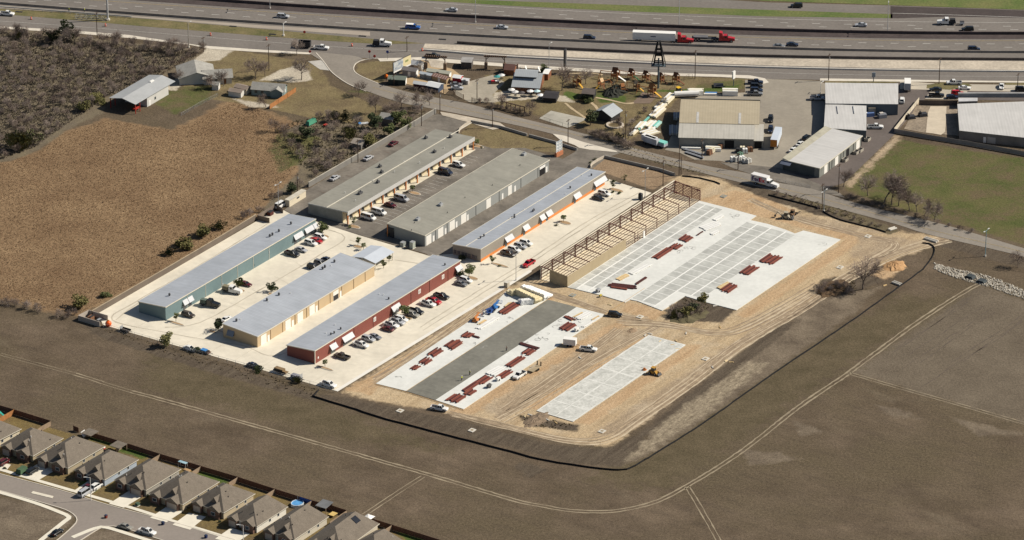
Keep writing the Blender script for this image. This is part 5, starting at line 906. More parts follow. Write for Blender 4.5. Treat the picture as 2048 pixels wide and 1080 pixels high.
# display sheds
def PXY(x, y): return (x / 9.816 + 770, y / 9.816 + 90)
def dcol(n, c): return mat(n, c, var=.06)
WROOF = mat("white_shed_roof", (0.70, 0.71, 0.71), rough=.5, var=.04)
SH = [("green roofed dark display shed with white end by the side road", (60, 780), (400, 800), (495, 740), 2.3, 3.2, (0.03, 0.04, 0.035), (0.17, 0.20, 0.165)),
 ("burgundy display shed with white roof behind the hedge", (555, 850), (790, 885), (830, 850), 2.0, 2.7, (0.10, 0.03, 0.035), None), ("navy porch display shed with white roof next to the burgundy one", (805, 890), (1045, 940), (1150, 862), 2.0, 2.8, (0.04, 0.055, 0.09), None),
 ("tall grey display barn with white framed sides", (340, 600), (607, 640), (682, 595), 2.4, 3.3, (0.25, 0.235, 0.235), (0.22, 0.20, 0.195)), ("white domed display shed behind the tall grey barn", (440, 470), (640, 500), (700, 465), 2.2, 3.2, (0.34, 0.28, 0.24), None),
 ("pale grey display barn nearest the billboard foot", (520, 470), (715, 512), (795, 468), 2.4, 3.4, (0.58, 0.55, 0.50), (0.42, 0.39, 0.36)), ("long low pale green display shed behind the striped one", (815, 590), (1255, 655), (1335, 610), 1.7, 2.3, (0.30, 0.31, 0.27), (0.40, 0.40, 0.33)),
 ("small blue grey display shed between two longer ones", (680, 645), (905, 690), (942, 655), 1.8, 2.3, (0.25, 0.27, 0.28), (0.50, 0.54, 0.57)), ("tan display cabin with brown striped roof and porch", (920, 695), (1200, 770), (1260, 715), 1.8, 2.4, (0.34, 0.25, 0.15), (0.22, 0.12, 0.10)),
 ("bright red display shed with white roof", (1325, 745), (1480, 765), (1540, 710), 2.2, 2.7, (0.38, 0.012, 0.025), None), ("small white roofed display shed at the row's right end", (1505, 768), (1625, 785), (1660, 745), 1.7, 2.1, (0.30, 0.28, 0.27), None)]
for i, (lb, a, b, c, h, hr, wc, rc) in enumerate(SH):
    t, L, D = gable_shed("display_shed", lb, "shed", PXY(*a), PXY(*b), PXY(*c), h, hr, dcol("shed_wall_%d" % i, wc), WROOF if rc is None else dcol("shed_roof_%d" % i, rc), group="display sheds beside the frontage road", door=WHITE if i in (3, 5, 8) else dcol("shed_door_%d" % i, tuple(x * .6 for x in wc)))
    mb = MB(); mb.box(L, L + .05, D * .1, D * .9, .1, h - .05); mb.build("end_door", WHITE if i in (0, 3, 5, 6) else dcol("shed_end_%d" % i, tuple(min(1, x * 1.3) for x in wc)), t)
    if i == 8:
        for k in range(6): mb = MB(); x = L * (k + .5) / 6.2; slab_quad(mb, [(x, -.15, h + .12), (x + .3, -.15, h + .12), (x + .3, D / 2, hr + .16), (x, D / 2, hr + .16)], .05); mb.build("roof_stripe", dcol("roof_stripe", (0.42, 0.32, 0.27)), t)
t = thing("inflatable", "orange inflatable figure beside the green roofed display shed", "inflatable", G(773, 161)); mb = MB(); mb.tube((0, 0, .0), (0, 0, 1.2), .12, 6); mb.build("stem", DARKM, t); mb = MB(); mb.tube((0, 0, 1.1), (0, 0, 1.9), .5, 8, .75); mb.tube((0, 0, 1.9), (0, 0, 2.5), .75, 8, .3); mb.build("body", mat("orange_fabric", (0.75, 0.16, 0.01)), t)
# park pavilions
gable_shed("pavilion", "open timber pavilion with grey gable roof by round stone seat", "pavilion", (1190, 238), (1222, 246), (1238, 234), 2.9, 4.6, DARKM, RFM, axis='y', over=.8)
gable_shed("pavilion", "small brown shingled pavilion among shrubs on the lawn", "pavilion", (1165, 197), (1187, 199), (1191, 189), 2.2, 3.2, DARKM, mat("brown_grey_shingles", (0.12, 0.10, 0.09), var=.15), over=.4)
gable_shed("pavilion", "dark flat shelter left of the small brown pavilion", "pavilion", (1086, 204), (1112, 206), (1120, 193), 1.8, 2.3, mat("dark_timber", (0.03, 0.028, 0.028)), mat("black_roof", (0.035, 0.032, 0.035)), over=.3)
gable_shed("trellis", "flat grey trellis roof on posts left of the store gateway", "trellis", (922, 137), (943, 138), (944, 128), 2.6, 2.8, mat("thin_dark_wall", (0.08, 0.07, 0.065)), mat("grey_trellis", (0.28, 0.27, 0.26)))
t = thing("pergola", "long timber pergola walk along the side road", "pergola", G(1004, 216), heading((1004, 216), (1049, 227.5))); Lp = (G(1049, 227.5) - G(1004, 216)).length
for k in range(6):
    for y in (0,): mb = MB(); x = Lp * k / 5; mb.box(x - .15, x + .15, y - .15, y + .15, 0, 2.6); mb.build("post", WOOD, t)
mb = MB(); mb.box(-.3, Lp + .3, -.25, .25, 2.6, 2.8); mb.build("beam", mat("dark_beam", (0.06, 0.035, 0.025)), t)
t = thing("stone_seat", "round stone fire pit seat beside the grey pavilion", "seat", G(1230, 251)); 
for k in range(14):
    a = k * 2 * math.pi / 14; mb = MB(); r0, r1 = 2.6, 3.3; mb.prism([(math.cos(a) * r0, math.sin(a) * r0), (math.cos(a) * r1, math.sin(a) * r1), (math.cos(a + .43) * r1, math.sin(a + .43) * r1), (math.cos(a + .43) * r0, math.sin(a + .43) * r0)], 0, .5); mb.build("stone", mat("pale_stone", (0.50, 0.44, 0.36)), t)
# farmstead, upper left
o, ang, L, D = frame3((294.5, 214), (352.5, 180)); dl = local(G(219.3, 195.5, 3.9), o, ang); dr = local(G(271, 209.5, 3.9), o, ang); W_ = dl[1] - dr[1]; xr = local(G(355, 164, 3.9), o, ang)[0]
t = thing("barn", "long grey metal roofed barn open at its near end", "barn", o, ang); BRF = mat("barn_roof", (0.36, 0.37, 0.375), rough=.55, var=.07, ribs=(0, .9, .06))
mb = MB(); mb.box(0, xr - 4, .0, W_ - 2, 0, 3.8); mb.build("wall", mat("barn_white_wall", (0.52, 0.51, 0.48), var=.06, ribs=(0, .4, .06)), t)
gable_parts(t, xr - dr[0], W_, 3.9, 5.1, None, BRF, 'x', 0.0, dr[0], dr[1], walls=False)
for x in (dr[0] + .4, dr[0] + 3.2):
    for y in (dr[1] + .4, dr[1] + W_ - .4): mb = MB(); mb.box(x - .12, x + .12, y - .12, y + .12, 0, 3.8); mb.build("post", mat("red_post", (0.30, 0.03, 0.02)), t)
a = local(G(316, 207), o, ang)[0]; mb = MB(); mb.box(a, a + .9, -.06, .02, 1.2, 2.2); mb.build("window", GLS, t); mb = MB(); mb.box(1.2, 2.1, -.06, .02, 0, 2.1); mb.build("door", WHITE, t)
mb = MB(); mb.box(xr * .55, xr * .55 + 2.2, W_ / 2 - .5 + dr[1], W_ / 2 + .3 + dr[1], 5.0, 5.5); mb.build("ridge_vent", WHITE, t)
junk("red_trailer", "red farm implement under the barn's open end", "implement", (272, 219), [("frame", mat("red_farm_paint", (0.35, 0.03, 0.02)), (-1.4, 1.4, -.8, .8, .4, .7)), ("rail", mat("red_farm_paint", (0.35, 0.03, 0.02)), (-1.4, 1.4, -.85, -.75, .7, 1.3)), ("axle", DARKM, (-.2, .2, -1.0, 1.0, 0, .4))])
WHW = mat("old_white_wall", (0.56, 0.54, 0.50), var=.08); GSH = mat("grey_shingles", (0.30, 0.29, 0.265), rough=.95, var=.15, scale=.5, fine=(2.5, .2))
t, L, D = gable_shed("farmhouse", "grey shingled farmhouse with white end wall behind bare trees", "house", (408, 170), (464, 167), (488, 152), 2.7, 4.6, WHW, GSH, over=.5)
gable_parts(t, 13, 12, 2.7, 4.8, WHW, GSH, 'y', .5, -9, 1.0)
mb = MB(); mb.box(L - 3, L - 2.1, -.06, .02, .1, 2.1); mb.build("door", BRN, t)
for x in (1.5, 4): mb = MB(); mb.box(x, x + 1, -.06, .02, 1, 2.1); mb.build("window", GLS, t)
t, L, D = gable_shed("cottage", "small blue green cottage with grey roof beside orange fence", "house", (503, 190), (567, 195), (584, 184), 2.5, 4.2, mat("blue_green_wall", (0.19, 0.245, 0.24), var=.08), GSH, over=.35)
gable_parts(t, 4.5, 5, 2.5, 3.7, mat("blue_green_wall", (0.19, 0.245, 0.24)), GSH, 'y', .25, L * .62, -1.2)
for x in (1.2, 3.6): mb = MB(); mb.box(x, x + 1, -.06, .02, 1, 2.1); mb.build("window", GLS, t)
mb = MB(); mb.box(L, L + .06, D * .4, D * .4 + .9, 1, 2.1); mb.build("window", WHITE, t)
gable_shed("garden_shed", "white garden shed with grey roof beside farmhouse trees", "shed", (424, 180), (437, 181), (445, 176), 2.1, 2.9, WHW, GSH); gable_shed("garden_shed", "nearer pale shed with rusty roof in the farmstead yard", "shed", (457, 192), (482, 196), (489, 190), 2.0, 2.6, WHW, mat("rusty_roof", (0.25, 0.20, 0.165), var=.2)); gable_shed("garden_shed", "farther pale shed with rusty roof in the farmstead yard", "shed", (468, 184), (493, 190), (500, 183), 2.1, 2.7, mat("cream_old_wall", (0.52, 0.47, 0.38)), mat("rusty_roof", (0.25, 0.20, 0.165)))
fence("orange board fence beside the blue green cottage", [(539.5, 218.5), (592, 184)], 1.9, FO_)
gable_shed("derelict_house", "grey roofed house half hidden by trees behind the veranda shed", "house", (758, 248), (785, 252), (800, 242), 2.4, 3.6, mat("grey_old_wall", (0.16, 0.15, 0.14)), GSH); gable_shed("derelict_house", "low weathered hut among trees against the grey screen wall", "hut", (702, 296), (722, 300), (733, 290), 2.0, 2.8, mat("grey_old_wall", (0.16, 0.15, 0.14)), mat("weathered_roof", (0.27, 0.235, 0.20)))
t = thing("covered_boat", "green tarpaulin covered boat lying in the scrub", "boat", G(622, 248), heading((612, 252), (634, 240))); mb = MB(); mb.frust(-2.4, 2.4, -1.0, 1.0, .3, 1.7, .5, .2, .45); mb.build("tarpaulin", mat("green_tarp", (0.06, 0.24, 0.15), rough=.6, var=.15), t); mb = MB(); mb.frust(-2.6, 2.2, -.9, .9, 0, .3, -.2, -.1, -.1); mb.build("hull", DARKM, t)
junk("red_cart", "small red cart lying in the scrub near the boat", "cart", (651, 252), [("tray", mat("red_farm_paint", (0.35, 0.03, 0.02)), (-.9, .9, -.5, .5, .3, .7)), ("axle", DARKM, (-.1, .1, -.6, .6, 0, .3))]); junk("white_sheet_pile", "pale sheet metal pile beside the dark evergreen trees", "pile", (727, 248), [("sheet", mat("pale_sheet", (0.52, 0.53, 0.54)), (-1.8, 1.8, -.8, .8, 0, .4)), ("sheet", BLUE, (-1.9, -.9, -.6, .9, .4, .6))], rz=.2)
# ------------------------------------------------------------------ building site: slabs, steel, machines
SLAB = mat("fresh_slab", (0.62, 0.625, 0.595), rough=0.8, var=0.07, scale=0.1, fine=(0.7, 0.06)); PANEL = mat("curing_panel", (0.43, 0.435, 0.41), rough=0.8, var=0.20, scale=0.16, fine=(0.9, 0.10)); BAND = mat("pale_joint_band", (0.72, 0.72, 0.69), rough=.8, var=.05)
DSTRIP = mat("wet_concrete_strip", (0.175, 0.17, 0.145), rough=0.75, var=0.16, scale=0.09, fine=(0.6, 0.12)); SCUFF = mat("scuffed_slab", (0.40, 0.405, 0.375), rough=.85, col2=(0.60, 0.60, 0.565), scale=0.28, fine=(1.3, 0.18)); FORM = mat("form_board", (0.48, 0.33, 0.16), var=.2)
BIG = [(1135, 575), (1205, 592), (1250, 605.5), (1260, 600), (1275, 603), (1288, 608), (1324, 622), (1370, 593), (1414, 606), (1473, 621), (1681, 480), (1607, 462), (1590, 468), (1570, 460), (1536, 449), (1500, 441), (1512.75, 432.5), (1456, 417), (1399, 402.5)]
def slab(name, px, h=.22, m=SLAB, grow=0.0, z0=0.0):
    P = [(p.x, p.y) for p in Gs(px)]
    if sum(P[i][0] * P[(i + 1) % len(P)][1] - P[(i + 1) % len(P)][0] * P[i][1] for i in range(len(P))) < 0: P = P[::-1]
    mb = MB(); mb.prism(P, z0, h); return mb
mb = slab("", BIG)
def yA(p, q): return (local(G(*p), FO, AA)[1] + local(G(*q), FO, AA)[1]) / 2
ux, uy = Vector((math.cos(AA), math.sin(AA), 0)), Vector((-math.sin(AA), math.cos(AA), 0))
BW = [Vector((p.x, p.y)) for p in Gs(BIG)]
def inside(x, y):
    c = False
    for i in range(len(BW)):
        a, b = BW[i], BW[(i + 1) % len(BW)]
        if (a.y > y) != (b.y > y) and x < a.x + (y - a.y) * (b.x - a.x) / (b.y - a.y): c = not c
    return c
z1 = [-.25, yA((1417.5, 405.7), (1240, 522.5)), yA((1438.8, 411.3), (1240, 540.5)), yA((1449, 418), (1300, 517))]
z2 = [yA((1493.8, 444), (1262.5, 599)), yA((1519.6, 447.3), (1285, 602)), yA((1553, 451.8), (1304, 614.6)), yA((1572.4, 465), (1381.5, 592)), yA((1600, 468), (1413, 590))]
PIT = 4.4
for ys in (z1, z2):
    for j in range(len(ys) - 1):
        y0, y1_ = max(ys[j], ys[j + 1]), min(ys[j], ys[j + 1]); wide = .30 if j else .22
        for k in range(-3, 26):
            x0, x1 = k * PIT + .24, (k + 1) * PIT - .24; pts = [FO + ux * x + uy * y for x, y in ((x0, y1_ + wide), (x1, y1_ + wide), (x1, y0 - wide * .6), (x0, y0 - wide * .6))]
            if all(inside(p.x, p.y) for p in pts): mb.face([(p.x, p.y, .24) for p in pts], 1)
        if j: 
            a, b = [FO + ux * x + uy * ys[j] for x in (1, fL - 4)]
            for k in range(40):
                p, q = a.lerp(b, k / 40), a.lerp(b, (k + 1) / 40)
                if inside(p.x, p.y) and inside(q.x, q.y): ribbon(mb, [p, q], .55, .245, 2)
structure(mb.build("concrete_slab", [SLAB, PANEL, BAND]))
structure(slab("", [(752, 768), (813, 783), (871, 801), (927, 819), (1210, 630), (1153, 615), (1095, 600), (1018, 578), (985, 612)], .2).build("concrete_slab", SLAB))
mb = MB(); mb.face([(p.x, p.y, .215) for p in Gs([(813, 783), (871, 801), (1153, 615), (1095, 600)])]); structure(mb.build("wet_strip", DSTRIP))
structure(slab("", [(1073, 822), (1146, 844), (1371, 691), (1297, 671)], .2).build("concrete_slab", SCUFF))
mb = MB()
for pts in ([(813, 783), (1095, 600)], [(1100, 598), (1000, 575)], [(750, 769), (812, 785), (870, 803), (928, 821)], [(1206, 632), (1290, 577)]): wallribbon(mb, smooth_pts(Gs(pts), 5), .12, .15, .26)
structure(mb.build("form_boards", FORM))
mb = MB()
for f in np.linspace(0.0, 1, 8): a, b = G(1073 + 224 * f, 822 - 151 * f), G(1146 + 225 * f, 844 - 153 * f); ribbon(mb, [a, b], .5, .205, jitter=.3)
for f in (.02, .5, .98): a, b = G(1073 + 73 * f, 822 + 22 * f), G(1297 + 74 * f, 671 + 20 * f); ribbon(mb, smooth_pts([a, b], 2), .45, .206, jitter=.5)
structure(mb.build("joint_bands", mat("dull_joint_band", (0.62, 0.62, 0.585), var=.12, scale=.4)))
# mud smears, curls of wheel marks and sweep lines on the slabs
mb = MB(); rr = random.Random(3)
for (cx, cy, n, sp) in ((1125, 650, 7, 16), (1085, 675, 7, 14), (1055, 690, 5, 12), (1470, 432, 5, 7), (1380, 498, 5, 8), (1360, 505, 4, 6), (1160, 640, 5, 10), (1640, 490, 3, 8), (960, 690, 4, 14), (1020, 640, 4, 12), (800, 755, 3, 10)):
    for _ in range(n):
        x, y = cx + rr.uniform(-sp, sp), cy + rr.uniform(-sp, sp) * .5; r = rr.uniform(2, 6); a0 = rr.uniform(0, 6); P = [G(x + math.cos(a0 + t * .6) * r, y + math.sin(a0 + t * .6) * r * .42) for t in range(rr.randint(4, 9))]; ribbon(mb, smooth_pts(P, .6), .16, .262, jitter=.4)
structure(mb.build("wheel_marks", mat("mud_smear", (0.36, 0.36, 0.34), var=.2)))
mb = MB()
for f in np.linspace(0.02, .98, 34): ribbon(mb, [G(813 + 282 * f, 783 - 183 * f), G(871 + 282 * f, 801 - 186 * f)], .12, .22)
structure(mb.build("broom_lines", mat("broomed_wet_concrete", (0.205, 0.198, 0.165), var=.2)))
OX = [mat("red_oxide_beam", (0.175, 0.050, 0.036), rough=.7, var=.18), mat("red_oxide_beam_light", (0.225, 0.070, 0.046), rough=.7, var=.15), mat("dark_oxide_beam", (0.075, 0.024, 0.022), rough=.7, var=.2)]
def Z5(x, y): return (x / 4.219 + 760, y / 4.219 + 570)
def Z2(x, y): return (x / 4.452 + 1240, y / 4.452 + 390)
def bundle(lb, p0, p1, n, m=0, w=.34, h=.34, layers=1, nm="beam_bundle", cat="steel beams", group="bundles of steel beams on the slabs", mats=None, gap=.05, z=.24, part="beam", skew=.6):
    a, b = G(*p0), G(*p1); ang = math.atan2(b.y - a.y, b.x - a.x); L = (b - a).length; r_ = random.Random(lb)
    if nm == "beam_bundle" and .2 < ang < 1.5: c = (a + b) / 2; L *= .8; w *= 1.45; d = Vector((math.cos(AA), math.sin(AA), 0)); a, ang = c - d * L / 2, AA
    t = thing(nm, lb, cat, (a.x, a.y, z), ang, group)
    for l in range(layers):
        for i in range(n):
            y = (i - n / 2) * (w + gap); s = r_.uniform(-skew, skew); e = L * r_.uniform(.88, 1.03); mb = MB(); mb.box(s, s + e, y, y + w * .92, l * h + .1, l * h + .1 + h * .9 * r_.uniform(.8, 1))
            mb.build(part, (mats or OX)[(i + l + m) % len(mats or OX) if m == 0 else m], t)
    for f in (.15, .85): mb = MB(); mb.box(L * f, L * f + .12, -n / 2 * (w + gap) - .15, n / 2 * (w + gap) + .15, 0, .1); mb.build("bearer", FORM, t)
    return t
for lb, p0, p1, n in (("small bundle of red beams nearest the first slab's left corner", (268, 718), (338, 684), 4), ("red beam bundle second from the first slab's left corner", (335, 668), (438, 630), 6), ("flat red beam bundle third from the slab's left corner", (408, 603), (532, 548), 6), ("narrow dark red beam bundle left of its wider twin", (548, 525), (668, 468), 4), ("wider red beam bundle right of its narrow twin", (565, 548), (708, 480), 5), ("short red beam bundle ahead of the dark timber piece", (698, 448), (780, 412), 6), ("long ribbed red beam row below the white rolls", (1010, 258), (1165, 155), 6), ("red beam bundle among white boards near the slab's right corner", (1520, 385), (1655, 330), 7), ("red beam bundle just below the dark crosswise beams", (1203, 590), (1310, 550), 6), ("long ribbed red beam row left of the flatbed trailer", (1055, 703), (1228, 607), 5), ("red beam bundle by the white pickup's nose", (990, 790), (1120, 728), 5), ("red beam heap above the yellow vested workers' right side", (800, 835), (955, 778), 6), ("ribbed red beam row beside the wet strip edge", (690, 908), (860, 815), 4), ("short red beam bundle below the ribbed row", (715, 938), (805, 890), 5), ("broad red beam bundle nearest the slab's bottom corner", (575, 990), (712, 935), 8)): bundle(lb, Z5(*p0), Z5(*p1), n)
bundle("dark crosswise beam pair on the first slab", Z5(1182, 500), Z5(1345, 548), 3, 2, w=.45); bundle("short crosswise red beams near the white boards", Z5(1572, 275), Z5(1640, 308), 4); bundle("dark timber piece lying crosswise on the slab", Z5(782, 438), Z5(838, 452), 2, 2)
for lb, p0, p1, n in (("red beam bundle topmost in the large slab's aisle", (530, 412), (648, 375), 7), ("long red beam row down the large slab's aisle", (278, 580), (470, 480), 5), ("short red beam row between aisle row and topmost bundle", (455, 490), (535, 445), 6), ("large loose red beam stack at the large slab's right", (1245, 600), (1440, 560), 10), ("ribbed red beam stack with one plank on top", (1075, 715), (1225, 640), 7), ("red beam stack next to pale timber near the cutout", (890, 865), (1050, 810), 7)): bundle(lb, Z2(*p0), Z2(*p1), n)
bundle("two thin brown beams lying alone near the aisle", Z2(122, 812), Z2(248, 735), 2, 2); bundle("single brown beam below the white sheets", Z2(680, 370), Z2(748, 326), 1, 2); bundle("wide dark red beams lying crosswise at the slab's front", (1220, 571), (1272, 577), 6, 2, w=.4); bundle("second row of dark crosswise beams at the slab's front", (1222, 575), (1258, 580), 4, 0, w=.4)
WS = [mat("white_sheets", (0.74, 0.74, 0.72), var=.05), mat("white_sheets_dull", (0.62, 0.62, 0.60), var=.06)]; PL = [mat("fresh_planks", (0.56, 0.40, 0.20), var=.12), mat("fresh_planks_pale", (0.62, 0.50, 0.30), var=.1)]
def boards(lb, p0, p1, n, mats=WS, h=.2, w=.5, layers=1, z=.24, nm="sheet_stack", cat="sheet stack"): return bundle(lb, p0, p1, n, 0, w=w, h=h, layers=layers, nm=nm, cat=cat, group="stacks of sheets and planks", mats=mats, z=z, part="sheet", skew=.3)
boards("white sheet stack beside the boom lifts", Z5(828, 375), Z5(990, 275), 4); boards("white sheet stack above the pickup with flatbed trailer", Z5(930, 765), Z5(1042, 705), 7, h=.3); boards("white sheet stack near the slab's right corner", Z5(1668, 292), Z5(1772, 240), 5); boards("narrow white sheets at the slab's right edge", Z5(1708, 362), Z5(1800, 312), 2)
boards("wide white sheet stack in the large slab's upper aisle", Z2(735, 310), Z2(880, 255), 7); boards("small white sheet stack topmost in the aisle", Z2(838, 232), Z2(912, 190), 3); boards("white sheet stack in the lower aisle", Z2(95, 708), Z2(262, 622), 4); boards("few white sheets by the single brown beam", Z2(812, 358), Z2(880, 325), 3)
boards("pale timber stack in the lower aisle", Z2(-20, 762), Z2(70, 715), 4, PL, nm="plank_stack", cat="planks"); boards("pale timber beside red beams near the cutout", Z2(872, 842), Z2(972, 790), 3, PL, h=.35, nm="plank_stack", cat="planks"); boards("tan planks beside the orange boom lift", (958, 650), (972, 641), 2, PL, nm="plank_stack", cat="planks"); boards("tan sheet beside the long ribbed beam row", (1011, 615), (1021, 606), 2, PL, nm="plank_stack", cat="planks"); boards("long plank at the slab's right corner", Z5(1790, 300), Z5(1850, 265), 1, PL, nm="plank_stack", cat="planks"); boards("two planks above the white sheets at the right corner", Z5(1632, 278), Z5(1708, 238), 2, PL, w=.3, nm="plank_stack", cat="planks")
# insulation rolls
ROLLW = mat("white_wrap", (0.78, 0.78, 0.76), rough=.5, var=.04); ROLLY = mat("yellow_insulation", (0.66, 0.57, 0.36), rough=.8, var=.08)
def roll_mesh(mb): mb.tube((-.85, 0, .5), (.85, 0, .5), .52, 10)
protos = {}
for key, m_, lb in (("w", ROLLW, "white wrapped insulation roll in the pile at the slab's top"), ("y", ROLLY, "yellow insulation roll in the pile at the slab's top")): protos[key] = (m_, lb)
rme = None
def rolls(key, p0, p1, rows, n, gname, lb):
    global rme
    a, b = G(*p0), G(*p1); d = (b - a); L = d.length; d.normalize(); nrm = Vector((-d.y, d.x, 0)); r_ = random.Random(gname)
    for r in range(rows):
        for l in range(rows - r if rows > 1 else 1):
            for i in range(n):
                p = a + d * (L * (i + .5 * (l % 2)) / n) + nrm * (r * 1.45) + Vector((0, 0, .24 + l * .7))
                o = bpy.data.objects.new("insulation_roll", rme) if rme else None
                if o is None: mb = MB(); roll_mesh(mb); o = mb.build("insulation_roll", ROLLW, smooth=False); rme = o.data
                else: COL.objects.link(o)
                o.location = p; o.rotation_euler = (0, r_.uniform(-.05, .05), math.atan2(nrm.y, nrm.x) + r_.uniform(-.2, .2)); o.material_slots[0].link = 'OBJECT'; o.material_slots[0].material = protos[key][0]; tag(o, lb, "insulation roll", gname)
rolls("w", (1042, 610), (1066, 607), 2, 9, "white insulation rolls in the front heap", "white wrapped insulation roll in the front heap by red beams")
rolls("y", (1036, 591), (1075, 609), 3, 12, "yellow insulation rolls in the middle heap", "yellow insulation roll between the two white heaps")
rolls("w", (1046, 584), (1092, 602), 3, 16, "white insulation rolls in the back heap", "white wrapped insulation roll in the long back heap")
rolls("y", (1022, 592), (1034, 588), 2, 5, "pale insulation rolls at the heap's left end", "pale yellow insulation roll at the heap's left end")
# machines
ORG = mat("orange_machine_paint", (0.50, 0.19, 0.055), rough=.5, var=.1); BLU = mat("blue_machine_paint", (0.035, 0.15, 0.40), rough=.5, var=.1); YEL = mat("yellow_machine_paint", (0.45, 0.25, 0.05), rough=.5, var=.15)
def wheels(t, xs, w, r, m=TYRE, hub=True):
    for x in xs:
        for s in (-1, 1):
            mb = MB(); mb.tube((x, s * w - .16, r), (x, s * w + .16, r), r, 12); wh = mb.build("wheel", m, t)
            if hub: mb = MB(); mb.tube((x, s * w + s * .1, r), (x, s * w + s * .19, r), r * .5, 8); mb.build("rim", STEEL, wh)
def boomlift(lb, px, ang, m):
    t = thing("boom_lift", lb, "boom lift", G(*px, 0), ang); t.scale = (.85, .85, .9); wheels(t, (-1.3, 1.3), 1.05, .5)
    mb = MB(); mb.frust(-1.8, 1.8, -.9, .9, .45, .95, .2, .2, .1); mb.build("chassis", m, t); mb = MB(); mb.frust(-1.5, .3, -.85, .85, 1.0, 1.7, .15, .3, .12); mb.build("turret", m, t)
    mb = MB(); mb.bar((-1.3, 0, 2.1), (2.8, 0, 2.5), .42); mb.bar((-1.2, 0, 1.9), (2.4, 0, 1.6), .3); mb.build("boom", m, t)
    mb = MB(); mb.box(2.7, 3.5, -1.1, 1.1, 1.3, 1.4); mb.build("basket_floor", STEEL, t); mb = MB()
    for (a, b) in (((2.7, -1.1, 2.4), (2.7, 1.1, 2.4)), ((3.5, -1.1, 2.4), (3.5, 1.1, 2.4)), ((2.7, -1.1, 2.4), (3.5, -1.1, 2.4)), ((2.7, 1.1, 2.4), (3.5, 1.1, 2.4)), ((2.7, -1.1, 1.4), (2.7, -1.1, 2.4)), ((2.7, 1.1, 1.4), (2.7, 1.1, 2.4)), ((3.5, -1.1, 1.4), (3.5, -1.1, 2.4)), ((3.5, 1.1, 1.4), (3.5, 1.1, 2.4))): mb.bar(a, b, .07)
    mb.build("basket_rail", m, t)
boomlift("orange boom lift parked at the slab's left edge", (952, 643), AA + .15, ORG); boomlift("larger blue boom lift facing up the slab", (990, 618), AA, BLU); boomlift("smaller dark blue boom lift behind the larger blue one", (979, 627), AA + math.pi, mat("dark_blue_machine", (0.02, 0.06, 0.20), rough=.5))
def loader(lb, px, ang, m, s=1.0, backhoe=False):
    t = thing("loader", lb, "loader", G(*px), ang); t.scale = (s, s, s); wheels(t, (-1.0, 1.1), .85, .48)
    mb = MB(); mb.frust(-1.6, 1.3, -.75, .75, .4, 1.3, .1, .3, .1); mb.build("body", m, t); mb = MB(); mb.frust(-.7, .6, -.7, .7, 1.3, 2.4, .1, .1, .08); mb.build("cab", GLASS, t); mb = MB(); mb.box(-.75, .65, -.75, .75, 2.4, 2.5); mb.build("cab_roof", m, t)
    for y in (-.75, .75): mb = MB(); mb.bar((-.6, y, 1.3), (1.9, y, .6), .16); mb.build("lift_arm", m, t)
    mb = MB(); mb.extr([(1.9, .1), (2.7, .1), (2.7, .2), (2.1, .8), (1.9, .8)], -1.0, 1.0); mb.build("bucket", DARKM, t)
    if backhoe: mb = MB(); mb.bar((-1.6, 0, .9), (-2.9, 0, 2.3), .25); mb.bar((-2.9, 0, 2.3), (-3.9, 0, .9), .22); mb.build("digger_arm", m, t); mb = MB(); mb.box(-4.2, -3.6, -.3, .3, .3, .9); mb.build("digger_bucket", DARKM, t)
loader("yellow brown skid steer loader beside the small slab", (1307, 748), BB, YEL); loader("white and dark backhoe on the dirt near the side road", (1572, 437), BB + .3, mat("pale_machine_paint", (0.40, 0.36, 0.28), var=.2), 1.0, True); loader("brown disused machine near the white backhoe", (1585, 431), AA, mat("rust_machine", (0.20, 0.12, 0.07), var=.3), .9)
t = thing("concrete_saw", "small orange power trowel on the small slab", "machine", G(1289, 741)); mb = MB(); mb.tube((0, 0, .25), (0, 0, .4), .75, 12); mb.build("disc", ORG, t); mb = MB(); mb.frust(-.4, .4, -.35, .35, .4, .95, .1, .1, .1); mb.build("engine", ORG, t); mb = MB(); mb.bar((0, 0, .7), (-1.3, 0, 1.2), .08); mb.build("handle", DARKM, t)
for px, lb in (((996, 762), "white welding machine on two wheels beside the beam heap"), ((1153, 663), "white generator near the slab's right corner"), ((978, 776), "small dark mixer on the slab's lower edge"), ((1196, 585), "grey compressor at the large slab's front"), ((1201, 594), "little yellow tool box at the large slab's front edge")):
    c = (0.68, 0.67, 0.64) if "white" in lb else (0.10, 0.10, 0.10) if "dark" in lb else (0.5, 0.4, 0.06) if "yellow" in lb else (0.3, 0.31, 0.32); s = .6 if "little" in lb else 1
    t = thing("site_machine", lb, "machine", G(*px) + Vector((0, 0, .2)), AA); t.scale = (s, s, s); mb = MB(); mb.frust(-.9, .9, -.5, .5, .4, 1.25, .1, .15, .08); mb.build("housing", mat("machine_%d" % int(c[0] * 100), c, rough=.5), t); mb = MB(); mb.bar((.9, 0, .45), (2.0, 0, .3), .09); mb.build("drawbar", DARKM, t)
    for s_ in (-1, 1): mb = MB(); mb.tube((0, s_ * .55 - .08, .32), (0, s_ * .55 + .08, .32), .32, 10); mb.build("wheel", TYRE, t)
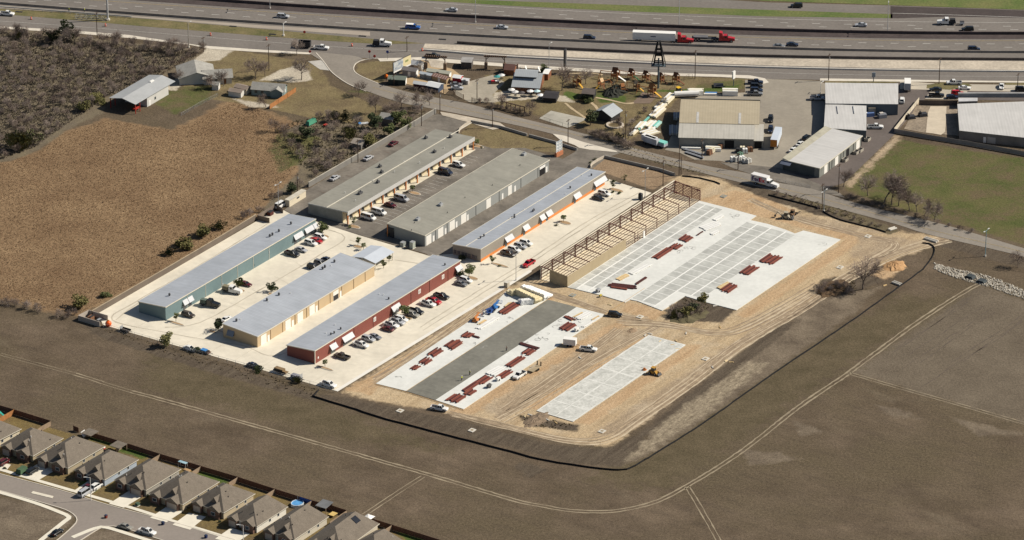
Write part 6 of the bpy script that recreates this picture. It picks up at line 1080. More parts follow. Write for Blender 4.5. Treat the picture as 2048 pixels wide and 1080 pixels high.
# silt fences: black fabric on stakes
BLK = mat("black_silt_fabric", (0.012, 0.012, 0.014), rough=.8, var=.2)
def silt(lb, px, h=.8, step=3.2, stakes=True):
    P = smooth_pts(Gs(px), 3); r_ = random.Random(lb); o = P[0].copy(); P = [p - o for p in P]; t = thing("silt_fence", lb, "silt fence", o)
    a = [p + Vector((r_.uniform(-.12, .12), r_.uniform(-.12, .12), 0)) for p in P]; mb = MB(); wallribbon(mb, a, .12, 0, h); mb.build("fabric", BLK, t)
    acc = 0; n = 0
    for p, q in zip(P, P[1:]):
        acc += (q - p).length
        if acc > step and n < 95: acc = 0; n += 1; mb = MB(); mb.box(q.x - .03, q.x + .03, q.y - .11, q.y - .05, 0, h + .25); mb.build("stake", WOOD, t)
silt("long black silt fence curving round the building site's near side", [(638, 781), (628, 792), (632, 796), (700, 816), (760, 836), (900, 873), (1024, 905), (1080, 920), (1180, 936), (1240, 941), (1263, 936), (1290, 921), (1400, 852), (1536, 756), (1700, 645), (1846, 540)], .6, 4.6)
silt("short black silt fence winding beside the culvert bank", [(1846, 540), (1858, 525), (1868, 510), (1869, 497), (1860, 489), (1845, 487)], .5); silt("black silt fence below the street lamp poles by the side road", [(1646, 423), (1660, 432), (1682, 441), (1708, 448), (1740, 456), (1772, 465)], .5); silt("black silt fence in front of the delivery truck's verge", [(1364, 353), (1400, 357), (1430, 365), (1440, 369)], .5); silt("black silt fence along the bank below the side road", [(1536, 391), (1560, 397), (1600, 407), (1640, 418)], .55)
for px, lb in (((800, 822), "square concrete drain cover nearest the white work truck"), ((944, 861), "square concrete drain cover inside the long silt fence"), ((1204, 863), "square concrete drain cover beside the haul road"), ((1411, 718), "square concrete drain cover at the straw bank"), ((1145, 591), "grey drain cover on dirt below the frame building"), ((1280, 634), "small drain cover right of the black SUV"), ((1447, 393), "grey drain cover on dirt below the side road"), ((1736, 473), "white ringed drain cover near the road end"), ((1680, 535), "white drain cover left of the bare tree")):
    t = thing("drain_cover", lb, "drain cover", G(*px), AA); mb = MB(); mb.box(-1.1, 1.1, -.95, .95, 0, .22); mb.build("slab", BOLT if "grey" not in lb else mat("grey_cover", (0.25, 0.26, 0.24)), t); mb = MB(); mb.box(-.45, .45, -.45, .45, .222, .26); mb.build("lid", mat("lid_iron", (0.30, 0.24, 0.15)), t)
t = thing("concrete_block", "large pale concrete block at the lot corner by the dirt", "block", G(1013.5, 574), AA); mb = MB(); mb.box(-.7, .7, -.7, .7, 0, 1.8); mb.build("body", mat("block_concrete", (0.42, 0.38, 0.30)), t); mb = MB(); mb.box(-.75, .75, -.75, .75, 1.8, 1.9); mb.build("cap", BOLT, t)
t = thing("temporary_toilet", "dark portable toilet between the lot and frame building", "portable toilet", G(1281, 399), AA); mb = MB(); mb.box(-.6, .6, -.6, .6, 0, 2.2); mb.build("cabin", mat("toilet_dark", (0.03, 0.035, 0.04)), t); mb = MB(); mb.frust(-.65, .65, -.65, .65, 2.2, 2.45, .2, .2, .2); mb.build("roof", DARKM, t)
# riprap, soil heaps and culvert
def heap(nm, lb, cat, px, rx, ry, h, m, n=26, seed=1):
    r_ = np.random.default_rng(seed); mb = MB(); R = 6; mb.v.append((0, 0, h))
    for k in range(1, R + 1):
        for i in range(n): a = 2 * math.pi * i / n; f = k / R; j = 1 + r_.uniform(-.16, .16); mb.v.append((math.cos(a) * rx * f * j, math.sin(a) * ry * f * j, max(0, h * (1 - f ** 1.3)) * r_.uniform(.7, 1.1) if k < R else -.02))
    for i in range(n): mb.f.append((0, 1 + i, 1 + (i + 1) % n)); mb.m.append(0)
    for k in range(R - 1):
        for i in range(n): mb.f.append((1 + k * n + i, 1 + (k + 1) * n + i, 1 + (k + 1) * n + (i + 1) % n, 1 + k * n + (i + 1) % n)); mb.m.append(0)
    return tag(mb.build(nm, m, None, G(*px), AA), lb, cat)
heap("soil_heap", "orange soil heap between bare tree and culvert", "soil heap", (1790, 532), 4.6, 3.8, 1.5, mat("orange_soil", (0.42, 0.25, 0.12), var=.25, scale=.5), seed=3); heap("soil_heap", "small tan soil heap beside the haul road junction", "soil heap", (1265, 661), 2.2, 1.4, .7, mat("tan_soil", (0.28, 0.20, 0.13), var=.2), seed=4); heap("soil_heap", "dark overgrown mound inside the large slab's cutout", "soil heap", (1375, 628), 8, 6, 1.3, mat("dark_mound", (0.10, 0.085, 0.045), var=.35, scale=.6), seed=5); heap("soil_heap", "dark brush mound left of the bare tree", "soil heap", (1665, 577), 8.0, 4.5, 1.2, mat("brush_soil", (0.10, 0.062, 0.032), var=.4, scale=.7), seed=6)
heap("soil_heap", "low rough soil heap below the small slab's near end", "soil heap", (1075, 838), 7, 3, .8, mat("rough_soil", (0.19, 0.14, 0.095), var=.4, scale=.6), seed=7)
rng = np.random.default_rng(5); V, Q = [], []
def rock(p, s):
    o = len(V); pts = rng.normal(size=(6, 3)); base = [(1, 0, 0), (-1, 0, 0), (0, 1, 0), (0, -1, 0), (0, 0, .8), (0, 0, -.5)]
    for b in base: V.append((p.x + (b[0] + rng.uniform(-.25, .25)) * s, p.y + (b[1] + rng.uniform(-.25, .25)) * s, (b[2] + .3) * s))
    for f in ((0, 2, 4), (2, 1, 4), (1, 3, 4), (3, 0, 4), (2, 0, 5), (1, 2, 5), (3, 1, 5), (0, 3, 5)): Q.append(tuple(i + o for i in f))
for k in range(1700):
    f = rng.uniform(0, 1); x = 1868 + f * 215; yc = 532 + f * 66 + math.sin(f * 9) * 2; hw = 6 + 5 * math.sin(f * 3.1)
    rock(G(x, yc + rng.uniform(-hw, hw)), rng.uniform(.14, .4))
tag(raw_mesh("rubble", V, Q, mat("pale_limestone", (0.44, 0.405, 0.345), var=.25, scale=1.2)), "band of pale broken limestone lining the ditch at right", "rubble", kind="stuff")
for px, lb in (((1940, 555), "dark concrete culvert end among the limestone rubble"), ((1963, 564), "second dark culvert end lower in the limestone rubble")):
    t = thing("culvert", lb, "culvert", G(*px), BB); mb = MB(); mb.extr([(-1.8, 0), (1.8, 0), (1.2, .9), (-1.0, .9)], -1.2, 1.2); mb.build("headwall", mat("culvert_dark", (0.045, 0.055, 0.06), var=.2), t); mb = MB(); mb.tube((-.2, -1.35, .4), (-.2, -1.1, .4), .38, 10); mb.build("pipe", DARKM, t)
for px, q, lb in (((1848, 478), (1873, 486), "two pale culvert pipes at the new road entrance"), ((1780, 462), (1793, 458), "pale pipe beside the silt fence end"), ((1784, 566), (1800, 572), "pale pipes lying near the silt fence")):
    a, b = G(*px), G(*q); t = thing("pipe_pair", lb, "pipes", a, math.atan2(b.y - a.y, b.x - a.x)); L = (b - a).length
    for y in (0, 1.0): mb = MB(); mb.tube((0, y, .35), (L, y, .35), .35, 8); mb.build("pipe", BOLT, t)
for px, lb in (((1655, 520), 0),): pass
rr = random.Random(9)
for i, (x, y) in enumerate(((1290, 671), (1320, 683), (1345, 690), (1060, 830), (1075, 834), (1050, 833), (1300, 668), (1355, 698), (1440, 655), (1425, 735), (1462, 725), (1452, 722), (1160, 716), (1080, 842), (1112, 846), (1430, 612), (1770, 571), (1790, 565), (1372, 667), (1220, 610), (1352, 682), (1095, 840))):
    t = tag(MB().hexa([(-.9, -.2, 0), (.8, -.25, 0), (.9, .2, 0), (-.7, .25, 0), (-.8, -.15, .25), (.7, -.2, .3), (.8, .15, .22), (-.6, .2, .28)]).build("scrap_board", PL[i % 2] if i % 3 else BOLT, None, G(x, y), rr.uniform(0, 3)), "scrap board left on the building site's bare soil", "scrap", "scrap boards strewn over the building site")
# lumber yard stock
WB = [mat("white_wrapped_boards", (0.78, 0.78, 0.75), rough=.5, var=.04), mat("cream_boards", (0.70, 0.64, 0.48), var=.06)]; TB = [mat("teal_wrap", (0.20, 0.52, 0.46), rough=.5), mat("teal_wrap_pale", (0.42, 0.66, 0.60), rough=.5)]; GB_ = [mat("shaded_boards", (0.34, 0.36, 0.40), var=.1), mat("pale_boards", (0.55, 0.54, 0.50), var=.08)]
def Z7(x, y): return (x / 6 + 1230, y / 6 + 130)
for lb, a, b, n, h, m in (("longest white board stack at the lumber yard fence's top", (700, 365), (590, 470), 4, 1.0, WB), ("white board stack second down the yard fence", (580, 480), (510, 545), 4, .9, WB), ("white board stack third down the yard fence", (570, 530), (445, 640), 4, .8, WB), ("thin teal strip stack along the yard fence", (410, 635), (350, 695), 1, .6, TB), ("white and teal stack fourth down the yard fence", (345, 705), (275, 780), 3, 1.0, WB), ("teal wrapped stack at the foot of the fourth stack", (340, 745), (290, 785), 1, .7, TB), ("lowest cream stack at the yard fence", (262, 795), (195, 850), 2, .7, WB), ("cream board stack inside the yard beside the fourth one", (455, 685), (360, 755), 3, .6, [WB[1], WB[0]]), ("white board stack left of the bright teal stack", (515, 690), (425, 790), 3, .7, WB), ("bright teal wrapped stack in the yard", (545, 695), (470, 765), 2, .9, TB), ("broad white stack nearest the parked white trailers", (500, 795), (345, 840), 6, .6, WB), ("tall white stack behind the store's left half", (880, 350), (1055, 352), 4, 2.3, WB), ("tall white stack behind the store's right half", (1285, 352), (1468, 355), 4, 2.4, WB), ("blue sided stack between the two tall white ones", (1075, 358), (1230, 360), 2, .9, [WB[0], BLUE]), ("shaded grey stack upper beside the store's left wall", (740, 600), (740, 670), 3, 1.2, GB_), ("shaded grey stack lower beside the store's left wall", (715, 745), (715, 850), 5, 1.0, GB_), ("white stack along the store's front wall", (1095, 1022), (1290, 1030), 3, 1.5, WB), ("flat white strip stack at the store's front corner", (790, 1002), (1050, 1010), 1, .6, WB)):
    t = boards(lb, Z7(*a), Z7(*b), n, m, h=h, z=.05, w=.75, nm="board_stack", cat="board stack")
for i, (x, y, c, lb) in enumerate(((1485, 302, 1, "cream wrapped pallet nearest the store's open door"), (1490, 306, 0, "white wrapped pallet beside the cream one"), (1500, 303, 2, "brown brick pallet by the loading door"), (1466, 322, 0, "white bagged pallet at the left of the front row"), (1474, 323, 3, "grey bagged pallet in the front row"), (1484, 321, 0, "white bagged pallet in the middle of the front row"), (1490, 325, 3, "grey netted pallet near the front row's right end"), (1497, 326, 3, "grey netted pallet at the front row's right end"), (1480, 314, 4, "green and white pallet behind the front row"), (1419, 309, 2, "brown pallet at the driveway fence end"), (1424, 305, 1, "yellow cream pallet at the driveway fence end"), (1441, 297, 2, "brown pallet at the end of the long white stack"), (1477, 305, 5, "black pallet with leaning boards beside the cream one"))):
    m = (WB[0], WB[1], BRN, GB_[1], mat("green_bags", (0.12, 0.22, 0.16)), DARKM)[c]; t = thing("pallet", lb, "pallet", G(x, y), .1 * i); t.scale = (1.6, 1.6, 1.35); mb = MB(); mb.box(-.65, .65, -.55, .55, 0, .15); mb.build("base", WOOD, t); mb = MB(); mb.frust(-.6, .6, -.5, .5, .15, 1.3, .05, .08, .05); mb.build("load", m, t); mb = MB(); mb.box(-.05, .05, -.52, .52, .15, 1.32); mb.build("strap", DARKM, t)
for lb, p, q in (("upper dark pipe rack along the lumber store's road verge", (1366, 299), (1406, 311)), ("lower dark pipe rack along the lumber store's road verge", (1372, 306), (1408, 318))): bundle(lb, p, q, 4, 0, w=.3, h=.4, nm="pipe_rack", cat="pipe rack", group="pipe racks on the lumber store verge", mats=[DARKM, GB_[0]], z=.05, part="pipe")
t = thing("tank_trailer", "white cylindrical tank lying behind the store's left corner", "tank", G(1373, 194), .05); mb = MB(); mb.tube((-4.5, 0, 1.2), (4.5, .6, 1.2), 1.1, 12); mb.build("tank", WHITE, t); mb = MB(); mb.box(-3, 3, -.6, .7, 0, .3); mb.build("cradle", DARKM, t)
loader("yellow forklift at the top of the lumber yard fence", (1357, 188), .6, mat("bright_yellow", (0.68, 0.42, 0.02), rough=.5), 1.1)
# covered goods and bits by the white workshops
junk("covered_goods", "blue tarpaulin covered goods beside the workshop door", "goods", (1740, 232), [("cover", mat("blue_tarp", (0.10, 0.16, 0.34)), (-1.6, 1.4, -1, 1, 0, 1.5)), ("cloth", WHITE, (-2.4, -1.2, -.7, .9, 0, 1.6))], rz=.2); junk("covered_goods", "grey wrapped goods next to the blue tarpaulin", "goods", (1764, 235), [("cover", mat("grey_wrap", (0.17, 0.18, 0.21)), (-1.5, 1.5, -1.1, 1, 0, 1.5)), ("cloth", mat("pale_cloth", (0.5, 0.46, 0.42)), (-.9, .5, -.4, .8, 1.5, 1.9))], rz=.3)
# playsets
PW = mat("cedar_playset", (0.30, 0.125, 0.045), var=.2, scale=1.0); PD = mat("dark_cedar", (0.15, 0.062, 0.030), var=.2)
def playset(lb, px, ang, roof, slide, s=1.0, ridge=True):
    t = thing("playset", lb, "playset", G(*px), ang, "wooden playsets on the lawn"); t.scale = (s, s, s)
    for x in (-.9, .9):
        for y in (-.9, .9): mb = MB(); mb.box(x - .08, x + .08, y - .08, y + .08, 0, 3.2); mb.build("post", PW, t)
    mb = MB(); mb.box(-1, 1, -1, 1, 1.5, 1.62); mb.build("deck", PD, t)
    for y in (-.95, .95): mb = MB(); mb.box(-.9, .9, y - .05, y + .05, 1.7, 2.3); mb.build("railing", PW, t)
    mb = MB(); slab_quad(mb, [(-.8, -.85, 2.9), (.8, -.85, 2.9), (.8, 0, 4.2), (-.8, 0, 4.2)], .06); slab_quad(mb, [(-.8, .001, 4.2), (.8, .001, 4.2), (.8, .85, 2.9), (-.8, .85, 2.9)], .06); mb.build("roof", roof, t)
    mb = MB(); mb.bar((-.9, 0, 2.5), (-4.6, 0, 2.4), .16); mb.build("swing_beam", PW, t)
    for y in (-1, 1): mb = MB(); mb.bar((-4.5, 0, 2.45), (-4.9, y, 0), .14); mb.build("leg", PW, t)
    for x in (-2.2, -3.4):
        mb = MB(); mb.box(x - .3, x + .3, -.12, .12, .55, .6); sw = mb.build("swing_seat", DARKM, t)
        for d in (-.28, .28): mb = MB(); mb.box(x + d - .015, x + d + .015, -.015, .015, .6, 2.4); mb.build("chain", STEEL, sw)
    mb = MB(); mb.hexa([(.95, -.3, 1.45), (3.2, -.3, .2), (3.2, .3, .2), (.95, .3, 1.45), (.95, -.3, 1.6), (3.2, -.3, .35), (3.2, .3, .35), (.95, .3, 1.6)]); mb.build("slide", slide, t)
    mb = MB(); mb.bar((0, 1.0, 1.5), (0, 1.9, 0), .6, .1); mb.build("ladder", PD, t)
CR = mat("striped_canvas", (0.62, 0.42, 0.24), var=.2, scale=2); SY = mat("yellow_slide", (0.60, 0.34, 0.04), rough=.4); SGR = mat("green_slide", (0.05, 0.16, 0.07), rough=.4)
def Z4(x, y): return (x / 6.75 + 1100, y / 6.75 + 90)
for lb, p, a, rf, sl, s in (("playset with striped canopy nearest the store's big bare tree", (365, 560), -.9, CR, SY, 1.15), ("playset with pale canopy at the sandy path corner", (690, 580), -2.4, CR, SY, .95), ("largest playset with white tube slide near the frontage fence", (880, 480), -.4, PD, WHITE, 1.3), ("dark roofed playset second in the frontage fence row", (1095, 460), -.5, PD, SGR, 1.05), ("dark roofed playset third in the frontage fence row", (1290, 490), -.55, PD, PD, 1.05), ("playset directly behind the tall sign's pole", (1490, 510), -.6, PD, PD, 1.0), ("playset last at the right end of the fence row", (1700, 520), -.5, PD, PD, 1.1), ("canopied playset standing in front of the dark green mound", (870, 600), -1.2, CR, WHITE, .8), ("brown playset at the right of the dark green mound", (975, 640), .4, PW, PD, .9), ("cream roofed playset left of the tall sign's shadow", (1170, 610), -.6, CR, SY, .95), ("orange playset with yellow slide on the mulch square", (1375, 690), 2.6 + math.pi, PW, SY, 1.25)): playset(lb, Z4(*p), a, rf, sl, s)
heap("shaded_mound", "large dark netted mound among the playsets", "mound", Z4(880, 640), 6.0, 4.0, 3.2, mat("dark_green_net", (0.022, 0.024, 0.018), var=.3, scale=.8), seed=11)
t = thing("trampoline", "round dark trampoline on the grass beyond the playsets", "trampoline", Z4 and G(1437, 173)); mb = MB(); mb.box(-1.8, 1.8, -1.8, 1.8, .6, .66); mb.build("mat", DARKM, t)
for x, y in ((-1.7, -1.7), (1.7, -1.7), (1.7, 1.7), (-1.7, 1.7)): mb = MB(); mb.box(x - .05, x + .05, y - .05, y + .05, 0, .6); mb.build("leg", STEEL, t)
# orange netting ball and odds by the lot fence
t = thing("orange_buoy", "round orange rubber float by the lot's corner bin yard", "float", G(217, 653)); mb = MB(); n = 10
for k in range(6):
    a0, a1 = math.pi * k / 6, math.pi * (k + 1) / 6; mb.tube((0, 0, 1.1 - 1.1 * math.cos(a0)), (0, 0, 1.1 - 1.1 * math.cos(a1)), max(.02, 1.1 * math.sin(a0)), n, max(.02, 1.1 * math.sin(a1)), cap=False)
mb.build("ball", mat("orange_rubber", (0.75, 0.11, 0.012), rough=.5), t); mb = MB(); mb.box(-.25, .25, -.25, .25, 2.15, 2.4); mb.build("fitting", YEL, t)
for x, y, lb in ((1822, 237, "dark parked mower machine left in the walled yard"), (1846, 232, "dark heap of scrap machinery right of the yard's mower")):
    junk("yard_machine", lb, "machine", (x, y), [("body", mat("yard_scrap", (0.04, 0.042, 0.05), var=.4, scale=1.5), (-1.6, 1.4, -1, 1, .3, 1.2)), ("mast", DARKM, (-1.2, -.8, -.8, .8, 1.2, 1.9)), ("base", DARKM, (-1.8, 1.6, -1.1, 1.1, 0, .3))], rz=.3)
# ------------------------------------------------------------------ vehicles
LAMP = mat("lamp_lens", (0.55, 0.53, 0.48), rough=.2, var=.05); TAIL = mat("tail_lens", (0.20, 0.01, 0.01), rough=.3, var=.05)
C_ = {"w": (0.72, 0.72, 0.70), "s": (0.40, 0.41, 0.43), "g": (0.17, 0.175, 0.185), "k": (0.010, 0.011, 0.013), "n": (0.012, 0.020, 0.045), "r": (0.42, 0.010, 0.016), "d": (0.085, 0.010, 0.014), "b": (0.055, 0.042, 0.034), "u": (0.02, 0.10, 0.36), "y": (0.30, 0.20, 0.06), "t": (0.26, 0.25, 0.22), "o": (0.20, 0.21, 0.24)}
PAINT = {k: mat("car_paint_" + {"w": "white", "s": "silver", "g": "grey", "k": "black", "n": "navy", "r": "red", "d": "maroon", "b": "brown", "u": "blue", "y": "ochre", "t": "beige", "o": "slate"}[k], c, rough=.3, var=.03, spec=.5, coat=.3) for k, c in C_.items()}
def loft(mb, st, mi=0):
    """st: stations (x, [(y, z), ...]) of equal length, open sections mirrored left/right by the caller"""
    o = len(mb.v); n = len(st[0][1])
    for x, pr in st: mb.v.extend([(x, y, z) for y, z in pr])
    for i in range(len(st) - 1):
        for j in range(n): a, b = o + i * n + j, o + i * n + (j + 1) % n; mb.f.append((a, b, b + n, a + n)); mb.m.append(mi)
    mb.f.append(tuple(o + j for j in range(n - 1, -1, -1))); mb.f.append(tuple(o + (len(st) - 1) * n + j for j in range(n))); mb.m += [mi, mi]
def sect(w, zb, zs, r=.88): return [(-w, zb), (w, zb), (w, (zb + zs) * .55), (w * .97, zs - .07), (w * r, zs), (-w * r, zs), (-w * .97, zs - .07), (-w, (zb + zs) * .55)]
def auto(name, L, W, low, cab, roofz, bed=None, r=.34, z0=.24):
    """low: (x fraction, shoulder height) profile nose to tail; cab: windscreen foot, roof front, roof back, rear glass foot (fractions)"""
    t = thing(name, "proto", "car"); h = W / 2; X = lambda f: L / 2 - f * L
    mb = MB(); loft(mb, [(X(f), sect(h * (0.86 if f in (0, 1) else 1.0), z0 + (.1 if f in (0, 1) else 0), z)) for f, z in low])
    zs = max(z for f, z in low if cab[0] - .05 <= f <= cab[3] + .05); c0, c1, c2, c3 = [X(f) for f in cab]; hw, rw = h * .86, h * .70
    mb.hexa([(c2, -rw, roofz - .09), (c1, -rw, roofz - .09), (c1, rw, roofz - .09), (c2, rw, roofz - .09), (c2 + .05, -rw * .93, roofz), (c1 - .08, -rw * .93, roofz), (c1 - .08, rw * .93, roofz), (c2 + .05, rw * .93, roofz)])
    for s in (-1, 1):
        for (xb, xt) in ((c0, c1), (c3, c2), ((c0 * .52 + c3 * .48), (c1 * .5 + c2 * .5))): mb.bar((xb, s * hw, zs - .06), (xt, s * rw, roofz - .05), .085)
    if bed:
        b0, b1, zf = X(bed[0]), X(bed[1]), .62
        for s in (-1, 1): mb.box(b1, b0, s * h * .97 - .05, s * h * .97 + .05, z0 + .25, bed[2])
        mb.box(b1 - .05, b1 + .05, -h * .94, h * .94, z0 + .25, bed[2])
    bd = mb.build("body", PAINT["w"], t); bd["painted"] = 1
    mb = MB(); mb.hexa([(c3 + .02, -hw + .02, zs - .05), (c0 - .02, -hw + .02, zs - .05), (c0 - .02, hw - .02, zs - .05), (c3 + .02, hw - .02, zs - .05), (c2 - .03, -rw + .01, roofz - .06), (c1 + .03, -rw + .01, roofz - .06), (c1 + .03, rw - .01, roofz - .06), (c2 - .03, rw - .01, roofz - .06)]); mb.build("window", GLASS, t)
    if bed: mb = MB(); mb.box(X(bed[1]) + .06, X(bed[0]) - .02, -h * .90, h * .90, .5, .68); mb.build("cargo_bed", DARKM, t)
    wheels(t, (X(.19), X(.80)), h - .09, r)
    for s in (-1, 1):
        mb = MB(); mb.box(L / 2 - .12, L / 2 + .02, s * h * .62 - .2, s * h * .62 + .2, z0 + .34, z0 + .50); mb.build("headlight", LAMP, t)
        mb = MB(); mb.box(-L / 2 - .02, -L / 2 + .1, s * h * .66 - .16, s * h * .66 + .16, z0 + .42, z0 + .58); mb.build("tail_light", TAIL, t)
    t.location = (0, -9000, 0); return reg(t)
PR = {
 "sedan": auto("sedan", 4.75, 1.82, [(0, .58), (.06, .70), (.27, .86), (.30, .90), (.80, .96), (.85, .96), (.97, .90), (1, .74)], (.28, .45, .72, .88), 1.42),
 "suv": auto("suv", 4.85, 1.92, [(0, .68), (.05, .86), (.24, 1.00), (.28, 1.05), (.97, 1.08), (1, .95)], (.25, .40, .92, .985), 1.76, r=.38, z0=.30),
 "pickup": auto("pickup", 5.75, 2.0, [(0, .78), (.04, .98), (.23, 1.08), (.26, 1.12), (.60, 1.12), (.615, .60), (.99, .60), (1, .58)], (.25, .36, .57, .605), 1.86, bed=(.61, 1.0, 1.12), r=.40, z0=.34),
 "van": auto("van", 5.6, 2.05, [(0, .85), (.05, 1.02), (.15, 1.15), (.19, 1.2), (.985, 1.2), (1, 1.1)], (.16, .27, .96, .995), 2.1, r=.37, z0=.30)}
BODY0 = {k: v for k, v in PR.items()}
def hw(px): c = np.polyfit([p[0] for p in E_BAR], [p[1] for p in E_BAR], 3); return heading((px - 40, float(np.polyval(c, px - 40))), (px + 40, float(np.polyval(c, px + 40))))
def fr(px): return heading((px - 30, 0), (px + 30, 3.2))
used_proto = set()
def car(kind, x, y, ang, c, lb, group=None, cat=None):
    p = G(x, y, .75); loc = (p.x, p.y, 0.1)
    if isinstance(ang, str): ang = {"a": AA, "A": AA + math.pi, "b": BB, "B": BB + math.pi, "r": hw(x), "l": hw(x) + math.pi, "R": rad(-17), "L": rad(163), "u": rad(84), "D": rad(-96), "E": rad(-2), "W": rad(178), "h": rad(56.5), "H": rad(236), "s": rad(-31), "S": rad(149)}[ang]
    if kind not in used_proto:
        used_proto.add(kind); o = PR[kind]; o.location = loc; o.rotation_euler = (0, 0, ang); o["label"] = lb
        if group: o["group"] = group
        for ch in PARTS[o.name]:
            if ch.get("painted"): ch.material_slots[0].link = 'OBJECT'; ch.material_slots[0].material = PAINT[c]
    else: o = dup(PR[kind], loc, ang, lb, group, PAINT[c])
    o["category"] = cat or {"sedan": "car", "suv": "car", "pickup": "pickup", "van": "van"}[kind]; return o
HWY, LOT, YRD = "vehicles on the highway", "vehicles parked in the business park", "vehicles parked in the roadside yards"
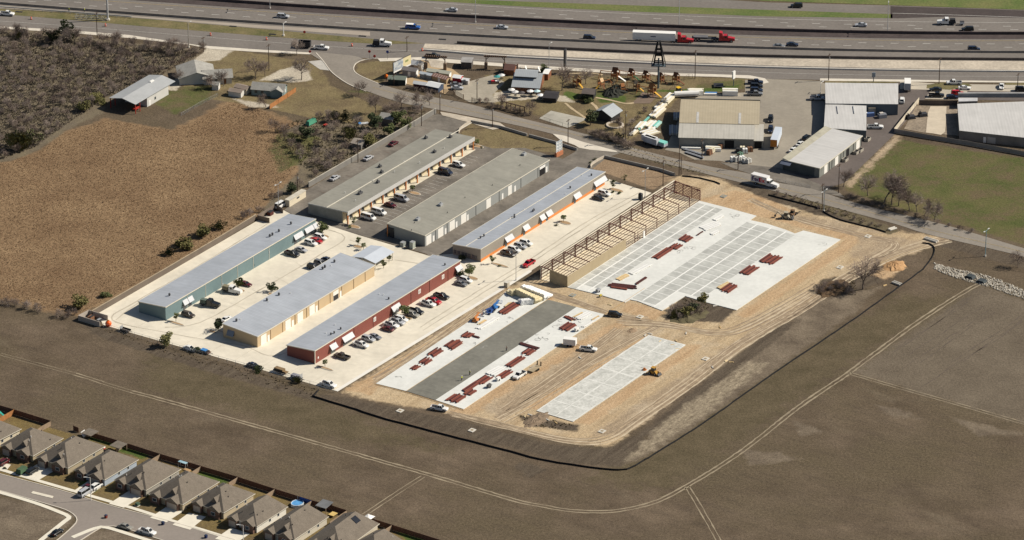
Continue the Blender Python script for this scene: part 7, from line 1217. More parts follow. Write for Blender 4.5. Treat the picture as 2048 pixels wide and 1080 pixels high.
for r in [
 ("pickup", 14, 27, "r", "w", "white pickup at the photo's upper left edge", HWY), ("suv", 566, 32, "r", "s", "silver estate car on the highway above the grass verge", HWY), ("sedan", 903, 19, "l", "s", "silver sedan alone on the far carriageway's left half", HWY), ("pickup", 826, 54, "r", "u", "bright blue pickup with white roof on the near carriageway", HWY), ("sedan", 1004, 53.5, "r", "s", "silver sedan right of the bright blue pickup", HWY), ("pickup", 643, 95, "r", "w", "white pickup towing a dark tall trailer on the frontage road", HWY), ("pickup", 866, 112, "r", "k", "black pickup seen through the timber gateway", HWY), ("suv", 1179, 75, "r", "n", "dark blue car behind the white semi trailer", HWY), ("suv", 1593, 11, "l", "k", "black car on the far ramp at the top", HWY), ("sedan", 1722, 49, "l", "s", "silver sedan on the far carriageway right of centre", HWY), ("suv", 1935, 58, "l", "k", "black car below the white truck with small trailer", HWY), ("sedan", 1585, 88, "r", "n", "dark sedan ahead of another on the near carriageway", HWY), ("sedan", 1558, 91.5, "r", "g", "grey sedan closely behind the dark sedan", HWY), ("suv", 1948, 97.5, "r", "n", "dark estate car on the near carriageway far right", HWY),
 ("pickup", 1908, 165, "W", "w", "white pickup standing on the grass traffic island", YRD), ("sedan", 1871, 178, "W", "k", "black sedan left of the island's pale kerb", YRD), ("pickup", 1873, 190, "E", "k", "black pickup behind the braced gate fence", YRD), ("sedan", 1929, 175, "E", "w", "white sedan below the white pickup on the island", YRD), ("suv", 1915, 186, "E", "r", "bright red car next to two dark ones by the warehouse", YRD), ("sedan", 1905, 193, "E", "n", "dark sedan partly in front of the bright red car", YRD), ("sedan", 2003, 172, "D", "w", "white car facing the camera near the right edge", YRD), ("suv", 2043, 178, "E", "k", "black car cut by the photo's right edge", YRD), ("suv", 1804, 200, "u", "w", "white hatchback beside the white workshop's end wall", YRD), ("pickup", 1751, 253, "E", "w", "white pickup beside the middle workshop", YRD), ("pickup", 1635, 196, "E", "s", "grey white pickup in the workshop's deep shadow", YRD), ("suv", 1541, 238, "D", "k", "upper of two black cars right of the lumber store", YRD), ("suv", 1541, 259, "D", "n", "lower of two black cars right of the lumber store", YRD), ("pickup", 1511, 164, "E", "n", "topmost of four dark vehicles behind the lumber store", YRD), ("suv", 1513, 171.5, "E", "k", "second of four dark vehicles behind the lumber store", YRD), ("suv", 1513, 180, "E", "n", "third of four dark vehicles behind the lumber store", YRD), ("pickup", 1510, 187, "E", "g", "grey pickup lowest of four behind the lumber store", YRD), ("sedan", 1601, 287, "h", "w", "white car upper by the slanted workshop's left side", YRD), ("sedan", 1587, 299, "h", "w", "white car lower by the slanted workshop's left side", YRD), ("suv", 1614, 275, "h", "k", "dark car by the slanted workshop's shaded left side", YRD), ("sedan", 914, 175, "E", "s", "silver sedan in front of the red display shed", YRD), ("sedan", 912, 168, "E", "g", "grey sedan behind the silver one at the display sheds", YRD),
 ("suv", 641, 474, "b", "w", "white car nearest the teal shed's far corner tree", LOT), ("sedan", 633, 480.5, "b", "r", "red car between two white cars at the teal shed", LOT), ("suv", 622, 485.5, "b", "w", "white car left of the red one at the teal shed", LOT), ("sedan", 602.5, 498.5, "b", "s", "silver sedan beside the black pickup at the teal shed", LOT), ("pickup", 584.5, 507, "b", "k", "black pickup parked at the teal shed", LOT), ("sedan", 491, 567, "s", "d", "maroon sedan beside the round green lot tree", LOT), ("suv", 376.5, 629, "s", "b", "dark brown car near the teal shed's front corner", LOT), ("sedan", 655, 519, "b", "n", "dark car farthest behind the tan shed roof", LOT), ("suv", 641, 526, "b", "g", "dark grey car second behind the tan shed roof", LOT), ("suv", 627, 534, "b", "k", "black car nearest behind the tan shed roof", LOT), ("sedan", 453, 637, "a", "w", "white car half hidden behind the tan shed's corner", LOT),
 ("sedan", 379.5, 696, "b", "w", "white sedan parked at the wire fence", LOT), ("sedan", 507, 730, "b", "n", "dark navy sedan parked at the wire fence", LOT), ("pickup", 657, 768.5, "b", "w", "white pickup parked at the fence's right end", LOT), ("pickup", 684, 712, "B", "b", "dark brown pickup nearest the red shed's front corner", LOT), ("pickup", 722, 689, "b", "w", "white pickup nearest the silver car at the red shed", LOT), ("suv", 737, 677.5, "b", "s", "silver utility car between white pickup and grey sedan", LOT), ("sedan", 750, 672.5, "b", "o", "slate grey sedan third in its group at the red shed", LOT), ("sedan", 775, 657, "B", "d", "maroon sedan first in the middle group at the red shed", LOT), ("pickup", 782.5, 649.5, "b", "w", "white pickup second in the middle group at the red shed", LOT), ("pickup", 794.5, 643.5, "b", "s", "silver pickup third in the middle group at the red shed", LOT), ("suv", 803, 638, "b", "w", "white car fourth in the middle group, beside the tree", LOT), ("suv", 825, 628.5, "b", "t", "beige white car partly behind the lot tree", LOT), ("pickup", 832, 622, "b", "k", "black pickup right of the lot tree at the red shed", LOT), ("pickup", 856, 607, "b", "w", "white pickup beside the bright red pickup", LOT), ("pickup", 867.5, 602, "b", "r", "bright red pickup between white and black pickups", LOT), ("pickup", 883, 592, "b", "k", "black pickup right of the bright red pickup", LOT), ("sedan", 922, 566.5, "b", "g", "grey sedan at the red shed's far end", LOT), ("suv", 932, 560, "b", "w", "silver white car beside the grey sedan by the island tree", LOT),
 ("pickup", 1017, 506.5, "b", "b", "dark brown pickup at the orange foot shed", LOT), ("suv", 1029, 499, "b", "w", "white car behind the dark brown pickup", LOT), ("suv", 1041, 492, "b", "s", "silver car third at the orange foot shed", LOT), ("suv", 1052.5, 485.5, "b", "w", "white car with black roof fourth at the orange foot shed", LOT), ("pickup", 1057.5, 526.5, "A", "r", "red pickup parked alone along the lot edge", LOT), ("suv", 1209, 386.5, "b", "w", "white car by the island at the orange foot shed's far end", LOT), ("sedan", 1196.5, 395.5, "b", "k", "black sedan by the orange foot shed's far end", LOT),
 ("van", 737, 434.5, "b", "w", "white passenger van nearest the veranda shed's corner", LOT), ("van", 758, 424, "b", "w", "white passenger van second along the veranda shed", LOT), ("sedan", 781, 409, "b", "d", "maroon sedan beside the two white vans", LOT), ("van", 803, 397, "b", "s", "silver van fourth along the veranda shed", LOT), ("van", 891, 344, "b", "n", "dark navy van near the veranda shed's middle", LOT), ("suv", 917.5, 329, "b", "w", "white car beyond the dark navy van", LOT), ("sedan", 669.5, 355, "a", "s", "nearest silver sedan parked along the grey screen wall", LOT), ("sedan", 736.5, 315, "a", "s", "middle silver sedan parked along the grey screen wall", LOT), ("sedan", 787, 286, "a", "d", "dark maroon sedan parked along the grey screen wall", LOT), ("van", 561, 410, "a", "w", "white van behind the brown walled bin yard", LOT),
 ("suv", 1230, 628.5, -12, "k", "black car standing on the dirt junction of the site", None), ("pickup", 1177, 697.5, -14, "w", "white pickup towing the white box trailer on the dirt", None), ("pickup", 1039, 750, "A", "w", "white pickup towing the flatbed trailer on the site", None), ("pickup", 879, 816, -20, "w", "white work pickup at the first slab's bottom corner", None),
 ("suv", 8, 923.5, "h", "d", "dark red car on the leftmost driveway", None), ("suv", 65, 941, "h", "k", "black car beside the green covered trailer", None), ("suv", 193, 972, "h", "w", "white car on the driveway before the pale blue house", None), ("van", 170, 985, "h", "s", "silver van across the pavement under the street lamp", None), ("sedan", 177, 972.5, "h", "d", "dark red car half hidden by the silver van", None), ("sedan", 251, 1052.5, "s", "t", "beige silver sedan parked on the street", None), ("pickup", 295, 1063, "s", "w", "white pickup parked on the street near the bottom", None), ("sedan", 114, 1063.5, "h", "k", "black sedan parked on the side street", None)]:
    k, x, y, a, c, lb, g = r; car(k, x, y, rad(a) if isinstance(a, (int, float)) else a, c, lb, g)
bp = [o for o in COL.objects if o.get("label", "").startswith("bright blue pickup")][0]; mb = MB(); mb.box(-2.7, .2, -.8, .8, 1.86, 1.95); mb.build("cap", WHITE, bp)
# trucks and trailers
RED = PAINT["r"]
def base_truck(nm, lb, cat, x, y, ang, z=.75, group=None): p = G(x, y, z); return thing(nm, lb, cat, (p.x, p.y, .05), ang, group)
def cab_over(t, x0, m, sleeper=False, s=1.0):
    mb = MB(); mb.hexa([(x0 - .2, -1.0, .6), (x0 + 2.4, -.9, .6), (x0 + 2.4, .9, .6), (x0 - .2, 1.0, .6), (x0 - .2, -1.0, 1.9), (x0 + 2.4, -.75, 1.55), (x0 + 2.4, .75, 1.55), (x0 - .2, 1.0, 1.9)]); mb.build("bonnet", m, t)
    mb = MB(); mb.frust(x0 - 2.0, x0 - .1, -1.15, 1.15, .7, 2.7, .05, .45, .12); mb.build("cab", m, t)
    mb = MB(); mb.hexa([(x0 - .38, -1.0, 1.95), (x0 - .16, -1.0, 1.95), (x0 - .16, 1.0, 1.95), (x0 - .38, 1.0, 1.95), (x0 - .56, -.95, 2.6), (x0 - .46, -.95, 2.6), (x0 - .46, .95, 2.6), (x0 - .56, .95, 2.6)]); mb.build("windscreen", GLASS, t)
    for s_ in (-1, 1): mb = MB(); mb.box(x0 - 1.5, x0 - .7, s_ * 1.07 - .04, s_ * 1.07 + .04, 1.7, 2.4); mb.build("side_window", GLASS, t)
    if sleeper: mb = MB(); mb.hexa([(x0 - 3.6, -1.2, .7), (x0 - 1.9, -1.2, .7), (x0 - 1.9, 1.2, .7), (x0 - 3.6, 1.2, .7), (x0 - 3.6, -1.2, 3.9), (x0 - 2.4, -1.1, 3.7), (x0 - 2.4, 1.1, 3.7), (x0 - 3.6, 1.2, 3.9)]); mb.build("sleeper", m, t)
for lb, x, y, box in (("red semi truck pulling a long white box trailer", 1330, 78, True), ("second red semi truck with a low flatbed", 1434, 76, False)):
    t = base_truck("semi_truck", lb, "semi truck", x, y, hw(x), 1.3, HWY); n = 8.2 if box else 4.2
    cab_over(t, n + .2, RED, True); mb = MB(); mb.box(n - 6.5, n + 1.5, -.5, .5, .7, .95); mb.build("chassis", DARKM, t); wheels(t, (n - 5.2, n - 4.0, n + 1.3), 1.0, .52)
    if box: mb = MB(); mb.box(-12.3, 4.0, -1.3, 1.3, 1.15, 4.05); mb.build("box_trailer", WHITE, t); mb = MB(); mb.box(-12.0, 4, -1.0, 1.0, .95, 1.15); mb.build("trailer_frame", DARKM, t); wheels(t, (-10.6, -9.4), 1.0, .52); mb = MB(); mb.box(-5.4, -3.4, -1.33, -1.3, 2.4, 2.75); mb.build("trailer_mark", mat("navy_mark", (0.05, 0.06, 0.12)), t)
    else: mb = MB(); mb.box(-9.5, -.2, -1.25, 1.25, 1.1, 1.35); mb.build("flatbed", DARKM, t); wheels(t, (-8.0, -6.8), 1.0, .52); mb = MB(); mb.box(-9, -3.5, -1.1, 1.1, 1.35, 1.8); mb.build("load", mat("grey_load", (0.12, 0.12, 0.13)), t)
t = base_truck("delivery_truck", "white delivery truck with purple and red lettering on the side road", "truck", 1530, 364, heading((1505, 357), (1560, 371)), 1.4); cab_over(t, 3.0, PAINT["w"]); mb = MB(); mb.box(-5.2, 1.3, -1.2, 1.2, 1.0, 3.7); mb.build("cargo_box", mat("truck_box_white", (0.66, 0.65, 0.64), rough=.5, var=.03), t); mb = MB(); mb.box(-5, 4, -.5, .5, .6, .98); mb.build("chassis", DARKM, t); wheels(t, (-3.2, 4.0), .98, .5)
for word, x, c in (("Fed", -4.75, (0.045, 0.012, 0.12)), ("Ex", -1.72, (0.62, 0.03, 0.02))):
    cu = bpy.data.curves.new("lettering", 'FONT'); cu.body = word; cu.size = 2.25; cu.extrude = .01; cu.offset = .055; tmp = bpy.data.objects.new("tmp", cu); COL.objects.link(tmp)
    me = bpy.data.meshes.new_from_object(tmp); bpy.data.objects.remove(tmp); me.materials.clear(); me.materials.append(mat("lettering_" + word.lower(), c, var=.02)); o = bpy.data.objects.new("lettering", me); COL.objects.link(o); o.parent = t; o.location = (x, -1.225, 1.55); o.rotation_euler = (math.pi / 2, 0, 0)
t = base_truck("box_truck", "tall white box truck leaving the workshop yard", "truck", 1815, 168, rad(86), 1.6, YRD); cab_over(t, 2.8, PAINT["w"]); mb = MB(); mb.box(-4.4, 1.0, -1.2, 1.2, .9, 3.6); mb.build("cargo_box", WHITE, t); mb = MB(); mb.box(-4.45, -4.4, -1.0, 1.0, 1.0, 3.4); mb.build("rear_door", mat("truck_door_grey", (0.42, 0.42, 0.43)), t); wheels(t, (-3, 3.6), .98, .5)
def trailer(nm, lb, x, y, ang, L, W, parts, group=None, ax=(0,)):
    t = base_truck(nm, lb, "trailer", x, y, ang, .6, group)
    for pn, m, b in parts: mb = MB(); mb.box(*b); mb.build(pn, m, t)
    mb = MB(); mb.bar((L / 2, 0, .55), (L / 2 + 1.2, 0, .5), .12); mb.build("drawbar", DARKM, t); wheels(t, ax, W / 2 + .05, .34, hub=False); return t
trailer("semi_trailer", "parked white trailer with orange rear doors beside the lumber store", 1552, 283, heading((1547, 297), (1560, 262)), 12, 2.4, [("box", mat("blue_white_box", (0.48, 0.53, 0.60), var=.04), (-6, 6, -1.25, 1.25, 1.0, 3.8)), ("rear_door", mat("orange_door", (0.42, 0.16, 0.03)), (-6.06, -6, -1.2, 1.2, 1.05, 3.75)), ("chassis", DARKM, (-5.5, 5.5, -.8, .8, .7, 1.0))], YRD, (-4.5, -3.4))
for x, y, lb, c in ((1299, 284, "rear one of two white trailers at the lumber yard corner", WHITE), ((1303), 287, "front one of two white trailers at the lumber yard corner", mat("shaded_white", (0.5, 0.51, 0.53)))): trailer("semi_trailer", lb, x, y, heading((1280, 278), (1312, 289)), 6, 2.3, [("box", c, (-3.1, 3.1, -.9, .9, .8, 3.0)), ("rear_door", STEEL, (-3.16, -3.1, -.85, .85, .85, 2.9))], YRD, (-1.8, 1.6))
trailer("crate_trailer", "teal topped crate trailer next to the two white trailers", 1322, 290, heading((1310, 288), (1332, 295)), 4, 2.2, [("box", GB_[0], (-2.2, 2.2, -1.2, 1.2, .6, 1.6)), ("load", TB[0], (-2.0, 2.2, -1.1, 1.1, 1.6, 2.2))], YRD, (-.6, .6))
trailer("dump_trailer", "dark tall sided trailer behind the white frontage road pickup", 609.5, 92, hw(610), 4.6, 2.2, [("side", DARKM, (-2.3, 2.3, -1.15, -1.05, .6, 2.6)), ("side", DARKM, (-2.3, 2.3, 1.05, 1.15, .6, 2.6)), ("end", DARKM, (-2.3, -2.2, -1.05, 1.05, .6, 2.6)), ("end", DARKM, (2.2, 2.3, -1.05, 1.05, .6, 2.6)), ("floor", DARKM, (-2.2, 2.2, -1.05, 1.05, .5, .6))], HWY, (-.5, .5))
trailer("box_trailer", "white enclosed box trailer behind the pickup on the dirt", 1140, 688, rad(-14), 4.2, 2.1, [("box", mat("trailer_white", (0.66, 0.66, 0.66), var=.03), (-2.1, 2.1, -1.05, 1.05, .55, 2.6)), ("roof", WHITE, (-2.13, 2.13, -1.08, 1.08, 2.6, 2.66)), ("rear_door", STEEL, (-2.14, -2.1, -.95, .95, .6, 2.5))], None, (-.5, .5))
trailer("flatbed_trailer", "wooden flatbed trailer with upright ramps on the site", 1069, 737.5, AA + math.pi, 5, 2.1, [("deck", mat("trailer_planks", (0.36, 0.29, 0.19), var=.2), (-2.6, 2.4, -1.0, 1.0, .6, .7)), ("ramp", DARKM, (-2.75, -2.65, -.9, -.5, .6, 2.2)), ("ramp", DARKM, (-2.75, -2.65, .5, .9, .6, 2.2)), ("rail", STEEL, (-2.6, 2.4, -1.04, -1.0, .7, .85))], None, (-.8, 0))
trailer("utility_trailer", "empty dark utility trailer at the wire fence's left end", 251, 660, BB, 3.4, 1.8, [("floor", mat("trailer_floor", (0.07, 0.055, 0.045)), (-1.7, 1.7, -.85, .85, .5, .58)), ("side", DARKM, (-1.7, 1.7, -.9, -.85, .5, 1.0)), ("side", DARKM, (-1.7, 1.7, .85, .9, .5, 1.0)), ("gate", STEEL, (-1.75, -1.7, -.85, .85, .5, 1.7))], LOT)
trailer("utility_trailer", "rusty trailer with blue goods at the wire fence", 411, 703, BB, 3.6, 1.8, [("floor", mat("rust_floor", (0.14, 0.07, 0.05)), (-1.8, 1.8, -.9, .9, .5, .6)), ("load", BLUE, (-1.6, .4, -.8, .8, .6, 1.2)), ("load", DARKM, (-1.7, 1.2, -.85, .85, .6, .95))], LOT)
trailer("equipment_trailer", "ochre equipment trailer between navy sedan and grey trailer", 562, 742, BB, 5, 1.9, [("deck", mat("ochre_planks", (0.25, 0.17, 0.09), var=.25), (-2.5, 2.5, -.95, .95, .55, .65)), ("load", mat("ochre_load", (0.22, 0.15, 0.08), var=.3), (-2.3, 1.2, -.8, .8, .65, 1.5)), ("rail", DARKM, (-2.5, 2.5, -1.0, -.95, .65, 1.1))], LOT, (-.4, .5))
trailer("equipment_trailer", "grey cluttered trailer beside the ochre one at the fence", 593, 755, BB, 4, 1.9, [("deck", DARKM, (-2, 2, -.95, .95, .55, .65)), ("load", mat("grey_clutter", (0.22, 0.22, 0.25), var=.4, scale=1.5), (-1.8, 1.6, -.85, .85, .65, 1.5)), ("rack", STEEL, (1.7, 1.8, -.9, .9, .65, 2.2))], LOT, (-.3, .5))
def work_truck(lb, x, y, ang, c, load, group): 
    t = base_truck("work_truck", lb, "work truck", x, y, ang, 1.0, group); cab_over(t, 1.6, PAINT[c]); mb = MB(); mb.box(-3.2, -.5, -1.1, 1.1, .8, 1.0); mb.build("bed", DARKM, t); mb = MB(); mb.frust(-3.0, -.8, -.95, .95, 1.0, 2.3, .1, .1, .1); mb.build("load", load, t); mb = MB(); mb.box(-3.1, 3, -.45, .45, .5, .8); mb.build("chassis", DARKM, t); wheels(t, (-2.2, 2.7), .9, .42)
work_truck("white cab truck carrying a dark tank on the frontage road", 762, 87, hw(762), "w", DARKM, HWY); work_truck("white flatbed work truck in front of the round lot tree", 462, 580, rad(-25), "w", mat("tool_load", (0.2, 0.18, 0.12), var=.4, scale=2), LOT); work_truck("dark green utility truck with racks at the teal shed", 418, 607, rad(-22), "k", mat("rack_load", (0.10, 0.13, 0.11), var=.5, scale=2), LOT); work_truck("white truck with black flatbed on the far carriageway", 1895, 44, hw(1895) + math.pi, "w", DARKM, HWY)
trailer("small_trailer", "tiny white trailer behind the black flatbed truck", 1924, 47, hw(1924) + math.pi, 1.8, 1.4, [("box", WHITE, (-.8, .8, -.65, .65, .5, 1.4)), ("lid", DARKM, (-.82, .82, -.67, .67, 1.4, 1.46))], HWY)
# people
def person(lb, px, ang, top, low, hat, hat_m=None):
    p = G(*px); t = thing("person", lb, "person", (p.x, p.y, .2), ang)
    def skin(nm, V, E, R, m):
        me = bpy.data.meshes.new(nm); me.from_pydata(V, E, []); o = bpy.data.objects.new(nm, me); COL.objects.link(o); o.parent = t; me.materials.append(m); o.modifiers.new("s", 'SKIN'); sv = me.skin_vertices[0].data
        for i, r in enumerate(R): sv[i].radius = (r, r * (.8 if r > .12 else 1))
        sv[0].use_root = True; o.modifiers.new("d", 'SUBSURF').levels = 1; return o
    V = [(0, 0, .95), (0, 0, 1.2), (.01, 0, 1.42), (.02, 0, 1.52), (.04, 0, 1.62), (.04, 0, 1.74), (0, .1, .9), (.05, .12, .5), (-.02, .13, .07), (.14, .13, .04), (0, -.1, .9), (-.06, -.12, .5), (-.1, -.13, .07), (.06, -.13, .04), (0, .2, 1.4), (.06, .27, 1.14), (.22, .25, .95), (.30, .23, .88), (0, -.2, 1.4), (.05, -.27, 1.14), (.20, -.25, .95), (.28, -.23, .88)]
    E = [(0, 1), (1, 2), (2, 3), (3, 4), (4, 5), (0, 6), (6, 7), (7, 8), (8, 9), (0, 10), (10, 11), (11, 12), (12, 13), (2, 14), (14, 15), (15, 16), (16, 17), (2, 18), (18, 19), (19, 20), (20, 21)]
    skin("body", V, E, [.14, .15, .15, .06, .10, .09, .09, .065, .045, .04, .09, .065, .045, .04, .07, .05, .038, .04, .07, .05, .038, .04], mat("skin", (0.36, 0.22, 0.15)))
    skin("trousers", [V[0], V[6], V[7], V[8], V[10], V[11], V[12]], [(0, 1), (1, 2), (2, 3), (0, 4), (4, 5), (5, 6)], [.165, .115, .09, .08, .115, .09, .08], low)
    skin("jacket", [V[1], V[2], V[14], V[15], V[16], V[18], V[19], V[20], V[0]], [(0, 1), (1, 2), (2, 3), (3, 4), (1, 5), (5, 6), (6, 7), (0, 8)], [.185, .18, .095, .07, .055, .095, .07, .055, .175], top)
    mb = MB(); mb.tube((.04, 0, 1.70), (.04, 0, 1.74), .15, 10); mb.tube((.04, 0, 1.74), (.04, 0, 1.84), .12, 10, .06); mb.build("hard_hat", hat, t)
HV = mat("lime_vest", (0.52, 0.62, 0.04), rough=.7); JN = mat("dark_jeans", (0.025, 0.03, 0.05))
person("worker in lime yellow vest standing lowest on the wet strip", (923.5, 762), BB, HV, JN, WHITE); person("worker in faded lime vest beyond the first on the wet strip", (939.5, 751), AA, mat("faded_lime", (0.30, 0.36, 0.08)), JN, WHITE); person("worker in dark clothes farthest up the wet strip", (1013, 703), BB, mat("dark_jacket", (0.03, 0.03, 0.035)), JN, DARKM); person("roadside worker in lime vest beside the fallen lattice", (169, 25), 0, HV, JN, WHITE); person("roadside worker in lime vest by the guard rail", (138, 24), 1, HV, JN, WHITE)
# ------------------------------------------------------------------ poles, lamps, signs, fences
def height(base, top): o = G(*base); return max(1.0, vplane(top[0], top[1], o, 0.0)[1])
def wood_pole(lb, base, top, arm=True, rz=None, group="wooden utility poles"):
    h = height(base, top); t = thing("utility_pole", lb, "utility pole", G(*base), rz if rz is not None else AA, group); mb = MB(); mb.tube((0, 0, 0), (0, 0, h), .17, 7, .11); mb.build("pole", POLEW, t)
    if arm: mb = MB(); mb.box(-1.2, 1.2, -.08, .08, h - .7, h - .5); mb.build("crossarm", POLEW, t); mb = MB(); mb.tube((.22, 0, h - 2.2), (.22, 0, h - 1.4), .2, 8); mb.build("transformer", STEEL, t)
    return t, h
for lb, b, t_ in (("wooden pole by the highway verge at upper left", (194.5, 76), (192.5, 24)), ("wooden pole at the thicket's frontage corner", (407, 104), (407, 73)), ("wooden pole at the farmstead lawn's top edge", (538, 141), (535.5, 88)), ("wooden pole behind the billboard", (814, 103), (814, 72)), ("wooden pole beside the green display shed", (788, 171), (787, 148)), ("wooden pole at the grey screen wall's end", (880, 228), (879.5, 183)), ("wooden pole inside the grey screen wall's upper part", (843, 252), (842, 207)), ("wooden pole in the middle of the caliche lot", (954, 200), (954, 158)), ("wooden pole on the gravel apron by the lawn", (985, 255), (985, 212)), ("wooden pole at the grey screen wall's middle", (716, 325), (715.5, 279)), ("wooden pole behind the cream storage shed", (595, 383), (594, 347)), ("wooden pole at the playset lawn's right corner", (1390, 157), (1390, 100)), ("wooden pole on the apron beside the pylon sign", (1136, 292), (1136, 238)), ("wooden pole among bare shrubs by the round stone seat", (1251, 287), (1251.5, 222)), ("taller of two close poles at the bare plot's corner", (1358, 351), (1358, 289)), ("shorter of two close poles at the bare plot's corner", (1362, 351), (1362, 313)), ("wooden pole inside the bare plot", (1326, 372), (1326, 320)), ("wooden pole in the lumber store's driveway fence", (1404, 319), (1404, 277)), ("wooden pole on the grass patch by the bagged pallets", (1476, 339), (1476, 305)), ("wooden pole at the slanted workshop's near corner", (1677, 386), (1677, 328)), ("taller of two poles on the bank by the road", (1644, 421), (1644, 367)), ("wooden pole at the workshop block's frontage corner", (1657, 161), (1658.5, 107)), ("wooden pole on the grass traffic island", (1878, 168), (1880.5, 115)), ("wooden pole near the photo's right edge frontage", (2035, 176), (2037, 146))): wood_pole(lb, b, t_, arm=("shorter" not in lb and "close" not in lb))
def lamp(lb, base, top, arms=1, m=STEEL, r=.11, h=None, rz=AA, foot=True, group="steel lamp posts"):
    h = h or height(base, top); t = thing("street_lamp", lb, "lamp post", G(*base), rz, group); mb = MB(); mb.tube((0, 0, .0), (0, 0, h), r, 8, r * .7); mb.build("post", m, t)
    for s in ((1,), (1, -1))[arms - 1]: mb = MB(); mb.bar((0, 0, h - .1), (s * 1.3, 0, h + .1), .09); a = mb.build("arm", m, t); mb = MB(); mb.box(min(s * 1.1, s * 2.0), max(s * 1.1, s * 2.0), -.2, .2, h + .05, h + .2); mb.build("lamp_head", mat("lamp_head", (0.5, 0.5, 0.48)), a)
    if foot: mb = MB(); mb.tube((0, 0, 0), (0, 0, .6), r * 2.2, 8); mb.build("foot", BOLT, t)
lamp("lamp post at the brown walled bin yard", (557, 419), (556, 368), 2); lamp("lamp post at the lot's edge beside the dark toilet", (1290, 395), (1290, 340), 2); lamp("lamp post at the red pickup's lot corner", (1032, 561), (1032, 508), 2); lamp("pale blue lamp post by the side road at right", (1970.5, 513), (1973, 461), 2, mat("pale_blue_post", (0.22, 0.33, 0.36)), .16); lamp("lamp post with two arms beside the pole on the bank", (1647.5, 423), (1648, 382), 2, mat("blue_grey_post", (0.16, 0.20, 0.23)), .16)
lamp("street lamp before the house with pale blue wall", (182, 1001), (180, 955), 1, WHITE, rz=math.pi, foot=False); lamp("street lamp before the white walled house", (487, 1086), (486, 1050), 1, WHITE, rz=math.pi, foot=False); lamp("lamp post at the frontage fence behind the bare tree", (1098, 136), (1098, 88), 1); lamp("short lamp post on the workshop's left frontage", (1641, 187), (1642, 166), 1, WHITE)
for lb, b, h in (("thick pale sign mast beside the fallen lattice", (215.5, 40), 14), ("tall highway lamp mast at the left median", (540, 17), 14), ("tall highway lamp mast at the central median", (951, 45), 14), ("tall highway lamp mast above the semi trailer", (1358, 54), 14), ("tall highway lamp mast at the right median", (1775, 65), 13)): lamp(lb, b, None, 2, mat("pale_mast", (0.42, 0.42, 0.42)) , .42 if "thick" in lb else .13, h, rz=1.5, group="tall highway masts")
lamp("white sign mast on the verge above the frontage pickup", (567, 72), (566.5, 47), 1, WHITE, .22); lamp("pale concrete pole at the thicket's frontage edge", (377.5, 95), (376, 46), 1, mat("concrete_pole", (0.34, 0.31, 0.27)), .2)
# the tall A sign
t = thing("letter_sign", "tall pole sign shaped as a black lattice letter A", "sign", G(1316.5, 176), rad(-3)); hA = height((1316.5, 176), (1316.5, 126)); hT = height((1316.5, 176), (1319, 82)); SB = mat("sign_steel", (0.10, 0.13, 0.15), rough=.5); SD = mat("sign_black", (0.012, 0.012, 0.014))
mb = MB(); mb.tube((0, 0, 0), (0, 0, hA + 2), .38, 10, .3); mb.build("pole", SB, t)
for y, w, m in ((-.9, .75, SD), (.9, .75, SD)):
    for s in (-1, 1): mb = MB(); mb.bar((s * 1.75, y, hA - .6), (s * .35, y * .4, hT), w, .5); mb.build("stroke", m, t)
    for f in (.12, .42, .68): x = 1.75 - 1.4 * f; mb = MB(); mb.box(-x, x, y * (1 - .6 * f) - .15, y * (1 - .6 * f) + .15, hA - .6 + (hT - hA) * f, hA - .3 + (hT - hA) * f + (.3 if f == .42 else 0)); mb.build("crossbar", m, t)
for s in (-1, 1):
    for y in (-1.3, 1.3): mb = MB(); mb.bar((s * 2.7, y, hA - .9), (s * .6, y * .3, hT - .2), .16); mb.build("lattice_rail", DARKM, t)
    for f in (.2, .45, .7): x = 2.7 - 2.1 * f; mb = MB(); mb.bar((s * x, -1.3 * (1 - .7 * f), hA - .9 + (hT - hA) * f), (s * x, 1.3 * (1 - .7 * f), hA - .9 + (hT - hA) * f), .12); mb.build("lattice_rung", DARKM, t)
mb = MB(); mb.box(-2.6, 2.6, -1.3, 1.3, hA - 1.0, hA - .85); mb.build("platform", SB, t)
# billboards and business signs
o = G(787, 158); t = thing("billboard", "large billboard with blue picture and yellow panel by the junction", "billboard", o, heading((787, 143), (818, 128))); L = 10.5
for x in (2, 8): mb = MB(); mb.box(x - .2, x + .2, .1, .5, 0, 5); mb.build("leg", DARKM, t)
mb = MB(); mb.box(0, L, 0, .35, 2.2, 6.6); mb.build("panel", mat("billboard_back", (0.10, 0.09, 0.085)), t)
mb = MB(); mb.box(.1, L * .55, -.05, -.002, 2.9, 6.4); mb.build("poster", mat("blue_white_poster", (0.62, 0.62, 0.58), col2=(0.16, 0.22, 0.30), scale=.9), t); mb = MB(); mb.box(L * .55 + .01, L - .1, -.05, -.002, 2.9, 6.4); mb.build("poster", mat("yellow_poster", (0.66, 0.58, 0.36), col2=(0.62, 0.54, 0.30), scale=1.2), t)
mb = MB(); mb.box(L * .66, L * .84, -.07, -.055, 4.4, 5.2); mb.build("emblem", mat("olive_emblem", (0.25, 0.28, 0.12)), t); mb = MB(); mb.box(.1, L - .1, -.05, -.002, 2.3, 2.85); mb.build("strip", WHITE, t)
t = thing("pylon_sign", "white multi panel pylon sign on orange brick base", "sign", G(1112, 314), heading((1111, 315), (1126, 307.5))); hp = 5.9
mb = MB(); mb.box(-.2, 3.6, -.45, .45, 0, 1.6); mb.build("base", mat("orange_brick", (0.44, 0.17, 0.085), var=.15, scale=1.5), t)
for x in (0, 1.65, 3.3): mb = MB(); mb.box(x, x + .18, -.12, .12, 1.6, hp); mb.build("post", WHITE, t)
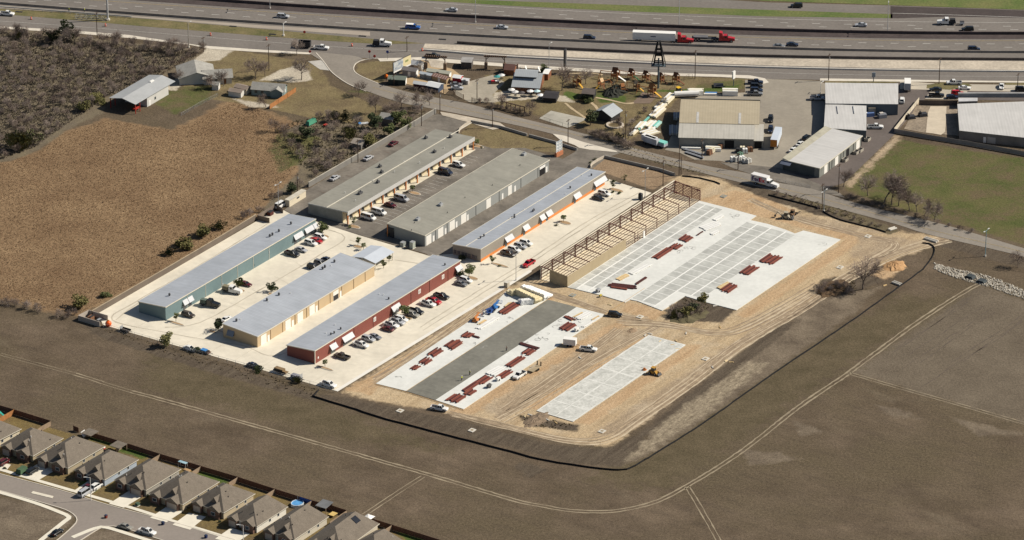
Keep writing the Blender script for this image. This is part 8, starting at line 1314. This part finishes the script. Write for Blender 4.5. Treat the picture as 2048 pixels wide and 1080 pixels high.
for k in range(7): z = 1.75 + k * .6; mb = MB(); mb.box(.18, 3.3, -.08, .08, z, z + .42); mb.build("name_board", mat("sign_board_white", (0.62, 0.64, 0.64)) if k % 2 else mat("sign_board_blue", (0.42, 0.47, 0.50)), t)
for nm, lb, b, h, w, ph, rz, c in (("pole_sign", "tall dark pole sign seen edge on by the frontage fence", (1130, 147), 9.8, 1.0, 7.0, 1.2, DARKM), ("pole_sign", "small white and black pole sign before the four dark vehicles", (1467, 172), 6.0, .8, 3.0, 1.0, WHITE), ("pole_sign", "grey rounded pole sign behind the workshop block", (1747, 163), 3.6, .6, 1.8, .3, mat("blue_sign", (0.16, 0.19, 0.22)))):
    t = thing(nm, lb, "sign", G(*b), rz); mb = MB(); mb.tube((0, 0, 0), (0, 0, h), .16, 8); mb.build("pole", POLEW if h > 9 else SB, t); mb = MB(); mb.box(-w, w, -.25, .25, h - ph, h); mb.build("board", c, t); mb = MB(); mb.box(w + .001, w + .12, -.24, .24, h - ph, h - ph * .1); mb.build("edge", WHITE, t)
for lb, b, c in (("red stop sign at the side road junction", (739, 119), (0.40, 0.02, 0.02)), ("blue sign panel at the junction kerb", (775, 119.5), (0.03, 0.06, 0.28)), ("red and white sign on the highway verge", (609, 69), (0.55, 0.06, 0.05)), ("small red notice at the pavement corner", (620, 108.5), (0.5, 0.05, 0.04)), ("small red notice on the kerb by the junction lawn", (749, 117.5), (0.5, 0.05, 0.04))):
    t = thing("road_sign", lb, "road sign", G(*b), 0); h = 3.6 if "stop" in lb or "blue" in lb else 1.4; mb = MB(); mb.box(-.05, .05, -.05, .05, 0, h); mb.build("post", STEEL, t); mb = MB(); mb.prism([(math.cos(a) * .55, math.sin(a) * .55) for a in np.arange(.39, 6.6, .785)][:8], 0, .08); p_ = mb.build("plate", mat("sign_%d" % int(c[0] * 100 + c[2] * 10), c, rough=.5), t); p_.rotation_euler = (math.pi / 2, 0, 0); p_.location = (0, -.06, h - .3)
OC = mat("traffic_orange", (0.70, 0.09, 0.02), rough=.5)
for i, b in enumerate(((62.5, 39), (211, 52.5), (421, 71), (533, 80), (704, 92.5), (844.5, 102))):
    t = thing("traffic_barrel", "orange traffic barrel standing along the frontage road", "traffic barrel", G(*b), 0, "orange traffic barrels along the frontage road"); mb = MB(); mb.tube((0, 0, .05), (0, 0, 1.05), .34, 10, .27); mb.build("body", OC, t); mb = MB(); mb.tube((0, 0, 0), (0, 0, .1), .45, 10); mb.build("foot", DARKM, t); mb = MB(); mb.tube((0, 0, .55), (0, 0, .75), .318, 10, .305); mb.build("band", WHITE, t)
t = thing("lattice_truss", "fallen steel lattice truss lying on the verge by the mast", "truss", G(150, 37), heading((150, 37), (212, 40))); Lt = 12.0
for y in (-1, 1):
    for z in (.1, 1.6): mb = MB(); mb.bar((0, y, z), (Lt, y, z), .14); mb.build("chord", STEEL, t)
    for k in range(12): x = k; mb = MB(); mb.bar((x, y, .1 if k % 2 else 1.6), (x + 1, y, 1.6 if k % 2 else .1), .1); mb.build("diagonal", STEEL, t)
for x_, y_, lb in ((38, 24, "dark drain grate on the verge at left"), (466, 53, "dark drain grate on the shoulder above the thicket"), (545, 69, "dark drain grate on the verge left of centre"), (725, 72.5, "dark drain grate on the verge above the tank truck"), (885, 79, "dark drain grate by the gravel strip's start")):
    t = thing("drain_grate", lb, "drain", G(x_, y_), hw(x_)); mb = MB(); mb.box(-1.4, 1.4, -.5, .5, 0, .16); mb.build("frame", mat("grate_dark", (0.03, 0.03, 0.032)), t); mb = MB(); mb.box(-1.2, 1.2, -.35, .35, .161, .19); mb.build("grate", DARKM, t)
# wire fences
def wire_fence(lb, px, h=1.8, step=3.0, m=STEEL):
    P = Gs(px); o = P[0]; Q = [p - o for p in P]; t = thing("wire_fence", lb, "fence", o); n = 0
    for a, b in zip(Q, Q[1:]):
        k = max(1, int((b - a).length / step))
        for i in range(k + (b is Q[-1])):
            p = a.lerp(b, i / k); n += 1
            if n < 95: mb = MB(); mb.box(p.x - .05, p.x + .05, p.y - .05, p.y + .05, 0, h); mb.build("post", m, t)
    for z, w in ((h - .04, .05), (h * .66, .022), (h * .33, .022), (.1, .022)):
        mb = MB()
        for a, b in zip(Q, Q[1:]): mb.bar(a + Vector((0, 0, z)), b + Vector((0, 0, z)), w)
        mb.build("rail" if z > h * .9 else "wire", m, t)
wire_fence("galvanised wire fence along the concrete lot's lower edge", [(207, 656), (300, 683), (420, 717), (540, 750), (668, 785)]); wire_fence("dark wire fence along the frontage behind the playsets", [(1040, 141), (1180, 147), (1300, 151), (1385, 156)], 1.6, 4.5, DARKM); wire_fence("dark wire fence along the side road by the concrete pad", [(1060, 232), (1100, 246), (1150, 260), (1195, 272)], 1.5, 4.0, DARKM); wire_fence("wire fence between thicket and farmstead driveway", [(325, 150), (370, 122), (402, 105)], 1.3, 4.0, WOOD); wire_fence("wire fence across the farmstead lawn", [(362, 232), (400, 210), (436, 192)], 1.2, 4.0); wire_fence("brown wire fence beside the playset lawn's right edge", [(1340, 186), (1358, 168), (1378, 155)], 1.5, 3.5, WOOD)
wire_fence("low wire fence at the slanted workshop's road verge", [(1552, 362), (1590, 370), (1620, 376)], 1.0, 3.0)
for lb, p, q in (("dark iron gate at the caliche lot entrance", (887, 187), (908, 190)), ("open farm gate leaf at the caliche lot entrance", (910, 189), (927, 198)), ("dark gate leaf at the lot entrance's right side", (944, 204), (960, 208))):
    a, b = G(*p), G(*q); t = thing("gate", lb, "gate", a, math.atan2(b.y - a.y, b.x - a.x)); L = (b - a).length
    for x in (0, L): mb = MB(); mb.box(x - .1, x + .1, -.1, .1, 0, 1.9); mb.build("post", WOOD, t)
    for z in (.4, .8, 1.2, 1.6): mb = MB(); mb.box(.1, L - .1, -.04, .04, z, z + .1); mb.build("bar", mat("gate_iron", (0.06, 0.045, 0.04)), t)
# kerbed planting islands on the lots
MU = mat("tan_mulch", (0.34, 0.23, 0.13), var=.2, scale=.6)
for i, (x, y, a, b) in enumerate(((648, 473, 2.2, 1.2), (478, 580, 2.6, 1.0), (352, 647, 3.4, .7), (650, 737, 3.4, .7), (815, 636, 2.0, 1.2), (716, 494, 2.0, 1.1), (1000, 531, 3.6, .8), (1130, 446, 2.6, 1.3), (1233, 381, 3.0, 1.2), (945, 557, 2.4, 1.2), (708, 454, 2.6, 1.3), (829, 387, 2.6, 1.2), (425, 664, 1.6, .8), (955, 293, 2.6, 1.2), (543, 589, 1.4, .9))):
    n = 14; mb = MB(); mb.prism([(math.cos(6.283 * k / n) * a, math.sin(6.283 * k / n) * b) for k in range(n)], 0, .16, 0); mb.prism([(math.cos(6.283 * k / n) * (a - .25), math.sin(6.283 * k / n) * (b - .25)) for k in range(n)], .161, .2, 1); o = mb.build("planting_island", [KERB, MU], None, G(x, y) + Vector((0, 0, .06)), BB); structure(o)
# ------------------------------------------------------------------ plants
TWIG = mat("bare_twigs", (0.22, 0.172, 0.145), rough=.95, var=.3, scale=.3); TWIG2 = mat("grey_twigs", (0.27, 0.22, 0.19), rough=.95, var=.25, scale=.3)
def leafm(nm, c, c2): return mat(nm, c, rough=.8, col2=c2, scale=.5, spec=.2, fine=(2.5, .35))
LG = leafm("green_leaves", (0.075, 0.095, 0.035), (0.150, 0.165, 0.065)); LD = leafm("dark_leaves", (0.032, 0.045, 0.022), (0.070, 0.085, 0.038)); LO = leafm("olive_leaves", (0.090, 0.090, 0.030), (0.175, 0.155, 0.060)); LY = leafm("pale_green_leaves", (0.14, 0.145, 0.06), (0.28, 0.26, 0.11))
def bare_tree(seed, h=7.0, spread=.62, n0=5, shrub=False):
    r = np.random.default_rng(seed); tm, cm = MB(), MB()
    def grow(p, d, L, rad_, lev):
        m = tm if lev < 2 else cm; segs = 3 if lev < 2 else 2; q = p
        for i in range(segs):
            d = (d + Vector(r.normal(0, .13, 3)) + Vector((0, 0, .05 if lev else 0))).normalized(); e = q + d * (L / segs); m.tube(q, e, rad_ * (1 - .22 * i), 5 if lev < 2 else 3, rad_ * (1 - .22 * (i + 1)), cap=False); q = e
            if lev < 4 and (i > 0 or lev > 0):
                for _ in range({0: n0, 1: 3, 2: 3, 3: 3}[lev] if i == segs - 1 else {0: 2, 1: 2, 2: 2, 3: 1}[lev]):
                    a = r.uniform(0, 6.283); t = r.uniform(.45, 1.0) * spread * 1.5; o = d.orthogonal().normalized(); b = d.cross(o); nd = (d * math.cos(t) + (o * math.cos(a) + b * math.sin(a)) * math.sin(t)).normalized()
                    grow(q, nd, L * r.uniform(.55, .78), max(.022, rad_ * .52), lev + 1)
    if shrub:
        for _ in range(5): grow(Vector((r.uniform(-.3, .3), r.uniform(-.3, .3), 0)), Vector((r.normal(0, .5), r.normal(0, .5), 1)).normalized(), h * .36, h * .014, 1)
    else: grow(Vector((0, 0, -.1)), Vector((r.normal(0, .06), r.normal(0, .06), 1)), h * .36, h * .024, 0)
    return tm, cm
def leafy(seed, h, rx, trunk=.3, n=900, leaf=.26, flat=.8):
    r = np.random.default_rng(seed); tm, cm = MB(), MB(); tm.tube((0, 0, -.1), (0, 0, h * (trunk + .25)), h * .03, 6, h * .014)
    C = [(r.normal(0, rx * .45), r.normal(0, rx * .45), h * r.uniform(trunk + .12, .86)) for _ in range(9)]
    for c in C[:5]: tm.tube((0, 0, h * trunk * .9), c, h * .012, 4, h * .006, cap=False)
    for i in range(n):
        c = C[r.integers(0, 9)]; v = Vector(r.normal(0, 1, 3)).normalized() * rx * .52 * r.uniform(.35, 1) ** .6; p = Vector(c) + Vector((v.x, v.y, v.z * flat)); p.z = max(p.z, h * trunk * .5)
        a = Vector(r.normal(0, 1, 3)).normalized(); b = a.orthogonal().normalized() * leaf * r.uniform(.5, 1.2); a = a * leaf * r.uniform(.5, 1.2); cm.face([p - a, p - b, p + a, p + b])
    return tm, cm
def plant_proto(nm, mm, twig, label, cat):
    t = thing(nm, label, cat); 
    if mm[0].v: mm[0].build("trunk", BARK, t)
    mm[1].build("crown", twig, t); t.location = (0, -9000, 0); return reg(t)
used_pl = set()
def plant(pr, px, s=1.0, lb=None, group=None, rz=None, name=None, crown=None):
    loc = G(*px) if not isinstance(px, Vector) else px; rz = random.uniform(0, 6.28) if rz is None else rz
    if pr.name not in used_pl: used_pl.add(pr.name); o = pr; o.location = loc; o.rotation_euler = (0, 0, rz); o.scale = (s,) * 3; o["label"] = lb; 
    else: o = dup(pr, loc, rz, lb, group, scale=s)
    if group: o["group"] = group
    if crown:
        for c in o.children:
            if c.name.startswith("crown"): c.material_slots[0].link = 'OBJECT'; c.material_slots[0].material = crown
    return o
BT = [plant_proto("bare_tree", bare_tree(i + 1, 7.0, .60), (TWIG, TWIG2)[i % 2], "x", "tree") for i in range(5)]
BS = [plant_proto("bare_shrub", bare_tree(20 + i, 4.2, .62, shrub=True), (TWIG, TWIG2)[i % 2], "x", "shrub") for i in range(4)]
GT = [plant_proto("leafy_tree", leafy(40 + i, 4.6, 2.2, trunk=.16), LG, "x", "tree") for i in range(3)]
GB = [plant_proto("leafy_bush", leafy(50 + i, 2.6, 1.9, trunk=.05, n=800, leaf=.22), LG, "x", "bush") for i in range(3)]
SAPL = [plant_proto("sapling", leafy(60 + i, 3.4, .85, trunk=.30, n=380, leaf=.15), LG, "x", "tree") for i in range(2)]
k_ = 0
def many(prs, pts, s, lb, group=None, crown=None, jit=.2):
    global k_
    for p in pts: k_ += 1; plant(prs[k_ % len(prs)], p, s * random.uniform(1 - jit, 1 + jit), lb, group, crown=crown)
# named ones
for lb, p, s in (("bare tree in front of the farmhouse's left wing", (361, 166), .9), ("bare tree beside the white garden shed", (424, 174), 1.0), ("bare tree before the farmhouse's white end wall", (448, 172), 1.05), ("big bare tree right of the farmhouse", (511, 158), 1.35), ("bare tree at the farmstead pole", (530, 152), 1.1), ("big spreading bare tree on the farmstead gravel", (603, 160), 1.4), ("small bare tree below the blue green cottage", (532, 214), 1.0), ("bare tree by the pavement above the concrete driveway", (594, 110), 1.0), ("bare tree at the side road's bend", (718, 190), 1.0), ("large bare tree nearest the derelict house", (752, 226), 1.35), ("bare tree over the derelict house's right side", (804, 220), 1.2), ("bare tree at the side road left of the wall end", (832, 211), 1.1), ("bare tree closest to the screen wall's far end", (860, 211), .9), ("tall bare tree with forked trunk on the site's right", (1725, 579), 2.0), ("bare tree at the slanted workshop's near corner", (1687, 373), 1.1), ("leftmost bare tree by the road below the workshop", (1736, 391), 1.4), ("largest bare tree in the roadside clump at right", (1768, 406), 2.0), ("bare tree just right of the clump's largest", (1783, 410), 1.7), ("bare tree fourth in the roadside clump", (1797, 412), 1.5), ("bare tree fifth in the roadside clump", (1819, 421), 1.35), ("bare tree sixth in the roadside clump", (1834, 424), 1.2), ("bare tree seventh in the roadside clump", (1849, 431), 1.2), ("last bare tree of the roadside clump", (1868, 443), 1.25), ("bare tree at the photo's right edge below the road", (2036, 536), 1.0), ("big bare tree beside the rustic store", (1124, 181), 1.5), ("dark bare tree on the sandy path corner", (1172, 168), 1.1), ("bare tree by the round stone seat", (1240, 262), .9), ("bare tree left of the lumber yard's lowest stack", (1256, 278), .9), ("bare tree at the pergola's right end", (1060, 226), .9), ("bare tree at the pergola's left end", (1000, 217), .9)):
    k_ += 1; plant(BT[k_ % 5], p, s, lb)
for lb, p, s, c in (("tall green tree at the thicket's frontage edge", (135, 76), 1.5, LG), ("dark evergreen tree below the tall green one", (106, 88), 1.2, LD), ("dark round evergreen left of two in the scrub", (672, 243), .85, LD), ("dark round evergreen right of two in the scrub", (692, 241), .85, LD), ("big dark evergreen beside the derelict house", (750, 258), 1.25, LD), ("olive green tree left of the weathered hut", (700, 282), 1.15, LO), ("olive tree right of the weathered hut", (738, 292), 1.1, LO), ("green tree above the screen wall's middle", (795, 248), 1.1, LG), ("green tree against the screen wall below another", (778, 272), 1.0, LG), ("green tree nearest the wall by the wooden pole", (812, 258), 1.0, LG), ("dark green tree right of the covered boat", (612, 280), 1.1, LD), ("dark green tree before the grey pavilion", (1181, 250), 1.2, LD), ("palm like green tree above the store's lean-to", (1087, 146), .8, LG), ("pale green tree alone at the wire fence", (332, 693), 1.0, LY), ("slender green tree growing in the slab cutout", (1404, 610), .9, LO), ("dark green tree behind the cream storage shed", (583, 386), .9, LD), ("round green tree between maroon sedan and work truck", (478, 576), .75, LG), ("round green tree half hiding the beige white car", (810, 631), .85, LG), ("green tree at the teal shed's far end", (645, 465), .9, LG), ("dark green tree at the tan shed's near corner", (437, 661), .85, LD), ("green tree on the island by the silver white car", (938, 553), .9, LG), ("round dark tree behind the tan shed's long roof", (543, 583), .75, LD)):
    k_ += 1; plant(GT[k_ % 3], p, s, lb, crown=c)
for lb, p in (("sapling at the crossing by the small carport", (716, 491)), ("sapling right of the crossing's first sapling", (727, 500)), ("sapling at the veranda shed's near corner", (708, 451)), ("sapling between the silver van and navy van", (825, 384)), ("sapling at the orange foot shed's near corner", (984, 528)), ("sapling on the island by the orange foot shed's middle", (1127, 444)), ("sapling on the island by the black and white cars", (1226, 378)), ("sapling at the red shed's front corner", (650, 734)), ("sapling at the teal shed's front corner", (352, 643)), ("thin sapling on the mulch by the carport", (778, 524)), ("second thin sapling on the mulch by the carport", (767, 537)), ("sapling at the veranda shed's far end", (954, 292)), ("sapling on the bare plot's lower kerb", (1250, 366))): k_ += 1; plant(SAPL[k_ % 2], p, 1.0, lb)
for lb, p, s, c in (("dark bush outside the screen wall, lowest of four", (340, 511), 1.0, LD), ("olive bush outside the screen wall, second lowest", (368, 495), 1.5, LO), ("olive bush outside the screen wall, third of four", (404, 474), 1.4, LO), ("green bush outside the screen wall, topmost of four", (440, 459), 1.1, LG), ("green bush by the screen wall's lower end", (212, 594), .8, LG), ("green bush on the dry field's bottom edge", (158, 617), 1.5, LO), ("bush at the fence by the white sedan", (394, 703), .7, LD), ("bush at the fence by the navy sedan", (516, 743), .8, LG), ("bush at the fence by the grey trailer", (597, 766), .8, LO), ("dark bushes on the cutout's mound", (1372, 630), 1.2, LO), ("olive bush at the cutout's left edge", (1350, 633), .9, LO), ("dark bush at the cutout's top", (1390, 622), .9, LD), ("yellow green bush before the small brown pavilion", (1168, 203), .9, LD), ("dark bush below the small brown pavilion", (1178, 205), .8, LG), ("olive bushes at the thicket's lower corner", (40, 300), 2.4, LO), ("olive bush beside the thicket's lower corner", (60, 290), 1.9, LG), ("green bush where the thicket meets the barn yard", (195, 205), 1.5, LO), ("olive bush along the barn's shaded side", (165, 222), 1.3, LO), ("bush at the lot island by the warehouse entry", (778, 470), .7, LD), ("round bush at the grey shed's corner", (922, 520), .7, LD), ("bush beside the red shed's far awning", (921, 552), .6, LG), ("dark bush among brush below the round stone seat", (1238, 283), 1.1, LD), ("green bush on the thicket floor below the mast", (40, 72), 1.2, LO)): k_ += 1; plant(GB[k_ % 3], p, s, lb, crown=c)
# scrub woodland, upper left: every bare shrub and tree one can tell apart, over a mass of brush
def inpoly(poly, n, r, dmin=2.2):
    P = np.array([G(*p)[:2] for p in poly]); lo, hi = P.min(0), P.max(0); out = []; tries = 0
    while len(out) < n and tries < n * 60:
        tries += 1; x, y = r.uniform(lo, hi); c = False
        for i in range(len(P)):
            a, b = P[i], P[(i + 1) % len(P)]
            if (a[1] > y) != (b[1] > y) and x < a[0] + (y - a[1]) * (b[0] - a[0]) / (b[1] - a[1]): c = not c
        if c and all((x - q[0]) ** 2 + (y - q[1]) ** 2 > dmin ** 2 for q in out): out.append((x, y))
    return [Vector((x, y, 0)) for x, y in out]
r_ = np.random.default_rng(77)
TH_ = [(-14, 62), (60, 68), (240, 88), (392, 102), (395, 112), (322, 152), (205, 198), (190, 212), (120, 258), (70, 294), (-14, 326)]
sp = inpoly(TH_, 300, r_, 3.4)
many(BS, sp[:110], .72, "leafless shrub in the thicket at upper left", "leafless shrubs of the upper left thicket", jit=.35); many(BT, sp[165:290], .60, "bare grey tree in the thicket at upper left", "bare trees of the upper left thicket", jit=.3); many(GB, sp[290:], 1.1, "olive evergreen bush among the thicket's bare trees", "evergreen bushes in the upper left thicket", LO, .3)
many(BT, [G(x + random.uniform(-5, 5), 76 + (x - 60) * .088 + random.uniform(0, 6)) for x in range(10, 400, 24)], .85, "bare tree along the thicket's frontage edge", "bare trees along the thicket's frontage edge")
SC2 = [(548, 258), (600, 240), (662, 228), (735, 248), (790, 225), (862, 220), (838, 240), (700, 316), (640, 356), (600, 330), (570, 300)]
many(BS, inpoly(SC2, 26, r_, 3.5), .85, "leafless shrub in the scrub behind the grey screen wall", "leafless shrubs behind the grey screen wall", jit=.3); many(BT, inpoly(SC2, 16, r_, 5), .8, "bare tree in the scrub behind the grey screen wall", "bare trees behind the grey screen wall", jit=.2)
many(BS, [G(*p) for p in ((545, 398), (560, 394), (520, 424), (500, 432), (488, 436), (600, 372), (630, 352), (655, 335), (680, 322))], .8, "leafless shrub along the outside of the screen walls", "leafless shrubs along the screen walls"); many(BS, [G(*p) for p in ((14, 610), (30, 612), (55, 620), (75, 624), (120, 633), (135, 636), (-6, 606), (150, 628))], .85, "leafless shrub in the strip below the dry field", "leafless shrubs below the dry field")
many(BS, [G(*p) for p in ((1636, 582), (1650, 576), (1662, 584), (1680, 578), (1700, 586), (1645, 586), (1672, 572), (1690, 576))], .75, "low leafless brush beside the site's big bare tree", "brush beside the site's big bare tree"); many(BS, [G(*p) for p in ((1350, 622), (1362, 618), (1385, 634), (1400, 624), (1345, 630), (1368, 624), (1380, 620), (1395, 630), (1360, 636))], .75, "leafless shrub on the mound in the slab cutout", "shrubs on the mound in the slab cutout")
many(BS, [G(x, 275 + (x - 1195) * .33 + random.uniform(-4, 2)) for x in range(1186, 1264, 6)], .95, "leafless shrub along the side road below the stone seat", "leafless shrubs along the side road"); many(BS, [G(x, 205 + (x - 960) * .27 + random.uniform(-3, 2)) for x in range(962, 1062, 11)], .6, "leafless shrub along the playset park's road side", "leafless shrubs along the playset park"); many(BS, [G(x, 178 + (x - 815) * .16) for x in range(815, 885, 10)], .45, "low hedge shrub in front of the white roofed display sheds", "hedge shrubs before the display sheds"); many(BS, [G(*p) for p in ((1290, 225), (1305, 230), (1275, 240), (1320, 215), (1330, 205), (1265, 250))], .7, "leafless shrub beside the lumber yard fence", "leafless shrubs beside the lumber yard fence"); many(BS, [G(1700 + k * 22, 398 + k * 6.2) for k in range(12)], .5, "low roadside brush under the bare tree clump", "roadside brush under the bare tree clump")
many(BS, [G(1555 + k * 17, 388 + k * 5.6 + random.uniform(-2, 2)) for k in range(13)], .42, "low dry brush on the bank below the side road", "dry brush on the bank below the side road"); many(GB, [G(*p) for p in ((124, 930), (150, 946), (295, 992), (372, 1016), (440, 1045), (250, 975), (10, 938), (205, 958), (470, 1052))], .32, "low front garden shrub beside a house", "front garden shrubs by the houses", LD)
many(GB, [G(*p) for p in ((1226, 385), (1238, 388), (1113, 452), (1000, 533), (920, 548), (1180, 326), (1190, 320), (700, 456), (948, 292), (963, 296), (1215, 362), (1226, 364), (470, 583), (818, 640))], .3, "low planted shrub at a lot island or kerb", "planted shrubs at the lot islands", LG)
# masses nobody could count: dry grass, thicket brush, weeds
def tufts(nm, lb, pts, m, w, h, r, blades=3, lean=.35):
    n = len(pts); P = np.repeat(np.array([(p[0], p[1]) for p in pts]), blades, 0); N = n * blades; a = r.uniform(0, 6.283, N); s = r.uniform(.5, 1.3, N); hh = h * r.uniform(.5, 1.25, N)
    P = P + r.normal(0, w * .35, (N, 2)); dx, dy = np.cos(a) * w * s / 2, np.sin(a) * w * s / 2; lx, ly = r.normal(0, lean, N) * hh, r.normal(0, lean, N) * hh; z0 = np.full(N, -.02)
    V = np.stack([np.stack([P[:, 0] - dx, P[:, 1] - dy, z0], 1), np.stack([P[:, 0] + dx, P[:, 1] + dy, z0], 1), np.stack([P[:, 0] + dx * .7 + lx, P[:, 1] + dy * .7 + ly, hh], 1), np.stack([P[:, 0] - dx * .7 + lx, P[:, 1] - dy * .7 + ly, hh * r.uniform(.7, 1, N)], 1)], 1).reshape(-1, 3)
    return tag(raw_mesh(nm, V, np.arange(N * 4).reshape(-1, 4), m), lb, "vegetation", kind="stuff")
def fastpts(poly, n, r):
    P = np.array([G(*p)[:2] for p in poly]); lo, hi = P.min(0), P.max(0); X = r.uniform(lo, hi, (n * 3, 2)); c = np.zeros(len(X), bool)
    for i in range(len(P)):
        a, b = P[i], P[(i + 1) % len(P)]; c ^= ((a[1] > X[:, 1]) != (b[1] > X[:, 1])) & (X[:, 0] < a[0] + (X[:, 1] - a[1]) * (b[0] - a[0]) / (b[1] - a[1] + 1e-12))
    return X[c][:n]
DRYG = mat("dry_grass_blades", (0.25, 0.165, 0.098), rough=.95, col2=(0.40, 0.285, 0.172), scale=.09, fine=(.45, .30))
tufts("dry_grass", "tall dry reddish tan grass filling the big field at left", fastpts([(-15, 330), (20, 326), (78, 304), (128, 266), (185, 250), (215, 240), (255, 247), (300, 256), (345, 261), (395, 240), (440, 216), (470, 204), (510, 214), (545, 232), (570, 250), (560, 285), (580, 310), (590, 335), (560, 372), (530, 400), (505, 432), (336, 534), (156, 628), (90, 617), (-15, 592)], 42000, r_), DRYG, .15, .20, r_, lean=.5)
tufts("thicket_undergrowth", "grey brown brush and weeds under the upper left thicket", fastpts(TH_ + [], 12000, r_), mat("thicket_brush", (0.17, 0.138, 0.110), rough=.95, col2=(0.22, 0.188, 0.135), scale=.15, fine=(.8, .4)), .22, .6, r_, lean=.25)
tufts("scrub_undergrowth", "dark weeds and brush behind the grey screen wall", fastpts(SC2, 1800, r_), mat("scrub_brush", (0.095, 0.085, 0.045), rough=.95, col2=(0.17, 0.14, 0.08), scale=.2, fine=(.8, .4)), .25, .5, r_, lean=.25)
tufts("ditch_weeds", "dry weeds along the concrete lot fence and site edges", np.concatenate([fastpts([(205, 655), (430, 722), (630, 778), (640, 795), (600, 790), (420, 735), (180, 655)], 700, r_), fastpts([(1180, 264), (1260, 292), (1340, 320), (1420, 346), (1410, 352), (1240, 306)], 500, r_), fastpts([(1560, 380), (1700, 424), (1790, 468), (1770, 460), (1600, 404)], 500, r_), fastpts([(1040, 830), (1150, 848), (1130, 860), (1050, 850)], 90, r_), fastpts([(1630, 570), (1710, 560), (1715, 590), (1640, 590)], 300, r_), fastpts([(1335, 622), (1370, 596), (1420, 610), (1400, 640)], 160, r_)]), mat("ditch_weed", (0.085, 0.065, 0.038), rough=.95, col2=(0.19, 0.145, 0.08), scale=.3, fine=(.8, .3)), .4, .22, r_)
